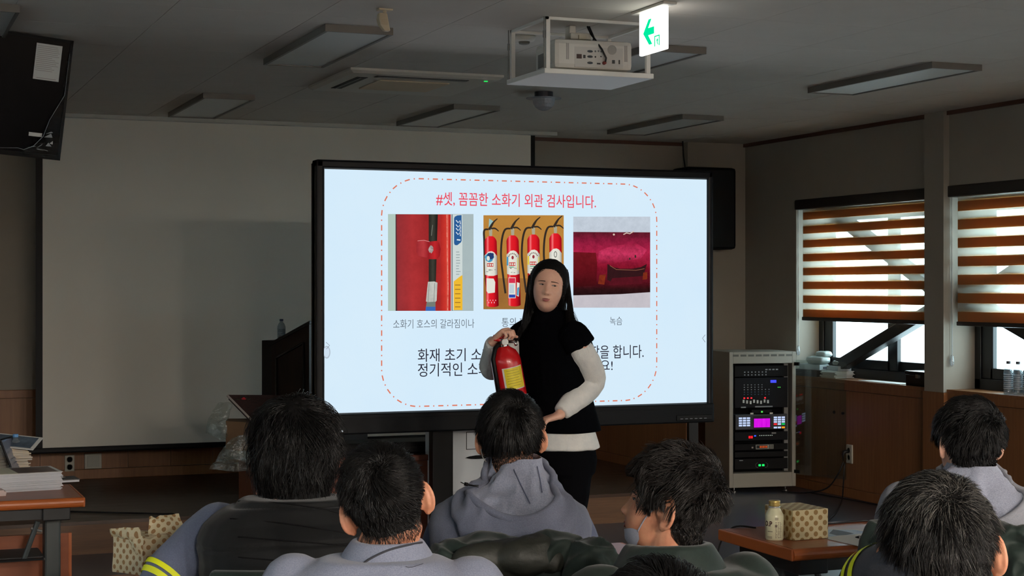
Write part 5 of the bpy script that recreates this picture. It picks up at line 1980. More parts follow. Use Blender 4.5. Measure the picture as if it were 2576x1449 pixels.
MB().ell((kx0 + .03, dY + .08, dz + .07), (.03, .03, .012), 12, 8).build('case_wrap', M_film, kc, world=True, smooth=True)

M_card = mat('brown_card', (112, 84, 58), rough=.8, noise=.2, nscale=6)
M_moss = mat('dark_red_moss', (62, 30, 26), rough=.95, noise=.7, nscale=60, col2=(36, 20, 18), bump=.8, bscale=150)
fp = at(640, 1062, 'y', 8.25)
fb = thing('flower_box', 'open gift flower box with white card and plastic wrap on the low desk', 'gift box', (fp.x, fp.y, dz), rz=R(-14))
FH = fp.z - dz
MB().box(0, .36, 0, .012, 0, FH).build('box_front', M_card, fb)
MB().prism([(0, 0), (-.15, .14), (-.145, .30), (0, .30)], .0, FH * .98, None).build('box_side', M_card, fb)
MB().box(0, .36, .28, .30, 0, FH + .02).build('box_back', M_card, fb)
# sloping arrangement: back edge higher
v = [(-.0, 0, FH), (.36, 0, FH), (.36, .30, FH + .115), (-.14, .26, FH + .125), (-.0, 0, FH - .02), (.36, 0, FH - .02), (.36, .30, FH + .095), (-.14, .26, FH + .1)]
mesh_obj('moss_bed', v, [(0, 1, 2, 3), (4, 7, 6, 5), (0, 4, 5, 1), (1, 5, 6, 2), (2, 6, 7, 3), (3, 7, 4, 0)], M_moss, fb)
MB().tube([(-.0, -.004, FH - .004), (-.145, .26, FH + .12)], .006, 6).tube([(0, -.004, FH), (0, -.004, 0)], .007, 6).build('box_edge', mat('pale_card', (170, 158, 150), rough=.7), fb)
sl = .115 / .30
card = lambda x0, x1, y0, y1, h=.006: [(x0, y0, FH + y0 * sl + h), (x1, y0, FH + y0 * sl + h), (x1, y1, FH + y1 * sl + h), (x0, y1, FH + y1 * sl + h)]
mesh_obj('white_card', card(-.035, .26, .075, .16), [(0, 1, 2, 3)], M_paper, fb)
mesh_obj('white_card', card(-.07, .26, .18, .215), [(0, 1, 2, 3)], M_paper, fb)
M_leaf = mat('leaf_green', (52, 70, 36), rough=.6)
for (x, y, col, nm) in ((-.06, .235, (196, 30, 44), 'red_flower'), (.01, .015, (210, 176, 30), 'yellow_flower'), (.33, .28, (206, 176, 24), 'yellow_flower'), (.30, .27, (206, 176, 24), 'yellow_flower')):
    m_ = mat(nm, col, rough=.7)
    z = FH + y * sl + .012
    mb = MB()
    for k in range(6):
        a = k * PI / 3
        mb.ell((x + .010 * math.cos(a), y + .010 * math.sin(a), z), (.009, .009, .006), 8, 6)
    mb.ell((x, y, z + .004), (.008, .008, .007), 8, 6)
    fo = mb.build(nm, m_, fb, smooth=True)
    fo['kind'] = 'stuff'
    for k in range(3):
        a = k * 2.1 + x * 9
        MB().prism([(0, -.006), (.03, -.008), (.045, 0), (.03, .008), (0, .006)], -.0008, .0008, T((x, y, z - .006)) @ RZ(a) @ RY(R(-12))).build('leaf', M_leaf, fb)
M_wrap = clear_mat('cellophane', (222, 228, 226), gloss=.45, rough=.10, body=.06, bodycol=(190, 200, 190), bump=.8, bscale=45)


def cello(pts, seed, amp=.03):
    A_, B_, C_, D_ = [Vector(q) for q in pts]
    n = 22
    v, f = [], []
    nn = (B_ - A_).cross(D_ - A_).normalized()
    for i in range(n):
        for j in range(n):
            s_, t_ = i / (n - 1), j / (n - 1)
            q = A_.lerp(B_, s_).lerp(D_.lerp(C_, s_), t_)
            k = mnoise.noise(q * 14 + Vector((seed, 0, 0))) + .5 * mnoise.noise(q * 32 + Vector((0, seed, 0)))
            q = q + nn * (k * amp) + (q - (A_ + C_) / 2) * .25 * mnoise.noise(q * 9 + Vector((0, 0, seed)))
            v.append(q)
    for i in range(n - 1):
        for j in range(n - 1):
            q = i * n + j
            f.append((q, q + n, q + n + 1, q + 1))
    o = mesh_obj('cellophane_wrap', v, f, M_wrap, fb, smooth=False)


cello([(-.15, .10, FH - .10), (-.26, .16, FH - .06), (-.20, .24, FH + .09), (-.12, .20, FH + .08)], 2)
cello([(-.20, .02, -.0), (.02, -.04, .0), (.02, -.02, .13), (-.12, .06, .11)], 7, .022)
cello([(-.22, .06, -.05), (-.02, -.05, -.05), (.0, -.05, .05), (-.16, .04, .06)], 13, .025)
# ================================================================== people: shared builders
CA, SA = math.cos(YAW), math.sin(YAW)
RT, FW, UP = Vector((CA, -SA, 0)), Vector((SA, CA, 0)), Vector((0, 0, 1))


def vnoise(P, seed=0):
    """smooth value noise on an array of points (n,3), range about -1..1"""
    P = np.asarray(P, float) + seed * 17.31
    I = np.floor(P).astype(np.int64)
    Fr = P - I
    Fr = Fr * Fr * (3 - 2 * Fr)
    out = np.zeros(len(P))
    for dx in (0, 1):
        for dy in (0, 1):
            for dz in (0, 1):
                h = ((I[:, 0] + dx) * 73856093) ^ ((I[:, 1] + dy) * 19349663) ^ ((I[:, 2] + dz) * 83492791)
                h = (h ^ (h >> 13)) * 1274126177
                v = ((h & 0xffff) / 32767.5) - 1.0
                w = (Fr[:, 0] if dx else 1 - Fr[:, 0]) * (Fr[:, 1] if dy else 1 - Fr[:, 1]) * (Fr[:, 2] if dz else 1 - Fr[:, 2])
                out += v * w
    return out


def dirs(az, el):
    az, el = np.asarray(az, float), np.asarray(el, float)
    return np.stack([np.sin(az) * np.cos(el), np.cos(az) * np.cos(el), np.sin(el)], -1)


class Head:
    """radial head: face toward +Y, up +Z, origin inside the skull at eye level"""

    def __init__(s, scale=.94, width=1.0, female=False, length=1.0, face=True):
        s.k, s.w, s.fem, s.l, s.face = scale, width, female, length, face

    def r(s, D, skull=False):
        D = D / np.linalg.norm(D, axis=-1, keepdims=True)
        tot = np.zeros(len(D))
        jw = .063 if s.fem else .062
        ells = [((0, -.012, .035), (.076 * s.w, .098 * s.l, .088)), ((0, .020, -.028), (jw * s.w, .073, .093))]
        pw = 12
        for c, rr in ells:
            c, rr = np.array(c), np.array(rr)
            a = ((D / rr) ** 2).sum(-1)
            b = (D * c / rr ** 2).sum(-1)
            cc = ((c / rr) ** 2).sum()
            t = (b + np.sqrt(np.maximum(b * b - a * (cc - 1), 1e-9))) / a
            tot += t ** pw
        r = tot ** (1 / pw)
        az = np.arctan2(D[:, 0], D[:, 1])
        el = np.arcsin(np.clip(D[:, 2], -1, 1))

        def bump(a0, e0, sa, se, amp, both=True):
            g = 0
            for sg in ((-1, 1) if both and a0 else (1,)):
                da = np.arctan2(np.sin(az - sg * a0), np.cos(az - sg * a0))
                g = g + np.exp(-(da / sa) ** 2 / 2 - ((el - e0) / se) ** 2 / 2)
            return amp * g
        r = r + bump(PI, -.95, .7, .3, -.008)                      # nape
        r = r + bump(1.25, -.85, .4, .25, -.004)
        r = r + bump(PI, .02, .5, .3, .004)                       # occiput
        if s.face and not skull:
            f = .9 if s.fem else 1.0
            r = r + bump(0, -.14, .085, .17, .007 * f)              # bridge
            r = r + bump(0, -.36, .10, .085, .017 * f)              # tip
            r = r + bump(.15, -.40, .07, .06, .006 * f)             # wings
            r = r + bump(.36, -.03, .16, .10, -.008)                # sockets
            r = r + bump(.30, .15, .24, .07, .003 if s.fem else .005)
            r = r + bump(.66, -.22, .20, .16, .004)                 # cheekbones
            r = r + bump(0, -.66, .20, .10, .005)                   # muzzle
            r = r + bump(0, -.605, .15, .028, .0035)
            r = r + bump(0, -.70, .14, .030, .004)
            r = r + bump(0, -.652, .17, .016, -.003)
            r = r + bump(0, -.80, .2, .05, -.003)
            r = r + bump(0, -.97, .26, .13, .007)                   # chin
        return r * s.k

    def bake(s, mb):
        """radius map of head + neck (head space) so hair lies on the nape too"""
        from mathutils.bvhtree import BVHTree
        bv = BVHTree.FromPolygons([Vector(v) for v in mb.v], mb.f)
        nu, nv = 96, 80
        az = np.linspace(-PI, PI, nu + 1)
        el = np.linspace(-1.45, PI / 2, nv)
        Mp = np.zeros((nv, nu + 1))
        for j in range(nv):
            for i in range(nu + 1):
                d = Vector(dirs(np.array(az[i]), np.array(el[j])))
                h_ = bv.ray_cast(d * .5, -d)
                Mp[j, i] = .5 - h_[3] if h_[0] is not None else .1
        s.map = Mp

    def rs(s, D):
        """skin radius along D (baked when available)"""
        if not hasattr(s, 'map'):
            return s.r(D, skull=True)
        D = D / (np.linalg.norm(D, axis=-1, keepdims=True) + 1e-9)
        az = np.arctan2(D[:, 0], D[:, 1])
        el = np.arcsin(np.clip(D[:, 2], -1, 1))
        nv, nu1 = s.map.shape
        x = (az + PI) / (2 * PI) * (nu1 - 1)
        y = np.clip((el + 1.45) / (PI / 2 + 1.45) * (nv - 1), 0, nv - 1.001)
        i = np.clip(np.floor(x).astype(int), 0, nu1 - 2)
        j = np.floor(y).astype(int)
        fx, fy = x - i, y - j
        m = s.map
        return m[j, i] * (1 - fx) * (1 - fy) + m[j, i + 1] * fx * (1 - fy) + m[j + 1, i] * (1 - fx) * fy + m[j + 1, i + 1] * fx * fy

    def pt(s, az, el, off=0.0):
        D = dirs(az, el)
        return D * (s.r(D.reshape(-1, 3)).reshape(D.shape[:-1])[..., None] + off)

    def mesh(s, nu=112, nv=72):
        mb = MB()
        az = np.linspace(-PI, PI, nu, endpoint=False)
        el = np.linspace(-PI / 2 + .02, PI / 2 - .02, nv)
        A_, E_ = np.meshgrid(az, el)
        V = s.pt(A_, E_).reshape(-1, 3)
        f = []
        for j in range(nv - 1):
            for i in range(nu):
                k = (i + 1) % nu
                f.append((j * nu + k, j * nu + i, (j + 1) * nu + i, (j + 1) * nu + k))
        f.append(tuple(range(nu)))
        f.append(tuple(reversed([(nv - 1) * nu + i for i in range(nu)])))
        # keep outward orientation
        mb.add(V, [tuple(reversed(q)) for q in f])
        return mb

    def ear(s, mb, side, flare=28, size=1.0):
        """ear: shell, rim, lobe, inner fold"""
        base = s.pt(np.array(side * 1.60), np.array(-.03))
        k = s.k * size
        M_ = T(Vector(base) + Vector((side * .0, -.004 * k, -.002))) @ Matrix.Rotation(side * R(flare), 4, 'Z') @ RX(R(-8))
        # local: y backward/forward, z up, x outward*side ; the shell extends backward (-y) from the head
        sh = []
        for t in range(13):
            a = R(-100 + 250 * t / 12)
            sh.append((a, 0))
        rim = []
        for t in range(15):
            a = R(-118 + 262 * t / 14)                 # from lobe round the back to the front top
            ry, rz = .019 * k, .031 * k
            y = -.016 * k + ry * -math.cos(a) * 1.0
            z = .0 + rz * math.sin(a)
            rim.append((side * (.009 + .004 * math.cos(a)) * k, y, z))
        mb.tube(rim, [.0042 * k * (1.15 if q < 3 else 1.0) for q in range(15)], 8, M_)
        mb.ell((side * .004 * k, -.015 * k, 0.0), (.0055 * k, .0175 * k, .0295 * k), 16, 12, M_)
        mb.ell((side * .006 * k, -.010 * k, -.029 * k), (.0062 * k, .009 * k, .010 * k), 12, 8, M_)          # lobe
        mb.tube([(side * .010 * k, -.022 * k, .016 * k), (side * .011 * k, -.022 * k, 0), (side * .010 * k, -.016 * k, -.016 * k)], .0036 * k, 6, M_)
        mb.ell((side * .004 * k, .002 * k, -.002 * k), (.006 * k, .007 * k, .011 * k), 10, 8, M_)            # tragus
        mb.ell((side * -.003 * k, -.006 * k, .0), (.010 * k, .015 * k, .025 * k), 12, 8, M_)
        mb.ell((side * .0045 * k, -.0155 * k, .001 * k), (.0085 * k, .0175 * k, .029 * k), 16, 12, M_)


def head_matrix(pos, yaw, pitch=0.0, roll=0.0):
    """yaw = world azimuth the face points to (clockwise from +Y); pitch>0 looks down; roll>0 tilts toward own right"""
    return T(pos) @ RZ(-yaw) @ RX(-pitch) @ RY(roll)


M_skin = mat('skin', (204, 148, 116), rough=.5, sss=.12, noise=.12, nscale=40, col2=(190, 126, 98), spec=.4)
M_skin_f = mat('skin_fair', (228, 182, 156), rough=.48, sss=.12, noise=.10, nscale=40, col2=(220, 166, 144), spec=.4)
M_hair = mat('black_hair', (13, 12, 12), rough=.38, spec=.38)
M_hair_cap = mat('black_hair_under', (10, 9, 9), rough=.7, spec=.15)
M_hair_b = mat('brown_black_hair', (24, 20, 18), rough=.4, spec=.38)
M_hair_w = mat('grey_hair', (96, 94, 89), rough=.35, spec=.5)


def strands_mesh(name, Pts, rad, material, parent, Mx, mat2=None, frac2=0.0, seed=0):
    """Pts (n, m, 3) -> one mesh of tapered three-sided strands"""
    n, m, _ = Pts.shape
    d = np.gradient(Pts, axis=1)
    d /= np.linalg.norm(d, axis=-1, keepdims=True) + 1e-9
    ref = np.array([.31, .55, .77])
    a = np.cross(d, ref)
    a /= np.linalg.norm(a, axis=-1, keepdims=True) + 1e-9
    b = np.cross(d, a)
    tp = np.linspace(0, 1, m)
    w = (rad[:, None] * (1 - .75 * tp ** 2)[None, :])[..., None]
    V = np.empty((n, m, 3, 3))
    for k in range(3):
        an = 2 * PI * k / 3
        V[:, :, k] = Pts + w * (math.cos(an) * a + math.sin(an) * b)
    V = V.reshape(-1, 3)
    idx = np.arange(n * m * 3).reshape(n, m, 3)
    F = []
    for k in range(3):
        k2 = (k + 1) % 3
        F.append(np.stack([idx[:, :-1, k], idx[:, :-1, k2], idx[:, 1:, k2], idx[:, 1:, k]], -1).reshape(-1, 4))
    nq = len(F[0])
    F = np.concatenate(F)
    me = bpy.data.meshes.new(name)
    Mn = np.array(Mx)
    V = V @ Mn[:3, :3].T + Mn[:3, 3]
    me.vertices.add(len(V))
    me.vertices.foreach_set('co', V.ravel())
    me.loops.add(len(F) * 4)
    me.loops.foreach_set('vertex_index', F.ravel())
    me.polygons.add(len(F))
    me.polygons.foreach_set('loop_start', np.arange(0, len(F) * 4, 4))
    me.polygons.foreach_set('loop_total', np.full(len(F), 4))
    me.polygons.foreach_set('use_smooth', np.ones(len(F), bool))
    me.materials.append(material)
    if mat2 is not None:
        me.materials.append(mat2)
        rs = np.random.RandomState(seed + 5)
        pick = (rs.rand(n) < (frac2 if np.ndim(frac2) else np.full(n, frac2))).astype(int)
        mi = np.repeat(pick, m - 1)
        me.polygons.foreach_set('material_index', np.tile(mi, 3))
    me.update()
    me.validate()
    o = bpy.data.objects.new(name, me)
    COL.objects.link(o)
    o.parent = parent
    o['kind'] = 'stuff'
    return o


def sstep(a, b, x):
    t = np.clip((x - a) / (b - a), 0, 1)
    return t * t * (3 - 2 * t)


def hair(head, Mx, parent, thick, length, whorl=(PI * .93, .85), n=4500, m=6, swirl=.35, lift=.2, noise_=.25, clump=.5, grav=.15, seed=0,
         material=None, mat2=None, frac2=0.0, rad=.00085, guides=260, whorl_gap=.10, cap=True, capmat=None, messy=.0, part=None, bound=None, over=.008, capmin=.0004, rootmin=.0003, wave=None, scalp=0.0):
    """thick(az,el) = hair shell thickness (0 = bare skin); length(az,el) = strand length"""
    material = material or M_hair
    rs = np.random.RandomState(seed)
    Wd = dirs(np.array(whorl[0]), np.array(whorl[1]))
    Minv = world_of(parent).inverted() @ Mx
    hg = None
    if cap:
        nu, nv = 128, 84
        az = np.linspace(-PI, PI, nu, endpoint=False)
        el = np.linspace(-1.25, PI / 2 - .015, nv)
        A_, E_ = np.meshgrid(az, el)
        D = dirs(A_, E_).reshape(-1, 3)
        Tk = thick(A_.ravel(), E_.ravel())
        dw = np.arccos(np.clip(D @ Wd, -1, 1))
        tuft = vnoise(D * 9, seed) * .08 + vnoise(D * 24, seed + 3) * .05
        Tc = Tk * (.62 + tuft) * (1 - .55 * np.exp(-(dw / whorl_gap) ** 2))
        rr = head.rs(D) + Tc - .0012 * (Tk <= .0004)
        V = D * rr[:, None]
        keep = (Tk > capmin) & (dw > scalp)
        F = []
        for j in range(nv - 1):
            for i in range(nu):
                q = (j * nu + i, j * nu + (i + 1) % nu, (j + 1) * nu + (i + 1) % nu, (j + 1) * nu + i)
                if keep[q[0]] and keep[q[1]] and keep[q[2]] and keep[q[3]]:
                    F.append(q[::-1])
        top = len(V)
        V = np.vstack([V, [[0, 0, float(V[(nv - 1) * nu:, 2].mean())]]])
        for i in range(nu):
            F.append((top, (nv - 1) * nu + (i + 1) % nu, (nv - 1) * nu + i))
        used = sorted({i for f in F for i in f})
        mp_ = {o_: k for k, o_ in enumerate(used)}
        hg = mesh_obj('hair', [Minv @ Vector(V[i]) for i in used], [tuple(mp_[i] for i in f) for f in F], capmat or M_hair_cap, parent, smooth=True)
    # roots
    az = rs.uniform(-PI, PI, n * 6)
    el = np.arcsin(rs.uniform(-.97, 1, n * 6))
    if cap:                                                     # denser growth round the crown
        k_ = int(n * .9)
        Dx = Wd[None, :] + rs.normal(0, .16, (k_, 3))
        Dx /= np.linalg.norm(Dx, axis=-1, keepdims=True)
        az[::6][:k_] = np.arctan2(Dx[:, 0], Dx[:, 1])[:len(az[::6][:k_])]
        el[::6][:k_] = np.arcsin(np.clip(Dx[:, 2], -1, 1))[:len(el[::6][:k_])]
    Tk = thick(az, el)
    D = dirs(az, el)
    dw = np.arccos(np.clip(D @ Wd, -1, 1))
    pk = (Tk > rootmin) & (dw > scalp * .8) & (rs.rand(len(az)) < np.clip(.25 + Tk / .006, 0, 1)) & (rs.rand(len(az)) > np.exp(-(dw / (whorl_gap * .6)) ** 2) * .6)
    D, Tk, az, el = D[pk][:n], Tk[pk][:n], az[pk][:n], el[pk][:n]
    n = len(D)
    L = length(az, el) * rs.uniform(.75, 1.15, n)
    if bound is not None:
        L = np.minimum(L, np.maximum(el - bound(az), 0) * .092 + over)
    hmax = Tk * rs.uniform(.55, 1.12, n) + lift * L * rs.uniform(0, .3, n)
    P_ = D * (head.rs(D))[:, None]
    Pts = np.empty((n, m, 3))
    Pts[:, 0] = P_
    nd = np.stack([vnoise(D * 11, seed + 1), vnoise(D * 11, seed + 2), vnoise(D * 11, seed + 4)], -1)
    rn = rs.normal(0, 1, (n, 3))
    for k in range(1, m):
        Dn = P_ / np.linalg.norm(P_, axis=-1, keepdims=True)
        t = Dn * (Dn @ Wd)[:, None] - Wd
        if part is not None:
            t = part(Dn)
        t -= Dn * (t * Dn).sum(-1, keepdims=True)
        t /= np.linalg.norm(t, axis=-1, keepdims=True) + 1e-6
        t = t + rn * (1.3 * np.exp(-(np.arccos(np.clip(Dn @ Wd, -1, 1)) / .13) ** 2))[:, None]
        sw = np.cross(Dn, t)
        g = grav * k / m if np.ndim(grav) == 0 else grav(Dn) * (k / m)
        g = np.asarray(g).reshape(-1, 1) if np.ndim(g) else g
        dv = t + sw * swirl + nd * noise_ * 2.0 + rn * noise_ * .35 + np.array([0, 0, -1.0]) * g * 2.0 + Dn * messy * nd[:, :1]
        dv /= np.linalg.norm(dv, axis=-1, keepdims=True) + 1e-9
        P_ = P_ + dv * (L / (m - 1))[:, None]
        Dn = P_ / np.linalg.norm(P_, axis=-1, keepdims=True)
        s_ = k / (m - 1)
        hh_ = hmax * math.sin(min(1.0, s_ * 1.6) * PI / 2)
        base = head.rs(Dn) + hh_
        rad_ = np.linalg.norm(P_, axis=-1)
        fix = (rad_ < base) | (s_ < .55)
        P_ = np.where(fix[:, None], Dn * base[:, None], P_)
        Pts[:, k] = P_
    if clump and guides:
        gi = rs.choice(n, min(guides, n), replace=False)
        near = np.argmax(D @ D[gi].T, axis=1)
        G = Pts[gi][near]
        s_ = np.linspace(0, 1, m)[None, :, None]
        rel = (Pts - Pts[:, :1]) - (G - G[:, :1])
        off = (Pts[:, :1] - G[:, :1])
        Pts = Pts - (rel * clump * s_) - off * clump * .55 * s_ ** 1.5
    if wave is not None:
        s_ = np.linspace(0, 1, m)[None, :]
        ph = vnoise(D * 4.5, seed + 9)[:, None] * 3.0
        lat = np.cross(D, np.array([0, 0, 1.0]))
        lat /= np.linalg.norm(lat, axis=-1, keepdims=True) + 1e-6
        wv = np.sin(s_ * 2 * PI * wave[1] + ph * 2) * s_ * wave[0]
        wo = np.cos(s_ * 2 * PI * wave[1] * .8 + ph * 3) * s_ * wave[0] * .6
        Pts = Pts + wv[..., None] * lat[:, None, :] + np.abs(wo)[..., None] * D[:, None, :] * np.array([1, 1, .2])
    ra = rad * rs.uniform(.6, 1.3, n)
    fr = frac2(D) if callable(frac2) else frac2
    sm = strands_mesh('hair_strands', Pts, ra, material, parent if hg is None else hg, Minv, mat2, fr, seed)
    return hg or sm


# ------------------------------------------------------------------ clothing and bodies
def ring(c, a, b, fwd, right, n=28, e=2.3, tilt=0.0):
    out = []
    for i in range(n):
        th = 2 * PI * i / n
        ca, sa = math.cos(th), math.sin(th)
        x = a * math.copysign(abs(ca) ** (2 / e), ca)
        y = b * math.copysign(abs(sa) ** (2 / e), sa)
        out.append(Vector(c) + right * x + fwd * y + UP * (tilt * y))
    return out


TORSO = [(-.16, .165, .125), (0, .182, .140), (.2, .170, .128), (.45, .180, .126), (.68, .196, .122), (.82, .202, .108), (.90, .190, .092), (.96, .150, .080), (1.02, .095, .072), (1.08, .068, .066)]


def torso(mb, pel, c7, fwd, right, sw=1.0, sd=1.0, t0=-.2, t1=1.2, grow=0.0, bow=.03, rows=TORSO):
    rings = []
    for t, a, b in rows:
        if t < t0 or t > t1:
            continue
        c = Vector(pel).lerp(Vector(c7), t) - fwd * (bow * math.sin(PI * min(max(t, 0), 1)))
        rings.append(ring(c, a * sw + grow, b * sd + grow, fwd, right))
    mb.loft(rings)
    return mb


def limb(mb, pts, rads, n=14, sub=4):
    """smooth tapered limb through joints"""
    P_ = [Vector(p) for p in pts]
    op, orr = [], []
    for i in range(len(P_) - 1):
        p0, p1, p2, p3 = P_[max(i - 1, 0)], P_[i], P_[i + 1], P_[min(i + 2, len(P_) - 1)]
        for k in range(sub):
            t = k / sub
            op.append(.5 * ((2 * p1) + (p2 - p0) * t + (2 * p0 - 5 * p1 + 4 * p2 - p3) * t * t + (3 * p1 - p0 - 3 * p2 + p3) * t ** 3))
            orr.append(rads[i] + (rads[i + 1] - rads[i]) * t)
    op.append(P_[-1])
    orr.append(rads[-1])
    mb.tube(op, orr, n)
    mb.ell(P_[0], (rads[0],) * 3, 12, 8)
    return mb


def hand(mb, wrist, fdir, pdir, side, size=1.0, curl=.5, thumb=.5):
    """palm + five bent fingers; fdir = pointing direction, pdir = palm-facing direction; side=+1 right hand"""
    f = Vector(fdir).normalized()
    p = (Vector(pdir) - f * f.dot(Vector(pdir))).normalized()
    s = f.cross(p) * side                        # toward the thumb side
    k = size
    w = Vector(wrist)
    mb.loft([ring(w + f * x * k, a * k, b * k, p, s, 12, 2.6) for x, a, b in ((-.02, .026, .019), (.0, .027, .018), (.03, .036, .016), (.06, .041, .0145), (.085, .040, .012), (.092, .034, .008))])
    lens = (.070, .078, .072, .056)
    offs = (.029, .0098, -.0098, -.028)
    for q, (L, o) in enumerate(zip(lens, offs)):
        base = w + f * (.080 - .004 * abs(q - 1.2)) * k + s * o * k
        pts, d, pos = [base - f * .015 * k], f.copy(), base
        ax = f.cross(p)
        for j, seg in enumerate((.45, .30, .25)):
            pts.append(pos)
            ang = curl * (.75 if j == 0 else 1.15)
            d = (Matrix.Rotation(-ang if ax.cross(f).dot(p) < 0 else ang, 3, ax) @ d)
            pos = pos + d * L * seg * k
        pts.append(pos)
        mb.tube(pts, [.0088 * k, .0092 * k, .0085 * k, .0078 * k, .0066 * k], 8)
        mb.ell(pts[-1], (.0066 * k,) * 3, 8, 6)
    b = w + f * .018 * k + s * .026 * k
    d1 = (f * (1 - thumb * .3) + s * .9 + p * thumb * .5).normalized()
    d2 = (f * 1.0 + s * (.4 - thumb * .5) + p * thumb).normalized()
    q1 = b + d1 * .038 * k
    q2 = q1 + d2 * .030 * k
    q3 = q2 + (d2 + p * thumb * .6).normalized() * .024 * k
    mb.tube([w + f * .01 * k + s * .012 * k, b, q1, q2, q3], [.014 * k, .0135 * k, .0105 * k, .0098 * k, .007 * k], 8)
    mb.ell(q3, (.007 * k,) * 3, 8, 6)
    return mb


def fold_fn(amp=.004, scale=9.0, seed=0, stretch=(1, 1, 1), extra=None):
    def post(co, no):
        s = np.array(stretch) * scale
        h = vnoise(co * s, seed)
        h2 = vnoise(co * s * 2.3 + h[:, None] * .6, seed + 1)
        h3 = vnoise(co * s * .5, seed + 2)
        d = amp * (1 - 2 * np.abs(h)) * (.6 + .4 * h3) + amp * .45 * (1 - 2 * np.abs(h2)) * np.clip(h3 + .4, 0, 1)
        if extra is not None:
            d = d + extra(co, no)
        return co + no * d[:, None]
    return post


def cloth(name, base, dark, nscale=260, rough=.92, bump=.25, bscale=700, sheen=.15):
    return mat(name, base, rough=rough, noise=1.0, nscale=nscale, col2=dark, bump=bump, bscale=bscale, sheen=sheen, bdist=.0015, spec=.25)


def collar(mb, c, fwd, right, r0, r1, h, th=.006, open_=50, lean=.0, bh=.0, n=40):
    """stand collar: ring around the neck, open at the front by open_ degrees"""
    prof = lambda th_: None
    rings = []
    for i in range(n + 1):
        a = R(-180 + open_ / 2) + (2 * PI - R(open_)) * i / n          # 0 = back
        d = -fwd * math.cos(a) + right * math.sin(a)
        up = UP
        k = (1 + math.cos(a)) / 2                       # 1 at the back
        z0 = lean * (k - .5)
        cc = Vector(c) + UP * z0
        H_ = h + bh * k
        p = [cc + d * r1, cc + d * (r1 * .55 + r0 * .45) + up * H_ * .55, cc + d * (r0 + .002) + up * H_, cc + d * (r0 - th) + up * H_, cc + d * (r1 * .5 + r0 * .5 - th * 1.4) + up * H_ * .5, cc + d * (r1 - th * 1.5)]
        rings.append(p)
    mb.loft(rings)
    return mb


def hood(parent, c, fwd, right, m_out, m_in, size=1.0, skew=0.0, seed=1, drop=.19, on=None):
    """hood lying open on the back: lining, thick rim, hanging pouch"""
    n = 48
    out_r, in_r = [], []
    rims = []
    for i in range(n + 1):
        a = R(-150 + 300 * i / n)
        k = max(0.0, math.cos(a / 1.66)) ** 1.6               # 1 at the back, 0 at the sides
        kb = max(0.0, math.cos(a)) ** 2.2
        d = (-fwd * math.cos(a) + right * math.sin(a))
        c0 = Vector(c) + right * (skew * k)
        N = c0 + d * .060 * size + UP * (.050 - .006 * k) * size

        def outside(q, marg):
            """nearest point outside the garment along d"""
            if on is None or abs(a) > 1.75:
                return q
            mw = world_of(on)
            inv = mw.inverted()
            src = Vector((c0.x, c0.y, q.z)) + d * .5
            ok, loc, nm, _ = on.ray_cast(inv @ src, (inv.to_3x3() @ (-d)).normalized())
            if ok:
                hit = mw @ loc
                r_hit = (hit - Vector((c0.x, c0.y, q.z))).dot(d)
                r_q = (q - Vector((c0.x, c0.y, q.z))).dot(d)
                if r_q < r_hit + marg:
                    return q + d * min(r_hit + marg - r_q, .004 + .13 * max(0.0, math.cos(a)) ** 1.2)
            return q
        kv = max(0.0, math.cos(a)) ** 5
        Rm = outside(c0 + d * (.078 + .045 * max(0.0, math.cos(a))) * size + UP * (.046 - .055 * k - .045 * kb - .030 * kv) * size, .026 + .016 * k)
        O = outside(c0 + d * (.088 + .032 * max(0.0, math.cos(a))) * size + UP * (.012 - drop * .45 * k * max(0.0, math.cos(a)) - drop * .55 * kb) * size, .004)
        lin = outside(N.lerp(Rm, .55) - UP * (.004 + .022 * k) * size, .022)
        rims.append(Rm)
        in_r.append([N + UP * .004, outside(N.lerp(lin, .5), .022), lin, Rm.lerp(lin, .35), Rm - d * .005 + UP * .004])
        t = .010 * size
        bul = outside(Rm.lerp(O, .55), .030 + .012 * k)
        out_r.append([Rm - d * .008 - UP * .004, Rm - d * .002 + UP * .007, Rm + d * t + UP * .001, Rm.lerp(bul, .45) + d * .004, bul, O.lerp(bul, .45) + d * .006 * k, O, O - d * .03])

    def sheet(rings, name, m, amp, closed=False):
        v, f = [], []
        w = len(rings[0])
        for r_ in rings:
            v += r_
        for i in range(len(rings) - 1):
            for j in range(w - 1):
                q = i * w + j
                f.append((q, q + 1, q + w + 1, q + w))
        o = mesh_obj(name, v, f, m, parent, smooth=True, world=True)
        ss = o.modifiers.new('sub', 'SUBSURF')
        ss.levels = ss.render_levels = 2
        dg = bpy.context.evaluated_depsgraph_get()
        me = bpy.data.meshes.new_from_object(o.evaluated_get(dg))
        o.modifiers.clear()
        old = o.data
        o.data = me
        bpy.data.meshes.remove(old)
        cnt = len(me.vertices)
        co = np.empty(cnt * 3)
        no = np.empty(cnt * 3)
        me.vertices.foreach_get('co', co)
        me.vertex_normals.foreach_get('vector', no)
        co, no = co.reshape(-1, 3), no.reshape(-1, 3)
        co = co + no * (amp * (1 - 2 * np.abs(vnoise(co * 26, seed))))[:, None]
        me.vertices.foreach_set('co', co.ravel())
        me.polygons.foreach_set('use_smooth', [True] * len(me.polygons))
        me.update()
        return o
    a = sheet(out_r, 'hood', m_out, .005)
    b = sheet(in_r, 'hood_lining', m_in, .005)
    nr_ = len(rims)
    MB().tube(rims, [.004 + .007 * math.sin(PI * i / (nr_ - 1)) for i in range(nr_)], 10).build('hood_rim', m_out, a, smooth=True, world=True)
    return a, b, rims


M_trouser = cloth('dark_trousers', (44, 46, 54), (34, 36, 42))
M_shoe = mat('dark_shoe', (26, 24, 24), rough=.5)


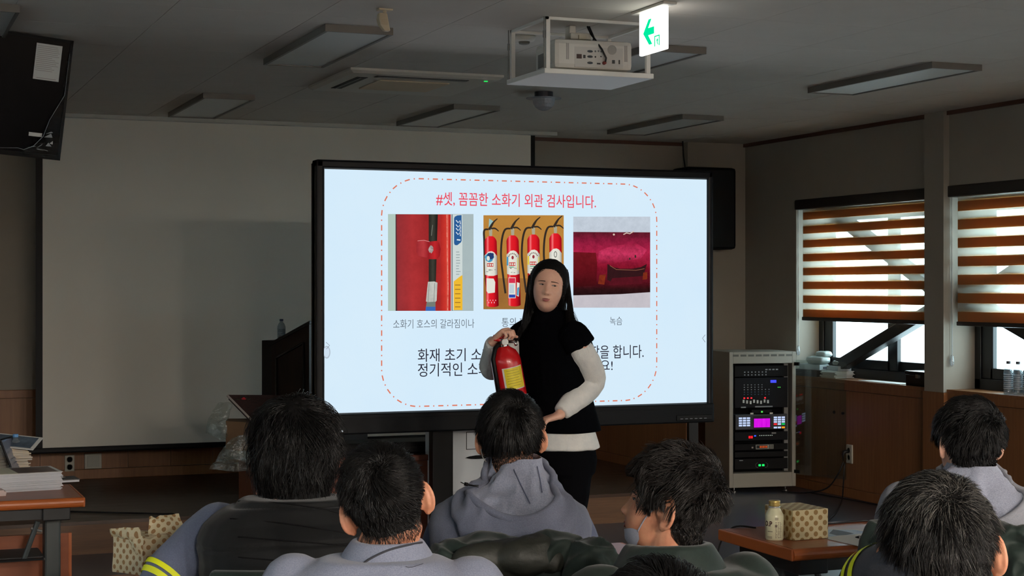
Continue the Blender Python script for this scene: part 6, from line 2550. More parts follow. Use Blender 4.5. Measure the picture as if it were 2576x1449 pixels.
def seated_body(t, H, hpos, Hm, pel, c7, fwd, right, skin, ears=True, voxel=.0024, arms=None, flare=28, ear_size=1.0, torso_grow=-.02, neck_r=.052):
    """skin: head, ears, neck, trunk, forearms and hands as one body mesh"""
    hb = H.mesh()
    hiv = Hm.inverted()
    n0 = Vector((0, -.028, -.045))
    n1 = hiv @ (Vector(c7) + fwd * .035 + UP * .01)
    n2 = hiv @ (Vector(c7) + fwd * .035 - UP * .05)
    hb.tube([Vector((0, -.030, .0)), n0, n0.lerp(n1, .5), n1, n2], [neck_r * 1.02, neck_r * 1.02, neck_r, neck_r * 1.08, neck_r * 1.25], 24)
    H.bake(hb)
    if ears:
        H.ear(hb, 1, flare, ear_size)
        H.ear(hb, -1, flare, ear_size)
    hb.v = [Hm @ Vector(v) for v in hb.v]
    bo = remesh(hb, 'body', voxel, skin, None, 9)
    # coarser trunk and arms joined to the same mesh object
    tb_ = MB()
    torso(tb_, pel, c7, fwd, right, .9, .9, grow=torso_grow)
    for (sh, el, wr, fd, pd, sd) in arms or []:
        limb(tb_, [sh, el, wr], [.04, .034, .026])
        hand(tb_, wr, fd, pd, sd)
    ob2 = remesh(tb_, 'trunk_src', .007, skin, None, 3)
    bm = bmesh.new()
    bm.from_mesh(bo.data)
    bm.from_mesh(ob2.data)
    bm.to_mesh(bo.data)
    bm.free()
    m2 = ob2.data
    bpy.data.objects.remove(ob2)
    bpy.data.meshes.remove(m2)
    bo.data.transform(world_of(t).inverted())
    bo.parent = t
    bo.data.polygons.foreach_set('use_smooth', [True] * len(bo.data.polygons))
    return bo


def wrap(o, t):
    """hang a world-space mesh under thing t"""
    o.data.transform(world_of(t).inverted())
    o.parent = t
    return o


def legs(t, pel, fwd, right, foot_z=0.0, m=M_trouser, knee=.44, spread=.11):
    mb = MB()
    pel = Vector(pel)
    shoes = []
    mb.ell(pel - UP * .01, (.17, .15, .10), 16, 10)
    for s in (-1, 1):
        hp = pel + right * (.09 * s) - UP * .01
        kn = pel + right * (spread * s) + fwd * knee + UP * (.0)
        kn.z = .50
        an = kn + fwd * (-.03) + right * (.01 * s)
        an.z = .10
        limb(mb, [hp, hp.lerp(kn, .5) + UP * .005, kn, kn.lerp(an, .4) - fwd * .012, an], [.085, .076, .06, .056, .045])
        shoes.append((an, s))
    o = remesh(mb, 'trousers', .009, m, None, 4, fold_fn(.003, 10, 3))
    wrap(o, t)
    for an, s in shoes:
        sb_ = MB()
        a = Vector((an.x, an.y, 0))
        sb_.loft([ring(a + fwd * x + UP * (z + .004), w, h_, UP, right, 14, 2.6) for x, w, h_, z in ((-.075, .026, .028, .03), (-.06, .034, .038, .04), (0, .038, .042, .046), (.08, .043, .032, .034), (.14, .042, .024, .026), (.175, .026, .016, .018))])
        so = sb_.build('shoe', M_shoe, t, smooth=True, world=True)


# ------------------------------------------------------------------ chairs
M_chair = cloth('green_chair_fabric', (40, 54, 49), (32, 44, 40), 200)
M_cleg = mat('chair_leg_black', (20, 20, 22), rough=.4)


def chair(lbl, pos, fwd, right, back_h=.87):
    ang = math.atan2(fwd.y, fwd.x) - PI / 2
    t = thing('stacking_chair', lbl, 'chair', (pos.x, pos.y, 0), rz=ang, group='green stacking chairs')
    MB().box(-.225, .225, -.20, .22, .405, .452, bev=.022).build('seat', M_chair, t)
    bk = MB()
    rr_ = []
    for k in range(9):
        s = k / 8
        z = .50 + (back_h - .50) * s
        w = .205 + .012 * math.sin(PI * s) - .03 * s ** 4
        y = -.215 - .05 * s
        rr_.append([(x * w, y + .018 * yy - .02 * (x * x - 1) * -1, z) for x, yy in ((-1, -1), (-.5, -1), (0, -1), (.5, -1), (1, -1), (1, 1), (.5, 1), (0, 1), (-.5, 1), (-1, 1))])
    bk.loft(rr_)
    bk.build('backrest', M_chair, t, smooth=False, bevel=.008)
    for sx_ in (-1, 1):
        MB().tube([(sx_ * .21, .18, .012), (sx_ * .20, .16, .41)], .0115, 10).build('leg', M_cleg, t, smooth=True)
        MB().tube([(sx_ * .21, -.26, .012), (sx_ * .20, -.19, .42), (sx_ * .195, -.21, .52), (sx_ * .18, -.245, back_h - .12)], .0115, 10).build('leg', M_cleg, t, smooth=True)
    for yy in (.17, -.2):
        MB().tube([(-.2, yy, .38), (.2, yy, .38)], .009, 8).build('stretcher', M_cleg, t, smooth=True)
    return t
# ================================================================== the audience
def vaz(px):
    return YAW + math.atan((px - 1288) / FPX)


def fr(azw):
    f = Vector((math.sin(azw), math.cos(azw), 0))
    return f, Vector((math.cos(azw), -math.sin(azw), 0))


def interp(xs, ys):
    return lambda a: np.interp(np.abs(a), xs, ys)


B_short = interp([0, .5, .9, 1.12, 1.28, 1.45, 1.75, 1.95, 2.15, 2.6, PI], [.62, .56, .34, -.05, -.14, .12, .17, -.16, -.58, -.80, -.84])


def style_short(top=.020, side=.009, back=.014, fade=.6, b=B_short, cut=None, base=.0009):
    def th(az, el):
        bb = b(az)
        a = np.abs(az)
        t = side + (top - side) * sstep(.15, .75, el)
        t = np.maximum(t, back * sstep(1.9, 2.5, a) * sstep(-.75, -.1, el) + t * (1 - sstep(1.9, 2.5, a)))
        if cut is None:
            ff = sstep(0, fade, el - bb)
        else:
            ff = sstep(cut - .05, cut + .06, el) * (1 - sstep(0, .01, bb - el))
            ff = np.maximum(ff, (a < 1.3) * sstep(0, .3, el - bb))
        return np.where(el > bb, base + t * ff, 0.0)
    return th


def stubble(p, b, seed, w=.42, n=9000, lo=1.25, m=None):
    """clipped hair fading out at the nape and over the ears"""
    def th(az, el):
        d_ = el - b(az)
        return np.where((d_ > 0) & (d_ < w) & (np.abs(az) > lo), .0005 + .004 * np.clip(d_ / w, 0, 1), 0.0)
    return hair(p['H'], p['Hm'], p['t'], th, lambda a, e: .0045 + 0 * e, n=n, m=3, swirl=.1, noise_=.2, clump=0, grav=.5, seed=seed, lift=0, rad=.00034, guides=0, cap=False, material=m, whorl_gap=.01)


PEOPLE = {}


def person(key, lbl, px, py, d, yaw_rel, pitch=0, roll=0, body_rel=None, c7_back=.055, c7_down=.125, pel_back=.0, pel_z=.535, hk=.94, hw=1.0, female=False, group='seated audience', hl=1.0):
    """px,py,d = centre of the head; yaw_rel = turn of the face against the line of sight (degrees, + = to the right)"""
    hc = at(px, py, 'd', d)
    va = vaz(px)
    f, r = fr(va + R(yaw_rel if body_rel is None else body_rel))
    c7 = hc - f * c7_back - UP * c7_down
    pel = Vector((c7.x, c7.y, pel_z)) - f * (pel_back - .02)
    t = thing('person', lbl, 'person', (pel.x, pel.y, 0), rz=-(va + R(yaw_rel if body_rel is None else body_rel)), group=group)
    H = Head(hk, hw, female, hl)
    Hm = head_matrix(hc, va + R(yaw_rel), R(pitch), R(roll))
    P_ = dict(t=t, H=H, Hm=Hm, hc=hc, f=f, r=r, c7=c7, pel=pel)
    PEOPLE[key] = P_
    return P_


def arm_pts(p, s, sw=.175, out=.03, fwd=.10, wr=(.02, .30, .66), drop=.27, shd=.055):
    sh = p['c7'] + p['r'] * (sw * s) - UP * shd + p['f'] * .01
    el = sh - UP * drop + p['r'] * (out * s) + p['f'] * fwd
    w = p['pel'] + p['r'] * (wr[0] * s + .10 * s) + p['f'] * wr[1]
    w.z = wr[2]
    return sh, el, w


def std_arms(p, **k):
    out = []
    for s in (-1, 1):
        sh, el, w = arm_pts(p, s, **k)
        out.append((sh, el, w, p['f'] - UP * .25, -UP, s))
    return out


def top(p, name, m, arms, sw=1.0, sd=1.0, voxel=.007, grow=.012, ar=(.062, .053, .046, .036), fold=.0035, seed=0, extra=None, t1=1.03, sleeves=True, bow=.03, only_sleeves=False, smooth_it=7, fscale=9.0, t0=-.2):
    mb = MB()
    if not only_sleeves:
        torso(mb, p['pel'], p['c7'], p['f'], p['r'], sw, sd, grow=grow, t1=t1, bow=bow, t0=t0)
    if sleeves:
        for (sh, el, w, fd, pd, s) in arms:
            q = sh.lerp(el, .5)
            limb(mb, [sh - p['r'] * .02 * s, sh + (q - sh) * .6, el, el.lerp(w, .55), w - (w - el).normalized() * .01], [ar[0], ar[1] * 1.05, ar[2] * 1.08, (ar[2] + ar[3]) / 2, ar[3]])
    o = remesh(mb, name, voxel, m, None, smooth_it, fold_fn(fold, fscale, seed, extra=extra))
    return wrap(o, p['t'])


M_greyj = cloth('grey_jersey', (140, 146, 164), (112, 118, 138), 420)
M_greyj_d = cloth('grey_jersey_dark', (90, 97, 120), (74, 81, 104), 420)
M_greyj_l = cloth('grey_fleece', (176, 181, 198), (136, 142, 160), 300, bump=.5, bscale=420)
M_seam = mat('dark_seam', (46, 48, 56), rough=.8)
M_green = cloth('dark_green_nylon', (32, 46, 41), (26, 37, 33), 60, rough=.62, bump=.12, bscale=120)
M_greend = cloth('black_lining', (30, 34, 32), (22, 25, 24), 60, rough=.55, bump=.12, bscale=120)
M_yellow = mat('yellow_band', (232, 238, 20), rough=.6, emit=None)
M_mask = cloth('grey_mask', (150, 152, 166), (136, 138, 152), 300)


def seam(name, pts, r, m, parent, n=6):
    P_ = [Vector(q) for q in pts]
    out = []
    for i in range(len(P_) - 1):
        p0, p1, p2, p3 = P_[max(i - 1, 0)], P_[i], P_[i + 1], P_[min(i + 2, len(P_) - 1)]
        for k in range(6):
            t = k / 6
            out.append(.5 * ((2 * p1) + (p2 - p0) * t + (2 * p0 - 5 * p1 + 4 * p2 - p3) * t * t + (3 * p1 - p0 - 3 * p2 + p3) * t ** 3))
    out.append(P_[-1])
    return MB().tube(out, r, n).build(name, m, parent, smooth=True, world=True)


def on_surface(obj, pts, off=.002):
    """drop world points along the line of sight onto a mesh (for seams, bands and labels sewn on cloth)"""
    bpy.context.view_layer.update()
    mw = world_of(obj)
    inv = mw.inverted()
    o_ = inv @ Vector((0, 0, CAMH))
    res = []
    for px, py in pts:
        d_ = (at(px, py, 'd', 1.0) - Vector((0, 0, CAMH))).normalized()
        dl = (inv.to_3x3() @ d_).normalized()
        ok, loc, nrm_, idx = obj.ray_cast(o_, dl)
        if ok:
            res.append(mw @ loc + (mw.to_3x3() @ nrm_).normalized() * off)
    return res


def sew(obj, name, pix, r, m):
    pts = on_surface(obj, pix)
    if len(pts) > 1:
        return seam(name, pts, r, m, obj)


# ---------------------------------------------------------------- long haired man in the quilted vest
p = person('P1', 'person with long black hair in a black quilted vest, seen from behind', 742, 1132, 3.95, 3, 0, 0, hw=1.0, c7_down=.12, body_rel=2)
arms = std_arms(p, sw=.185, out=.09, fwd=.03, drop=.25, wr=(.14, .26, .70))
arms[0] = (at(528, 1332, 'd', 3.95), at(408, 1478, 'd', 3.86), at(480, 1560, 'd', 4.05), p['f'] * .8 + p['r'] * .6, -UP, -1)
seated_body(p['t'], p['H'], p['hc'], p['Hm'], p['pel'], p['c7'], p['f'], p['r'], M_skin, arms=arms)
legs(p['t'], p['pel'], p['f'], p['r'])
M_shirt1 = cloth('slate_knit', (104, 112, 134), (84, 92, 114), 420)
sh1 = top(p, 'shirt', M_shirt1, arms, .96, .94, grow=.004, ar=(.066, .060, .055, .04), fold=.004, seed=2, t1=.97)
c7z = p['c7'].z


def quilt(co, no):
    z = co[:, 2] - c7z + 0
    zz = (co[:, 2] + .012 * vnoise(co * 6, 8)) / .082
    g = np.abs(zz - np.round(zz))
    return -.007 * np.exp(-(g / .045) ** 2) + .004 * np.cos(g * PI)


M_vest = cloth('black_quilt', (12, 14, 15), (9, 11, 12), 40, rough=.7, bump=.1, bscale=200)
mbv = MB()
torso(mbv, p['pel'], p['c7'], p['f'], p['r'], 1.0, 1.0, grow=.024, t1=1.07, bow=.04)
inv_t = world_of(p['t']).inverted()
vest = wrap(remesh(mbv, 'vest', .006, M_vest, None, 5, fold_fn(.003, 9, 5, (1, 1, 1.6), extra=quilt)), p['t'])
cb = collar(MB(), p['c7'] + UP * .0 + p['f'] * .035, p['f'], p['r'], .066, .085, .065, .008, 60, .0)
wrap(remesh(cb, 'vest_collar', .005, M_vest, None, 3), p['t'])
for q in ([(505, 1268), (600, 1262), (700, 1266), (800, 1280), (880, 1300)], [(499, 1302), (580, 1306), (700, 1316), (800, 1330), (890, 1345)], [(495, 1349), (600, 1352), (700, 1360), (800, 1366), (890, 1373)], [(492, 1400), (600, 1402), (700, 1410), (800, 1416), (890, 1420)]):
    sew(vest, 'quilt_seam', q, .0016, M_black)
sew(vest, 'armhole_piping', [(507, 1262), (500, 1300), (496, 1350), (490, 1400), (484, 1449)], .0035, M_black)
B_long = interp([0, .55, .85, 1.05, 1.6, PI], [.50, .40, .05, -.70, -.85, -.90])


def th_long(az, el):
    b = B_long(az)
    return np.where(el > b, .006 + .020 * sstep(0, .5, el - b) + .008 * sstep(-.7, 0, el) * (1 - sstep(.3, .9, el)), 0.0)


hair(p['H'], p['Hm'], p['t'], th_long, lambda a, e: .10 + .05 * (e > .1), whorl=(PI * .95, 1.05), n=8000, m=8, swirl=.15, noise_=.5, clump=.55, grav=.75, seed=11, lift=.16, rad=.0010, guides=200, whorl_gap=.03, wave=(.014, .75))
# yellow bands round the upper left sleeve
sh, el, w = arms[0][:3]


def band_ring(parent, c, axis, rad, w_, name='reflective_band', m=None):
    axis = axis.normalized()
    Mx = T(c) @ axis.to_track_quat('Z', 'Y').to_matrix().to_4x4()
    return MB().lathe([(rad, -w_ / 2), (rad + .002, -w_ / 2), (rad + .002, w_ / 2), (rad, w_ / 2)], 36, Mx, cap=False).build(name, m or M_yellow, parent, smooth=False, world=True)


def sleeve_bands(obj, shp, elp, ts, w_, seed=0, m=None, off=.0030):
    """two bands lying on the sleeve cloth (vertices cast from the arm's axis outward)"""
    bpy.context.view_layer.update()
    mw = world_of(obj)
    inv = mw.inverted()
    ax = (elp - shp).normalized()
    u = ax.orthogonal().normalized()
    v = ax.cross(u)
    for t0 in ts:
        vs_, fs = [], []
        n = 48
        for i in range(n):
            a = 2 * PI * i / n
            dr = u * math.cos(a) + v * math.sin(a)
            for k in (-.5, -.17, .17, .5):
                c = shp + (elp - shp) * t0 + ax * (w_ * k)
                ok, loc, nm, _ = obj.ray_cast(inv @ (c + dr * .2), (inv.to_3x3() @ (-dr)).normalized())
                q = (mw @ loc) if ok and ((mw @ loc) - c).length < .12 else c + dr * .06
                vs_.append(q + dr * off)
        for i in range(n):
            j = (i + 1) % n
            for q in range(3):
                fs.append((4 * i + q, 4 * i + q + 1, 4 * j + q + 1, 4 * j + q))
        o = mesh_obj('reflective_band', vs_, fs, m or M_yellow, obj, smooth=True, world=True)


sleeve_bands(sh1, sh, el, (.86, .97), .013)
chair('green chair under the man in the black quilted vest', p['pel'], p['f'], p['r'])

# ---------------------------------------------------------------- short haired man in the grey jacket, nearest left
p = person('P2', 'person with short black hair and tilted head in a grey collared jacket', 972, 1272, 3.15, -2, 2, -15, hk=.91, hw=.98, c7_down=.10, c7_back=.055, body_rel=8)
arms = std_arms(p, sw=.19, out=.03, fwd=.10)
seated_body(p['t'], p['H'], p['hc'], p['Hm'], p['pel'], p['c7'], p['f'], p['r'], M_skin, arms=arms, flare=36, ear_size=1.03, neck_r=.056)
legs(p['t'], p['pel'], p['f'], p['r'], knee=.34)
j2 = top(p, 'jacket', M_greyj, arms, 1.06, 1.0, grow=.014, ar=(.068, .058, .052, .04), fold=.003, seed=4)
cb = collar(MB(), p['c7'] - UP * .012 + p['f'] * .03 + p['r'] * .005, p['f'], p['r'], .066, .098, .05, .012, 70, .0)
co2 = wrap(remesh(cb, 'collar', .0045, M_greyj, None, 4, fold_fn(.0015, 14, 9)), p['t'])
sew(co2, 'collar_seam', [(900, 1432), (930, 1408), (975, 1386), (1020, 1374), (1060, 1366), (1098, 1366), (1112, 1376)], .0022, M_seam)
sew(j2, 'stitched_label', [(1004, 1402), (1030, 1406), (1062, 1403)], .0005, M_seam)
sew(j2, 'stitched_label', [(1020, 1427), (1036, 1428), (1064, 1420)], .0005, M_seam)
hair(p['H'], p['Hm'], p['t'], style_short(.017, .007, .013, .75), lambda a, e: .012 + .030 * sstep(-.2, .6, e), whorl=(PI * .99, .78), n=6500, m=6, swirl=.55, noise_=.3, clump=.55, grav=.12, seed=21, capmin=.0034, rootmin=.0036, scalp=.022, lift=.10, bound=B_short, over=.004, rad=.0007, guides=420, whorl_gap=.13)
q = on_surface(j2, [(1270, 1442)], .004)
if q:
    MB().ell(q[0], (.008, .008, .013), 12, 8).build('brass_button', mat('brass', (190, 160, 90), rough=.3, metal=.8), j2, smooth=True, world=True)
stubble(p, B_short, 22)
chair('green chair under the man in the grey collared jacket', p['pel'], p['f'], p['r'])

# ---------------------------------------------------------------- man in the grey hoodie, centre
p = person('P3', 'person with round black haircut in a grey hoodie at centre', 1287, 1106, 4.2, 2, 0, -3, hw=.97, hk=.93, c7_down=.128, c7_back=.05, body_rel=4)
arms = std_arms(p, sw=.166, out=.045, fwd=.08, drop=.25, shd=.085)
seated_body(p['t'], p['H'], p['hc'], p['Hm'], p['pel'], p['c7'], p['f'], p['r'], M_skin, arms=arms, flare=36)
legs(p['t'], p['pel'], p['f'], p['r'])
h3s = top(p, 'hoodie_sleeves', M_greyj_d, arms, .9, .9, grow=.0, ar=(.060, .054, .048, .037), fold=.003, seed=6)
mbv = MB()
torso(mbv, p['pel'], p['c7'], p['f'], p['r'], .93, 1.0, grow=.020, t1=1.03, bow=.035)
for (sh, el, w, fd, pd, s) in arms:
    limb(mbv, [sh - p['r'] * .03 * s, sh + p['r'] * .012 * s - UP * .01], [.068, .060])
M_hd = cloth('hoodie_grey', (116, 121, 138), (92, 97, 115), 420)
h3 = wrap(remesh(mbv, 'hoodie', .006, M_hd, None, 7, fold_fn(.003, 8, 7)), p['t'])
hA_, hB_, _r = hood(p['t'], p['c7'] + p['f'] * .030 + UP * .036, p['f'], p['r'], M_hd, cloth('hoodie_lining', (146, 151, 168), (112, 117, 134), 300, bump=.5, bscale=420), 1.0, .034, 3, drop=.25, on=h3)
for q in ([(1293, 1182), (1306, 1212), (1320, 1240), (1334, 1268)], [(1350, 1174), (1358, 1205), (1364, 1240), (1372, 1280)]):
    sew(hB_, 'lining_seam', q, .0013, M_greyj_d)
sew(h3, 'raglan_seam', [(1208, 1235), (1240, 1280), (1275, 1325), (1310, 1362)], .0018, M_greyj_d)
# drawcord with toggle at the left of the hood
q0 = at(1192, 1221, 'd', 4.06)
MB().tube([q0 + RT * .012, q0, q0 - RT * .016 + UP * .003], .0012, 6).tube([q0 + RT * .012 - UP * .004, q0 - UP * .002, q0 - RT * .014 + UP * .0], .0012, 6).tube([q0 - RT * .014 + UP * .002, q0 - RT * .024 + UP * .004], .0045, 8).tube([q0 - RT * .024 + UP * .004, q0 - RT * .033 + UP * .008], .0012, 6).build('drawcord', M_black, p['t'], smooth=True, world=True)
hair(p['H'], p['Hm'], p['t'], style_short(.018, .006, .015, .4, cut=-.26, base=.0010), lambda a, e: .006 + .045 * sstep(-.3, .1, e), whorl=(PI * .90, .80), n=6000, m=6, swirl=.30, noise_=.16, clump=.45, grav=.25, seed=31, capmin=.0022, lift=.05, over=.006, bound=lambda a: np.where(np.abs(a) > 1.9, -.34, np.where(np.abs(a) > 1.3, .10, B_short(a))), rad=.0008, guides=300, whorl_gap=.07)
stubble(p, B_short, 32, .5)
# white elastic ear loop of a mask
eL = p['Hm'] @ Vector(p['H'].pt(np.array(-1.62), np.array(.16)))
MB().tube([eL - p['r'] * .006 - p['f'] * .012, eL - p['r'] * .012 - p['f'] * .022 - UP * .022, eL - p['r'] * .006 - p['f'] * .022 - UP * .05, eL + p['r'] * .004 + p['f'] * .004 - UP * .07], .0012, 6).build('mask_loop', mat('white_elastic', (230, 230, 228)), p['t'], smooth=True, world=True)
chair('green chair with dark coat under the man in the hoodie', p['pel'], p['f'], p['r'])
P3 = p

# ---------------------------------------------------------------- man in the green parka, face turned left
p = person('P4', 'person in a dark green parka with lowered grey mask, face turned left', 1679, 1274, 3.5, -73, -14, 3, hk=.885, hw=.98, hl=.92, c7_down=.135, c7_back=.035, body_rel=-32)
arms = std_arms(p, sw=.20, out=.05, fwd=.16, drop=.24, wr=(.05, .36, .72))
seated_body(p['t'], p['H'], p['hc'], p['Hm'], p['pel'], p['c7'], p['f'], p['r'], M_skin, arms=arms, flare=16, ear_size=1.25)
legs(p['t'], p['pel'], p['f'], p['r'], knee=.30)
j4 = top(p, 'parka', M_green, arms, 1.14, 1.12, grow=.03, ar=(.082, .074, .066, .05), fold=.006, seed=9, smooth_it=8, fscale=7)
cb = collar(MB(), p['c7'] - UP * .012 + p['f'] * .028, p['f'], p['r'], .090, .130, .062, .02, 40, .0, bh=.012)
cb4 = wrap(remesh(cb, 'parka_collar', .006, M_green, None, 5, fold_fn(.004, 10, 5)), p['t'])
sew(j4, 'shoulder_seam', [(1735, 1380), (1780, 1376), (1830, 1374)], .0016, M_greend)
B4 = interp([0, .5, .8, 1.0, 1.12, 1.28, 1.42, 1.78, 1.95, 2.15, 2.6, PI], [.56, .50, .42, .22, -.02, -.20, .08, .16, -.16, -.56, -.74, -.76])
hair(p['H'], p['Hm'], p['t'], style_short(.036, .010, .010, .35, b=B4, base=.003), lambda a, e: .015 + .040 * sstep(-.2, .5, e), whorl=(PI * .98, .70), n=7500, m=7, swirl=.4, noise_=.55, clump=.7, grav=.2, seed=41, lift=.05, bound=B4, over=.012, rad=.0009, guides=200, material=M_hair_b, whorl_gap=.12, messy=.5)
# face details on the visible side, lowered mask with strap
H, Hm = p['H'], p['Hm']


def face_patch(name, parent, H, Hm, azs, els, m, off=.0012, nn=10):
    """strip between two curves given as lists (az, el_low, el_high) on the face"""
    az = np.linspace(azs[0], azs[-1], nn)
    lo = np.interp(az, azs, [e_[0] for e_ in els])
    hi = np.interp(az, azs, [e_[1] for e_ in els])
    v, f = [], []
    K = 4
    for i in range(nn):
        for j in range(K):
            e_ = lo[i] + (hi[i] - lo[i]) * j / (K - 1)
            bul = off * (1 + .6 * math.sin(PI * j / (K - 1)) * math.sin(PI * i / (nn - 1)))
            v.append(Hm @ Vector(H.pt(np.array(az[i]), np.array(e_), bul)))
    for i in range(nn - 1):
        for j in range(K - 1):
            q = i * K + j
            f.append((q, q + K, q + K + 1, q + 1))
    return mesh_obj(name, v, f, m, parent, smooth=True, world=True)


M_lip = mat('lip', (168, 92, 84), rough=.4)
M_brow = mat('brow_hair', (34, 26, 24), rough=.8)
M_eye = mat('eye_white', (158, 148, 144), rough=.25)
M_iris = mat('iris_dark', (24, 16, 14), rough=.1)


def face_set(t, H, Hm, lip=M_lip, brow=M_brow, look=0.0, squint=1.0):
    for s in (-1, 1):
        a = lambda x: sorted([s * q for q in x])
        ey = face_patch('eye', t, H, Hm, a([.20, .27, .35, .43, .50]) if s > 0 else a([.20, .27, .35, .43, .50]),
                        [(-.045, -.035), (-.062, -.008), (-.066, .002), (-.058, -.004), (-.030, -.022)] if s > 0 else [(-.030, -.022), (-.058, -.004), (-.066, .002), (-.062, -.008), (-.045, -.035)], M_eye, .0022)
        c = s * .34 + look
        face_patch('iris', ey, H, Hm, [c - .052, c - .03, c, c + .03, c + .052], [(-.040, -.022), (-.060, -.004), (-.064, .0), (-.060, -.004), (-.040, -.022)], M_iris, .0030)
        face_patch('eyelash', ey, H, Hm, a([.19, .27, .35, .43, .53]), [(-.040, -.028), (-.008, .008), (.002, .020), (-.004, .014), (-.026, -.010)] if s > 0 else [(-.026, -.010), (-.004, .014), (.002, .020), (-.008, .008), (-.040, -.028)], M_brow, .0026)
        face_patch('eyebrow', t, H, Hm, a([.14, .24, .36, .48, .60]), [(.112, .152), (.122, .164), (.132, .170), (.132, .164), (.118, .132)] if s > 0 else [(.118, .132), (.132, .164), (.132, .170), (.122, .164), (.112, .152)], brow, .0014)
    up = face_patch('lips', t, H, Hm, [-.21, -.12, -.04, 0, .04, .12, .21], [(-.652, -.650), (-.654, -.622), (-.656, -.600), (-.656, -.606), (-.656, -.600), (-.654, -.622), (-.652, -.650)], lip, .0016, 14)
    face_patch('lower_lip', up, H, Hm, [-.20, -.12, 0, .12, .20], [(-.660, -.655), (-.712, -.660), (-.728, -.662), (-.712, -.660), (-.660, -.655)], lip, .0016, 14)
    for s in (-1, 1):
        face_patch('nostril', t, H, Hm, sorted([s * .045, s * .08, s * .115]), [(-.452, -.445), (-.462, -.440), (-.452, -.445)], mat('nostril_dark', (92, 52, 44), rough=.8), .0012, 6)


face_set(p['t'], H, Hm)
mk = face_patch('face_mask', p['t'], H, Hm, [-.95, -.7, -.4, 0, .4, .7, .95], [(-.98, -.78), (-1.12, -.72), (-1.2, -.74), (-1.22, -.76), (-1.2, -.74), (-1.12, -.72), (-.98, -.78)], M_mask, .006, 18)
for s in (-1, 1):
    pa = [Hm @ Vector(H.pt(np.array(s * a_), np.array(e_), o_)) for a_, e_, o_ in ((.93, -.80, .007), (1.15, -.45, .006), (1.38, -.1, .006), (1.52, .10, .008))]
    seam('mask_strap', pa, .0016, M_mask, p['t'])
chair('green chair under the man in the green parka', p['pel'], p['f'], p['r'])
P4 = p

# ---------------------------------------------------------------- barely visible dark head at the bottom edge
p = person('P5', 'dark-haired head peeking up at the bottom edge of the view', 1662, 1646, 2.2, 5, 6, 0, c7_down=.14, pel_z=.50)
arms = std_arms(p)
seated_body(p['t'], p['H'], p['hc'], p['Hm'], p['pel'], p['c7'], p['f'], p['r'], M_skin, arms=arms)
legs(p['t'], p['pel'], p['f'], p['r'])
top(p, 'jacket', M_greyj_d, arms, .92, .95, seed=12)
hair(p['H'], p['Hm'], p['t'], style_short(.020, .012, .016, .5), lambda a, e: .05 + 0 * e, whorl=(PI * .96, .6), n=5000, m=6, swirl=.3, noise_=.2, clump=.5, grav=.1, seed=51, lift=.05, whorl_gap=.03)
chair('green chair under the person at the bottom edge', p['pel'], p['f'], p['r'])

# ---------------------------------------------------------------- greying man at lower right
p = person('P6', 'person with short greying hair and yellow banded sleeve at lower right', 2368, 1398, 2.5, 2, 3, -7, hk=.94, hw=1.02, c7_down=.135, c7_back=.05, body_rel=4)
arms = std_arms(p, sw=.19)
sh = at(2285, 1432, 'd', 2.48)
el = at(2190, 1482, 'd', 2.66)
w = at(2290, 1600, 'd', 2.9)
arms[0] = (sh, el, w, p['f'] * .4 - UP * .4 + p['r'] * .4, -UP, -1)
seated_body(p['t'], p['H'], p['hc'], p['Hm'], p['pel'], p['c7'], p['f'], p['r'], M_skin, arms=arms, flare=32, ear_size=1.02, voxel=.0022, neck_r=.058)
legs(p['t'], p['pel'], p['f'], p['r'])
M_navy = cloth('charcoal_fleece', (62, 66, 76), (48, 52, 60), 300)
j6 = top(p, 'jacket', M_navy, arms, 1.05, 1.05, grow=.012, ar=(.058, .052, .052, .045), fold=.004, seed=14)
sleeve_bands(j6, sh, el, (.52, .70), .018)
cb = collar(MB(), p['c7'] - UP * .015 + p['f'] * .03, p['f'], p['r'], .072, .10, .045, .010, 70, .0)
wrap(remesh(cb, 'collar', .005, M_navy, None, 4), p['t'])


def grey6(D):
    el_ = np.arcsin(np.clip(D[:, 2], -1, 1))
    return .06 + .26 * sstep(.3, .95, el_)


hair(p['H'], p['Hm'], p['t'], style_short(.016, .010, .014, .4), lambda a, e: .026 + .022 * sstep(-.1, .6, e), whorl=(PI * .88, .86), n=16000, m=5, swirl=.25, noise_=.30, clump=.5, grav=.30, seed=61, lift=.05, bound=B_short, over=.006, rad=.00042, guides=600, mat2=M_hair_w, frac2=grey6, whorl_gap=.03)
stubble(p, B_short, 62, .3, 3000)
chair('green chair under the greying man', p['pel'], p['f'], p['r'])

# ---------------------------------------------------------------- man in the pale grey hoodie at right
p = person('P7', 'person with thick black hair in a pale grey hoodie at right edge', 2433, 1120, 4.5, -24, 0, 3, hw=1.0, hk=.95, c7_down=.115, c7_back=.05, body_rel=6)
arms = std_arms(p, sw=.185)
seated_body(p['t'], p['H'], p['hc'], p['Hm'], p['pel'], p['c7'], p['f'], p['r'], M_skin_f, arms=arms, flare=24)
legs(p['t'], p['pel'], p['f'], p['r'])
M_h7 = cloth('pale_grey_jersey', (146, 148, 156), (124, 127, 136), 380)
h7 = top(p, 'hoodie', M_h7, arms, 1.05, 1.05, grow=.016, seed=16, ar=(.068, .06, .054, .04))
hood(p['t'], p['c7'] + p['f'] * .034 + UP * .012, p['f'], p['r'], M_h7, M_greyj_l, 1.10, .035, 8, drop=.22, on=h7)
hair(p['H'], p['Hm'], p['t'], style_short(.024, .012, .020, .32), lambda a, e: .02 + .035 * sstep(-.2, .5, e), whorl=(PI * .9, .72), n=5500, m=6, swirl=.4, noise_=.3, clump=.55, grav=.2, seed=71, lift=.10, bound=B_short, over=.006, rad=.0009, guides=260, whorl_gap=.07)
chair('green chair with green coat at the right edge', p['pel'], p['f'], p['r'])
P7 = p


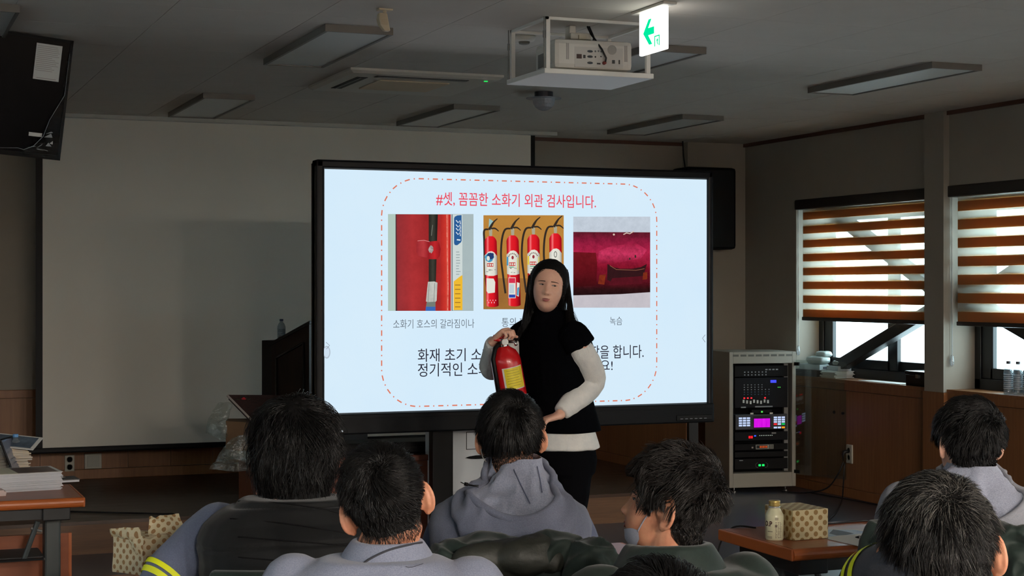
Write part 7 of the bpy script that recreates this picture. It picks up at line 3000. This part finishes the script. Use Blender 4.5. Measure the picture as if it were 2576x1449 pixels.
# ---------------------------------------------------------------- coats over two chair backs
def coat(lbl, p, w, ztop, zbot, seed, lump, parts=None):
    ang = math.atan2(p['f'].y, p['f'].x) - PI / 2
    base = p['pel'] - p['f'] * .25
    t = thing('draped_coat', lbl, 'coat', (base.x, base.y, zbot), rz=ang, group='coats hung over chair backs')
    mb = MB()
    F_, R_ = p['f'], p['r']
    rings = []
    for k in range(10):
        s = k / 9
        z = zbot + (ztop - zbot) * s
        ww = w * (1 - .10 * s ** 3) * (1 if s < .95 else .9)
        dd = .085 - .045 * s ** 2
        rings.append(ring(base + UP * (z - base.z) - F_ * .005, ww, dd, F_, R_, 30, 3))
    mb.loft(rings)
    for (x, y, z, a, b, c) in lump:
        mb.ell(base + R_ * x + F_ * y + UP * (z - base.z), (a, b, c), 16, 10)
    def crease(co, no):
        a = vnoise(co * np.array([16, 16, 9]) + vnoise(co * 5, seed)[:, None] * 1.5, seed + 4)
        b = vnoise(co * 30, seed + 6)
        return .010 * (1 - 3 * np.abs(a)) + .003 * (1 - 2 * np.abs(b))
    o = wrap(remesh(mb, 'coat_cloth', .006, M_green, None, 6, fold_fn(.006, 7, seed, (1, 1, .6), extra=crease)), t)
    return t, base


t, base = coat('dark green coat with black lining draped on the centre chair', P3, .235, .87, .45, 3, [(-.06, -.02, .86, .12, .07, .045), (.10, -.02, .87, .10, .06, .04), (.21, -.03, .84, .07, .06, .06)])
mb = MB()
mb.ell(base + P3['r'] * -.01 - P3['f'] * .05 + UP * (.855 - base.z), (.115, .05, .05), 18, 12)
mb.ell(base + P3['r'] * .07 - P3['f'] * .055 + UP * (.865 - base.z), (.09, .05, .045), 18, 12)
wrap(remesh(mb, 'coat_lining', .005, mat('olive_lining', (44, 46, 40), rough=.55, bump=.15, bscale=120), None, 4, fold_fn(.011, 15, 9)), t)
t, base = coat('dark green coat spread over the chair at the right edge', P7, .27, .885, .42, 7, [(0, 0, .86, .2, .06, .035)])
# ================================================================== the woman presenting with an extinguisher
WD = 7.0
wx = lambda px, py, d: at(px, py, 'd', d)
fB = (-RT * .72 - FW * .69).normalized()               # chest direction (left and toward the audience)
rB = fB.cross(UP).normalized()                         # her right-hand side
hc = wx(1380, 722, WD - .02)
va = vaz(1379)
wt = thing('person', 'woman in black knit vest over white shirt carrying a red extinguisher', 'person', (hc.x, hc.y, 0), rz=math.atan2(fB.y, fB.x) - PI / 2)
WH = Head(.925, 1.06, True)
WHm = head_matrix(hc, va + PI + R(2), R(-8), R(-7))
c7w = wx(1388, 806, WD + .03)
pelw = wx(1402, 1118, WD + .02)
shL, elL, wrL = wx(1455, 858, WD - .13), wx(1489, 962, WD - .02), wx(1404, 1046, WD - .16)
shR, elR, wrR = wx(1316, 850, WD + .12), wx(1236, 926, WD + .02), wx(1243, 857, WD - .13)
# ---- body
hb = WH.mesh()
hb.tube([Vector((0, -.025, 0)), Vector((0, -.028, -.05)), WHm.inverted() @ (c7w + fB * .025 + UP * .03), WHm.inverted() @ (c7w - UP * .05)], [.046, .045, .044, .055], 22)
WH.bake(hb)
WH.ear(hb, 1, 22, .9)
WH.ear(hb, -1, 22, .9)
hb.v = [WHm @ Vector(v) for v in hb.v]
WROWS = [(-.14, .150, .115), (0, .165, .122), (.16, .155, .112), (.38, .128, .095), (.62, .142, .108), (.80, .158, .100), (.90, .150, .082), (.96, .115, .070), (1.02, .070, .060), (1.08, .050, .050)]
bw = remesh(hb, 'body', .0021, M_skin_f, None, 5)
tb_ = MB()
torso(tb_, pelw, c7w, fB, rB, .9, .9, grow=-.004, rows=WROWS)
limb(tb_, [shL, elL, wrL], [.036, .030, .022])
limb(tb_, [shR, elR, wrR], [.036, .030, .022])
# left hand relaxed in front of the hip
hand(tb_, wrL, (wx(1372, 1056, WD - .2) - wrL), -fB * .2 - UP + RT * .2, -1, .92, .45, .4)
# right hand closed round the extinguisher's carrying handle
hw_top = wx(1258, 839, WD - .17)
hand(tb_, wrR, (hw_top - wrR).normalized() + RT * .5 + UP * .35, RT * .35 - FW * .15 - UP * .75, 1, .90, 1.0, .7)
for s, fx in ((1, .02), (-1, -.02)):
    hp = pelw + rB * (.085 * s) - UP * .04
    kn = Vector((hp.x, hp.y, .46)) + fB * (.10 if s > 0 else .03)
    an = Vector((hp.x, hp.y, .09)) + fB * (.12 if s > 0 else -.10)
    limb(tb_, [hp, kn, an], [.07, .048, .036])
ob2 = remesh(tb_, 'trunk_src', .0032, M_skin_f, None, 4)
bm = bmesh.new()
bm.from_mesh(bw.data)
bm.from_mesh(ob2.data)
bm.to_mesh(bw.data)
bm.free()
bpy.data.objects.remove(ob2)
bw.data.polygons.foreach_set('use_smooth', [True] * len(bw.data.polygons))
wrap(bw, wt)
M_lipw = mat('lip_rose', (158, 86, 84), rough=.4)
M_browb = mat('brow_brown', (58, 38, 34), rough=.8)
face_set(wt, WH, WHm, M_lipw, M_browb, look=-.05)
# ---- clothes
M_wshirt = mat('white_shirt', (222, 220, 214), rough=.85, noise=.12, nscale=30, col2=(206, 205, 202), bump=.2, bscale=200)
M_knit = mat('black_knit', (9, 10, 14), rough=1.0, noise=.5, nscale=160, bump=.25, bscale=420, spec=.03, bdist=.002)
M_wtrou = mat('black_trousers', (9, 9, 12), rough=.95, spec=.05)
mb = MB()
limb(mb, [shL + rB * .03, shL.lerp(elL, .5) + RT * .008, elL, elL.lerp(wrL, .55), wrL + (elL - wrL).normalized() * .02], [.050, .060, .056, .050, .036])
limb(mb, [shR - rB * .02, shR.lerp(elR, .5), elR, elR.lerp(wrR, .55), wrR + (elR - wrR).normalized() * .012], [.056, .058, .052, .044, .034])
torso(mb, pelw, c7w, fB, rB, .94, .94, grow=.0, rows=WROWS, t1=.98, t0=-.05)
# shirt hem hanging below the vest
rings = []
for k, (z, g) in enumerate(((.075, .006), (.05, .012), (.015, .022), (-.012, .028))):
    c = pelw + UP * z
    rings.append(ring(c - UP * .0, .165 + g, .126 + g, fB, rB, 30))
mb.loft(rings)
sw_ = remesh(mb, 'shirt', .0055, M_wshirt, None, 5, fold_fn(.0055, 13, 3))
wrap(sw_, wt)
cb = collar(MB(), c7w + fB * .02 + UP * .0, fB, rB, .050, .058, .062, .006, 10, 0)
wrap(remesh(cb, 'shirt_collar', .0035, M_wshirt, None, 3), wt)
mb = MB()
VR = [(.115, .190, .150), (.14, .188, .148), (.22, .176, .136), (.40, .150, .116), (.62, .162, .124), (.80, .176, .116), (.90, .172, .100), (.96, .135, .086), (1.02, .082, .074), (1.08, .066, .066)]
torso(mb, pelw, c7w, fB, rB, 1.0, 1.0, grow=.010, rows=VR, bow=.01)
for s_, e_ in ((shL, elL), (shR, elR)):
    limb(mb, [s_ + (c7w - s_) * .15, s_ + (e_ - s_) * .16], [.070, .072])
vk = remesh(mb, 'knit_vest', .0055, M_knit, None, 6, fold_fn(.004, 10, 6))
wrap(vk, wt)
cb = collar(MB(), c7w + fB * .022 - UP * .012, fB, rB, .062, .078, .070, .010, 2, 0)
wrap(remesh(cb, 'vest_turtleneck', .0045, M_knit, None, 4, fold_fn(.003, 16, 2)), wt)
mb = MB()
mb.loft([ring(pelw + UP * z, a, b, fB, rB, 28) for z, a, b in ((.06, .158, .120), (0, .172, .135), (-.07, .180, .142), (-.12, .172, .134))])
for s in (1, -1):
    hp = pelw + rB * (.085 * s) - UP * .08
    kn = Vector((hp.x, hp.y, .46)) + fB * (.10 if s > 0 else .03)
    an = Vector((hp.x, hp.y, .07)) + fB * (.12 if s > 0 else -.10)
    limb(mb, [hp, hp.lerp(kn, .5), kn, kn.lerp(an, .5), an], [.092, .084, .070, .066, .062])
wrap(remesh(mb, 'trousers', .0075, M_wtrou, None, 4, fold_fn(.003, 9, 4)), wt)
for s in (1, -1):
    hp = pelw + rB * (.085 * s)
    a = Vector((hp.x, hp.y, 0)) + fB * (.12 if s > 0 else -.10)
    sb_ = MB()
    sb_.loft([ring(a + fB * x + UP * (z + .004), w_, h_, UP, rB, 14, 2.6) for x, w_, h_, z in ((-.06, .024, .026, .028), (-.045, .031, .036, .038), (0, .034, .04, .044), (.07, .038, .03, .032), (.12, .037, .022, .024), (.155, .022, .015, .017))])
    sb_.build('shoe', M_shoe, wt, smooth=True, world=True)

# ---- long straight hair, parted near the middle
B_w = interp([0, .35, .6, .78, .95, 1.2, 1.6, PI], [.74, .70, .62, .50, .25, -.55, -.85, -.9])


def th_w(az, el):
    b = B_w(az)
    return np.where(el > b, .003 + .013 * sstep(0, .35, el - b), 0.0)


def part_w(Dn):
    x = Dn[:, 0]
    sg = np.tanh((x - .004) / .02)
    t = np.zeros_like(Dn)
    up = np.clip(Dn[:, 2], 0, 1)
    t[:, 0] = sg * (.55 + 1.6 * up)
    t[:, 1] = -.9 * up - .35
    t[:, 2] = -1.0
    return t


hair(WH, WHm, wt, th_w, lambda a, e: .30 + .06 * (np.abs(a) > 1.5), whorl=(PI, 1.2), n=5200, m=11, swirl=0, noise_=.06, clump=.35, grav=.9, seed=91, lift=.01, rad=.0011, guides=220, whorl_gap=.02, part=part_w, capmat=M_hair_cap)


def lock(name, paths, n, seed, spread, rad=.0010, jit=.004):
    """bundle of hair hanging along guide paths given in (pixel x, pixel y, depth)"""
    rs = np.random.RandomState(seed)
    G = []
    for pth in paths:
        q = np.array([list(wx(*c)) for c in pth])
        s0 = np.linspace(0, 1, len(q))
        s1 = np.linspace(0, 1, 14)
        G.append(np.stack([np.interp(s1, s0, q[:, k]) for k in range(3)], -1))
    G = np.array(G)
    out = []
    for i in range(n):
        a = rs.rand(len(G)) ** 2
        a /= a.sum()
        c = (G * a[:, None, None]).sum(0)
        o_ = rs.normal(0, 1, 3) * spread
        ln = rs.uniform(.75, 1.0)
        s_ = np.linspace(0, ln, 14) * 13
        i0 = np.clip(np.floor(s_).astype(int), 0, 12)
        fr_ = (s_ - i0)[:, None]
        c = c[i0] * (1 - fr_) + c[i0 + 1] * fr_
        wv = np.stack([np.sin(np.linspace(0, 3, 14) + rs.rand() * 6) for _ in range(3)], -1) * jit
        out.append(c + o_ * np.linspace(.5, 1.2, 14)[:, None] + wv)
    return strands_mesh(name, np.array(out), rad * rs.uniform(.6, 1.3, n), M_hair, wt, world_of(wt).inverted(), seed=seed)


lock('hair_lock', [[(1333, 690, 7.0), (1327, 740, 6.99), (1323, 785, 6.97), (1316, 832, 7.0)], [(1334, 710, 7.02), (1326, 760, 7.03), (1318, 800, 7.03), (1311, 838, 7.04)], [(1334, 700, 7.0), (1330, 750, 6.99), (1327, 795, 6.96), (1322, 826, 6.95)]], 420, 3, .0035)
lock('hair_lock', [[(1426, 690, 7.0), (1431, 740, 6.99), (1436, 790, 6.96), (1442, 846, 6.90)], [(1425, 680, 7.02), (1434, 750, 7.0), (1440, 805, 6.95), (1452, 858, 6.90)], [(1427, 700, 6.98), (1430, 760, 6.95), (1431, 800, 6.91), (1433, 835, 6.88)]], 480, 5, .0035)
lock('hair_lock', [[(1440, 790, 6.96), (1458, 830, 6.9), (1478, 862, 6.86), (1490, 884, 6.86)], [(1436, 780, 6.96), (1450, 815, 6.92), (1470, 828, 6.9), (1476, 812, 6.9)]], 40, 8, .006, .0006, .006)
M_ring = mat('silver_ring', (220, 220, 220), rough=.15, metal=1.0)
for s in (-1, 1):
    c = WHm @ Vector((s * .071, .0, -.038))
    MB().tube([c + Vector((.006 * math.cos(a), .004 * math.sin(a), .006 * math.sin(a))) for a in [k * PI / 6 for k in range(13)]], .0012, 6).build('earring', M_ring, wt, smooth=True, world=True)

# ---- the extinguisher in her arm
e0, e1 = wx(1291, 1012, WD - .12), wx(1266, 872, WD - .15)
ax_e = (e1 - e0).normalized()
xe = (RT - ax_e * RT.dot(ax_e)).normalized()
ye = ax_e.cross(xe)
Me_ = Matrix(((xe.x, ye.x, ax_e.x, 0), (xe.y, ye.y, ax_e.y, 0), (xe.z, ye.z, ax_e.z, 0), (0, 0, 0, 1)))
ext = thing('fire_extinguisher', 'red fire extinguisher with yellow label held by the woman', 'extinguisher', e0, rot=Me_.to_3x3())
Lx = (e1 - e0).length
M_red = mat('extinguisher_red', (196, 22, 28), rough=.3, spec=.5, coat=.3)
re_ = .064
MB().lathe([(re_ * .82, -.06), (re_, -.045), (re_, Lx * .72), (re_ * .96, Lx * .80), (re_ * .78, Lx * .91), (re_ * .42, Lx * .985), (re_ * .36, Lx * 1.01)], 36).build('cylinder', M_red, ext, smooth=True)
MB().lathe([(re_ * .86, -.075), (re_ * .98, -.072), (re_ * .98, -.05), (re_ * .9, -.045)], 32).build('base_ring', M_black, ext, smooth=True)
# yellow label facing the audience
va_ = math.atan2((-FW).dot(ye), (-FW).dot(xe))


def wrapped(name, a0, a1, z0, z1, m, off=.0006, n=16):
    v, f = [], []
    for k in range(n + 1):
        a = va_ + a0 + (a1 - a0) * k / n
        for z in (z0, z1):
            v.append(((re_ + off) * math.cos(a), (re_ + off) * math.sin(a), z))
    for k in range(n):
        f.append((2 * k, 2 * k + 2, 2 * k + 3, 2 * k + 1))
    return mesh_obj(name, v, f, m, ext, smooth=True)


M_ylab = mat('yellow_label', (226, 206, 40), rough=.45)
lb_ = wrapped('label', -.35, 1.15, Lx * .26, Lx * .66, mat('label_white', (220, 216, 206), rough=.5))
wrapped('label_field', -.22, 1.12, Lx * .275, Lx * .645, M_ylab, .0010)
for k in range(7):
    wrapped('label_line', -.1, .75 + .25 * ((k * 7) % 3) / 3, Lx * (.60 - .045 * k), Lx * (.607 - .045 * k), mat('label_ink', (150, 130, 40), rough=.5), .0014)
wrapped('inspection_tag', -.55, -.22, Lx * .16, Lx * .22, mat('tag_cream', (226, 206, 186), rough=.5), .002)
# valve head, handles, gauge, pin, hose
MB().lathe([(.022, Lx * 1.0), (.022, Lx * 1.04), (.016, Lx * 1.06), (.016, Lx * 1.15)], 18).build('valve', M_chrome, ext, smooth=False)
MB().tube([(.0, 0, Lx * 1.12), (-.018, .0, Lx * 1.14), (-.034, .0, Lx * 1.15)], [.009, .008, .006], 8, squash=((0, 0, 1), 1.8)).build('lower_handle', M_red, ext, smooth=True)
MB().tube([(.012, 0, Lx * 1.15), (-.012, .0, Lx * 1.19), (-.034, .0, Lx * 1.21)], [.009, .008, .006], 8, squash=((0, 0, 1), 1.8)).build('upper_handle', M_red, ext, smooth=True)
MB().lathe([(.014, 0), (.014, .008), (.011, .009)], 16, T((.012, -.018, Lx * 1.09)) @ RX(R(90))).build('gauge', mat('gauge_white', (235, 235, 230), rough=.3), ext)
MB().tube([(.004, -.03, Lx * 1.18), (.012, .03, Lx * 1.18)], .002, 6).build('safety_pin', M_chrome, ext, smooth=True)
MB().tube([(.016, 0, Lx * 1.08), (.05, -.01, Lx * 1.06), (.055, -.02, Lx * 1.0)], .007, 8).build('nozzle_elbow', M_chrome, ext, smooth=True)
ha = va_ - .75
hx_, hy_ = math.cos(ha), math.sin(ha)
MB().tube([(-.014, -.008, Lx * 1.07), (hx_ * .05, hy_ * .05, Lx * 1.02), (hx_ * .074, hy_ * .074, Lx * .85), (hx_ * .075, hy_ * .075, Lx * .5), (hx_ * .075, hy_ * .075, Lx * .1)], .0095, 10).build('hose', M_black, ext, smooth=True)
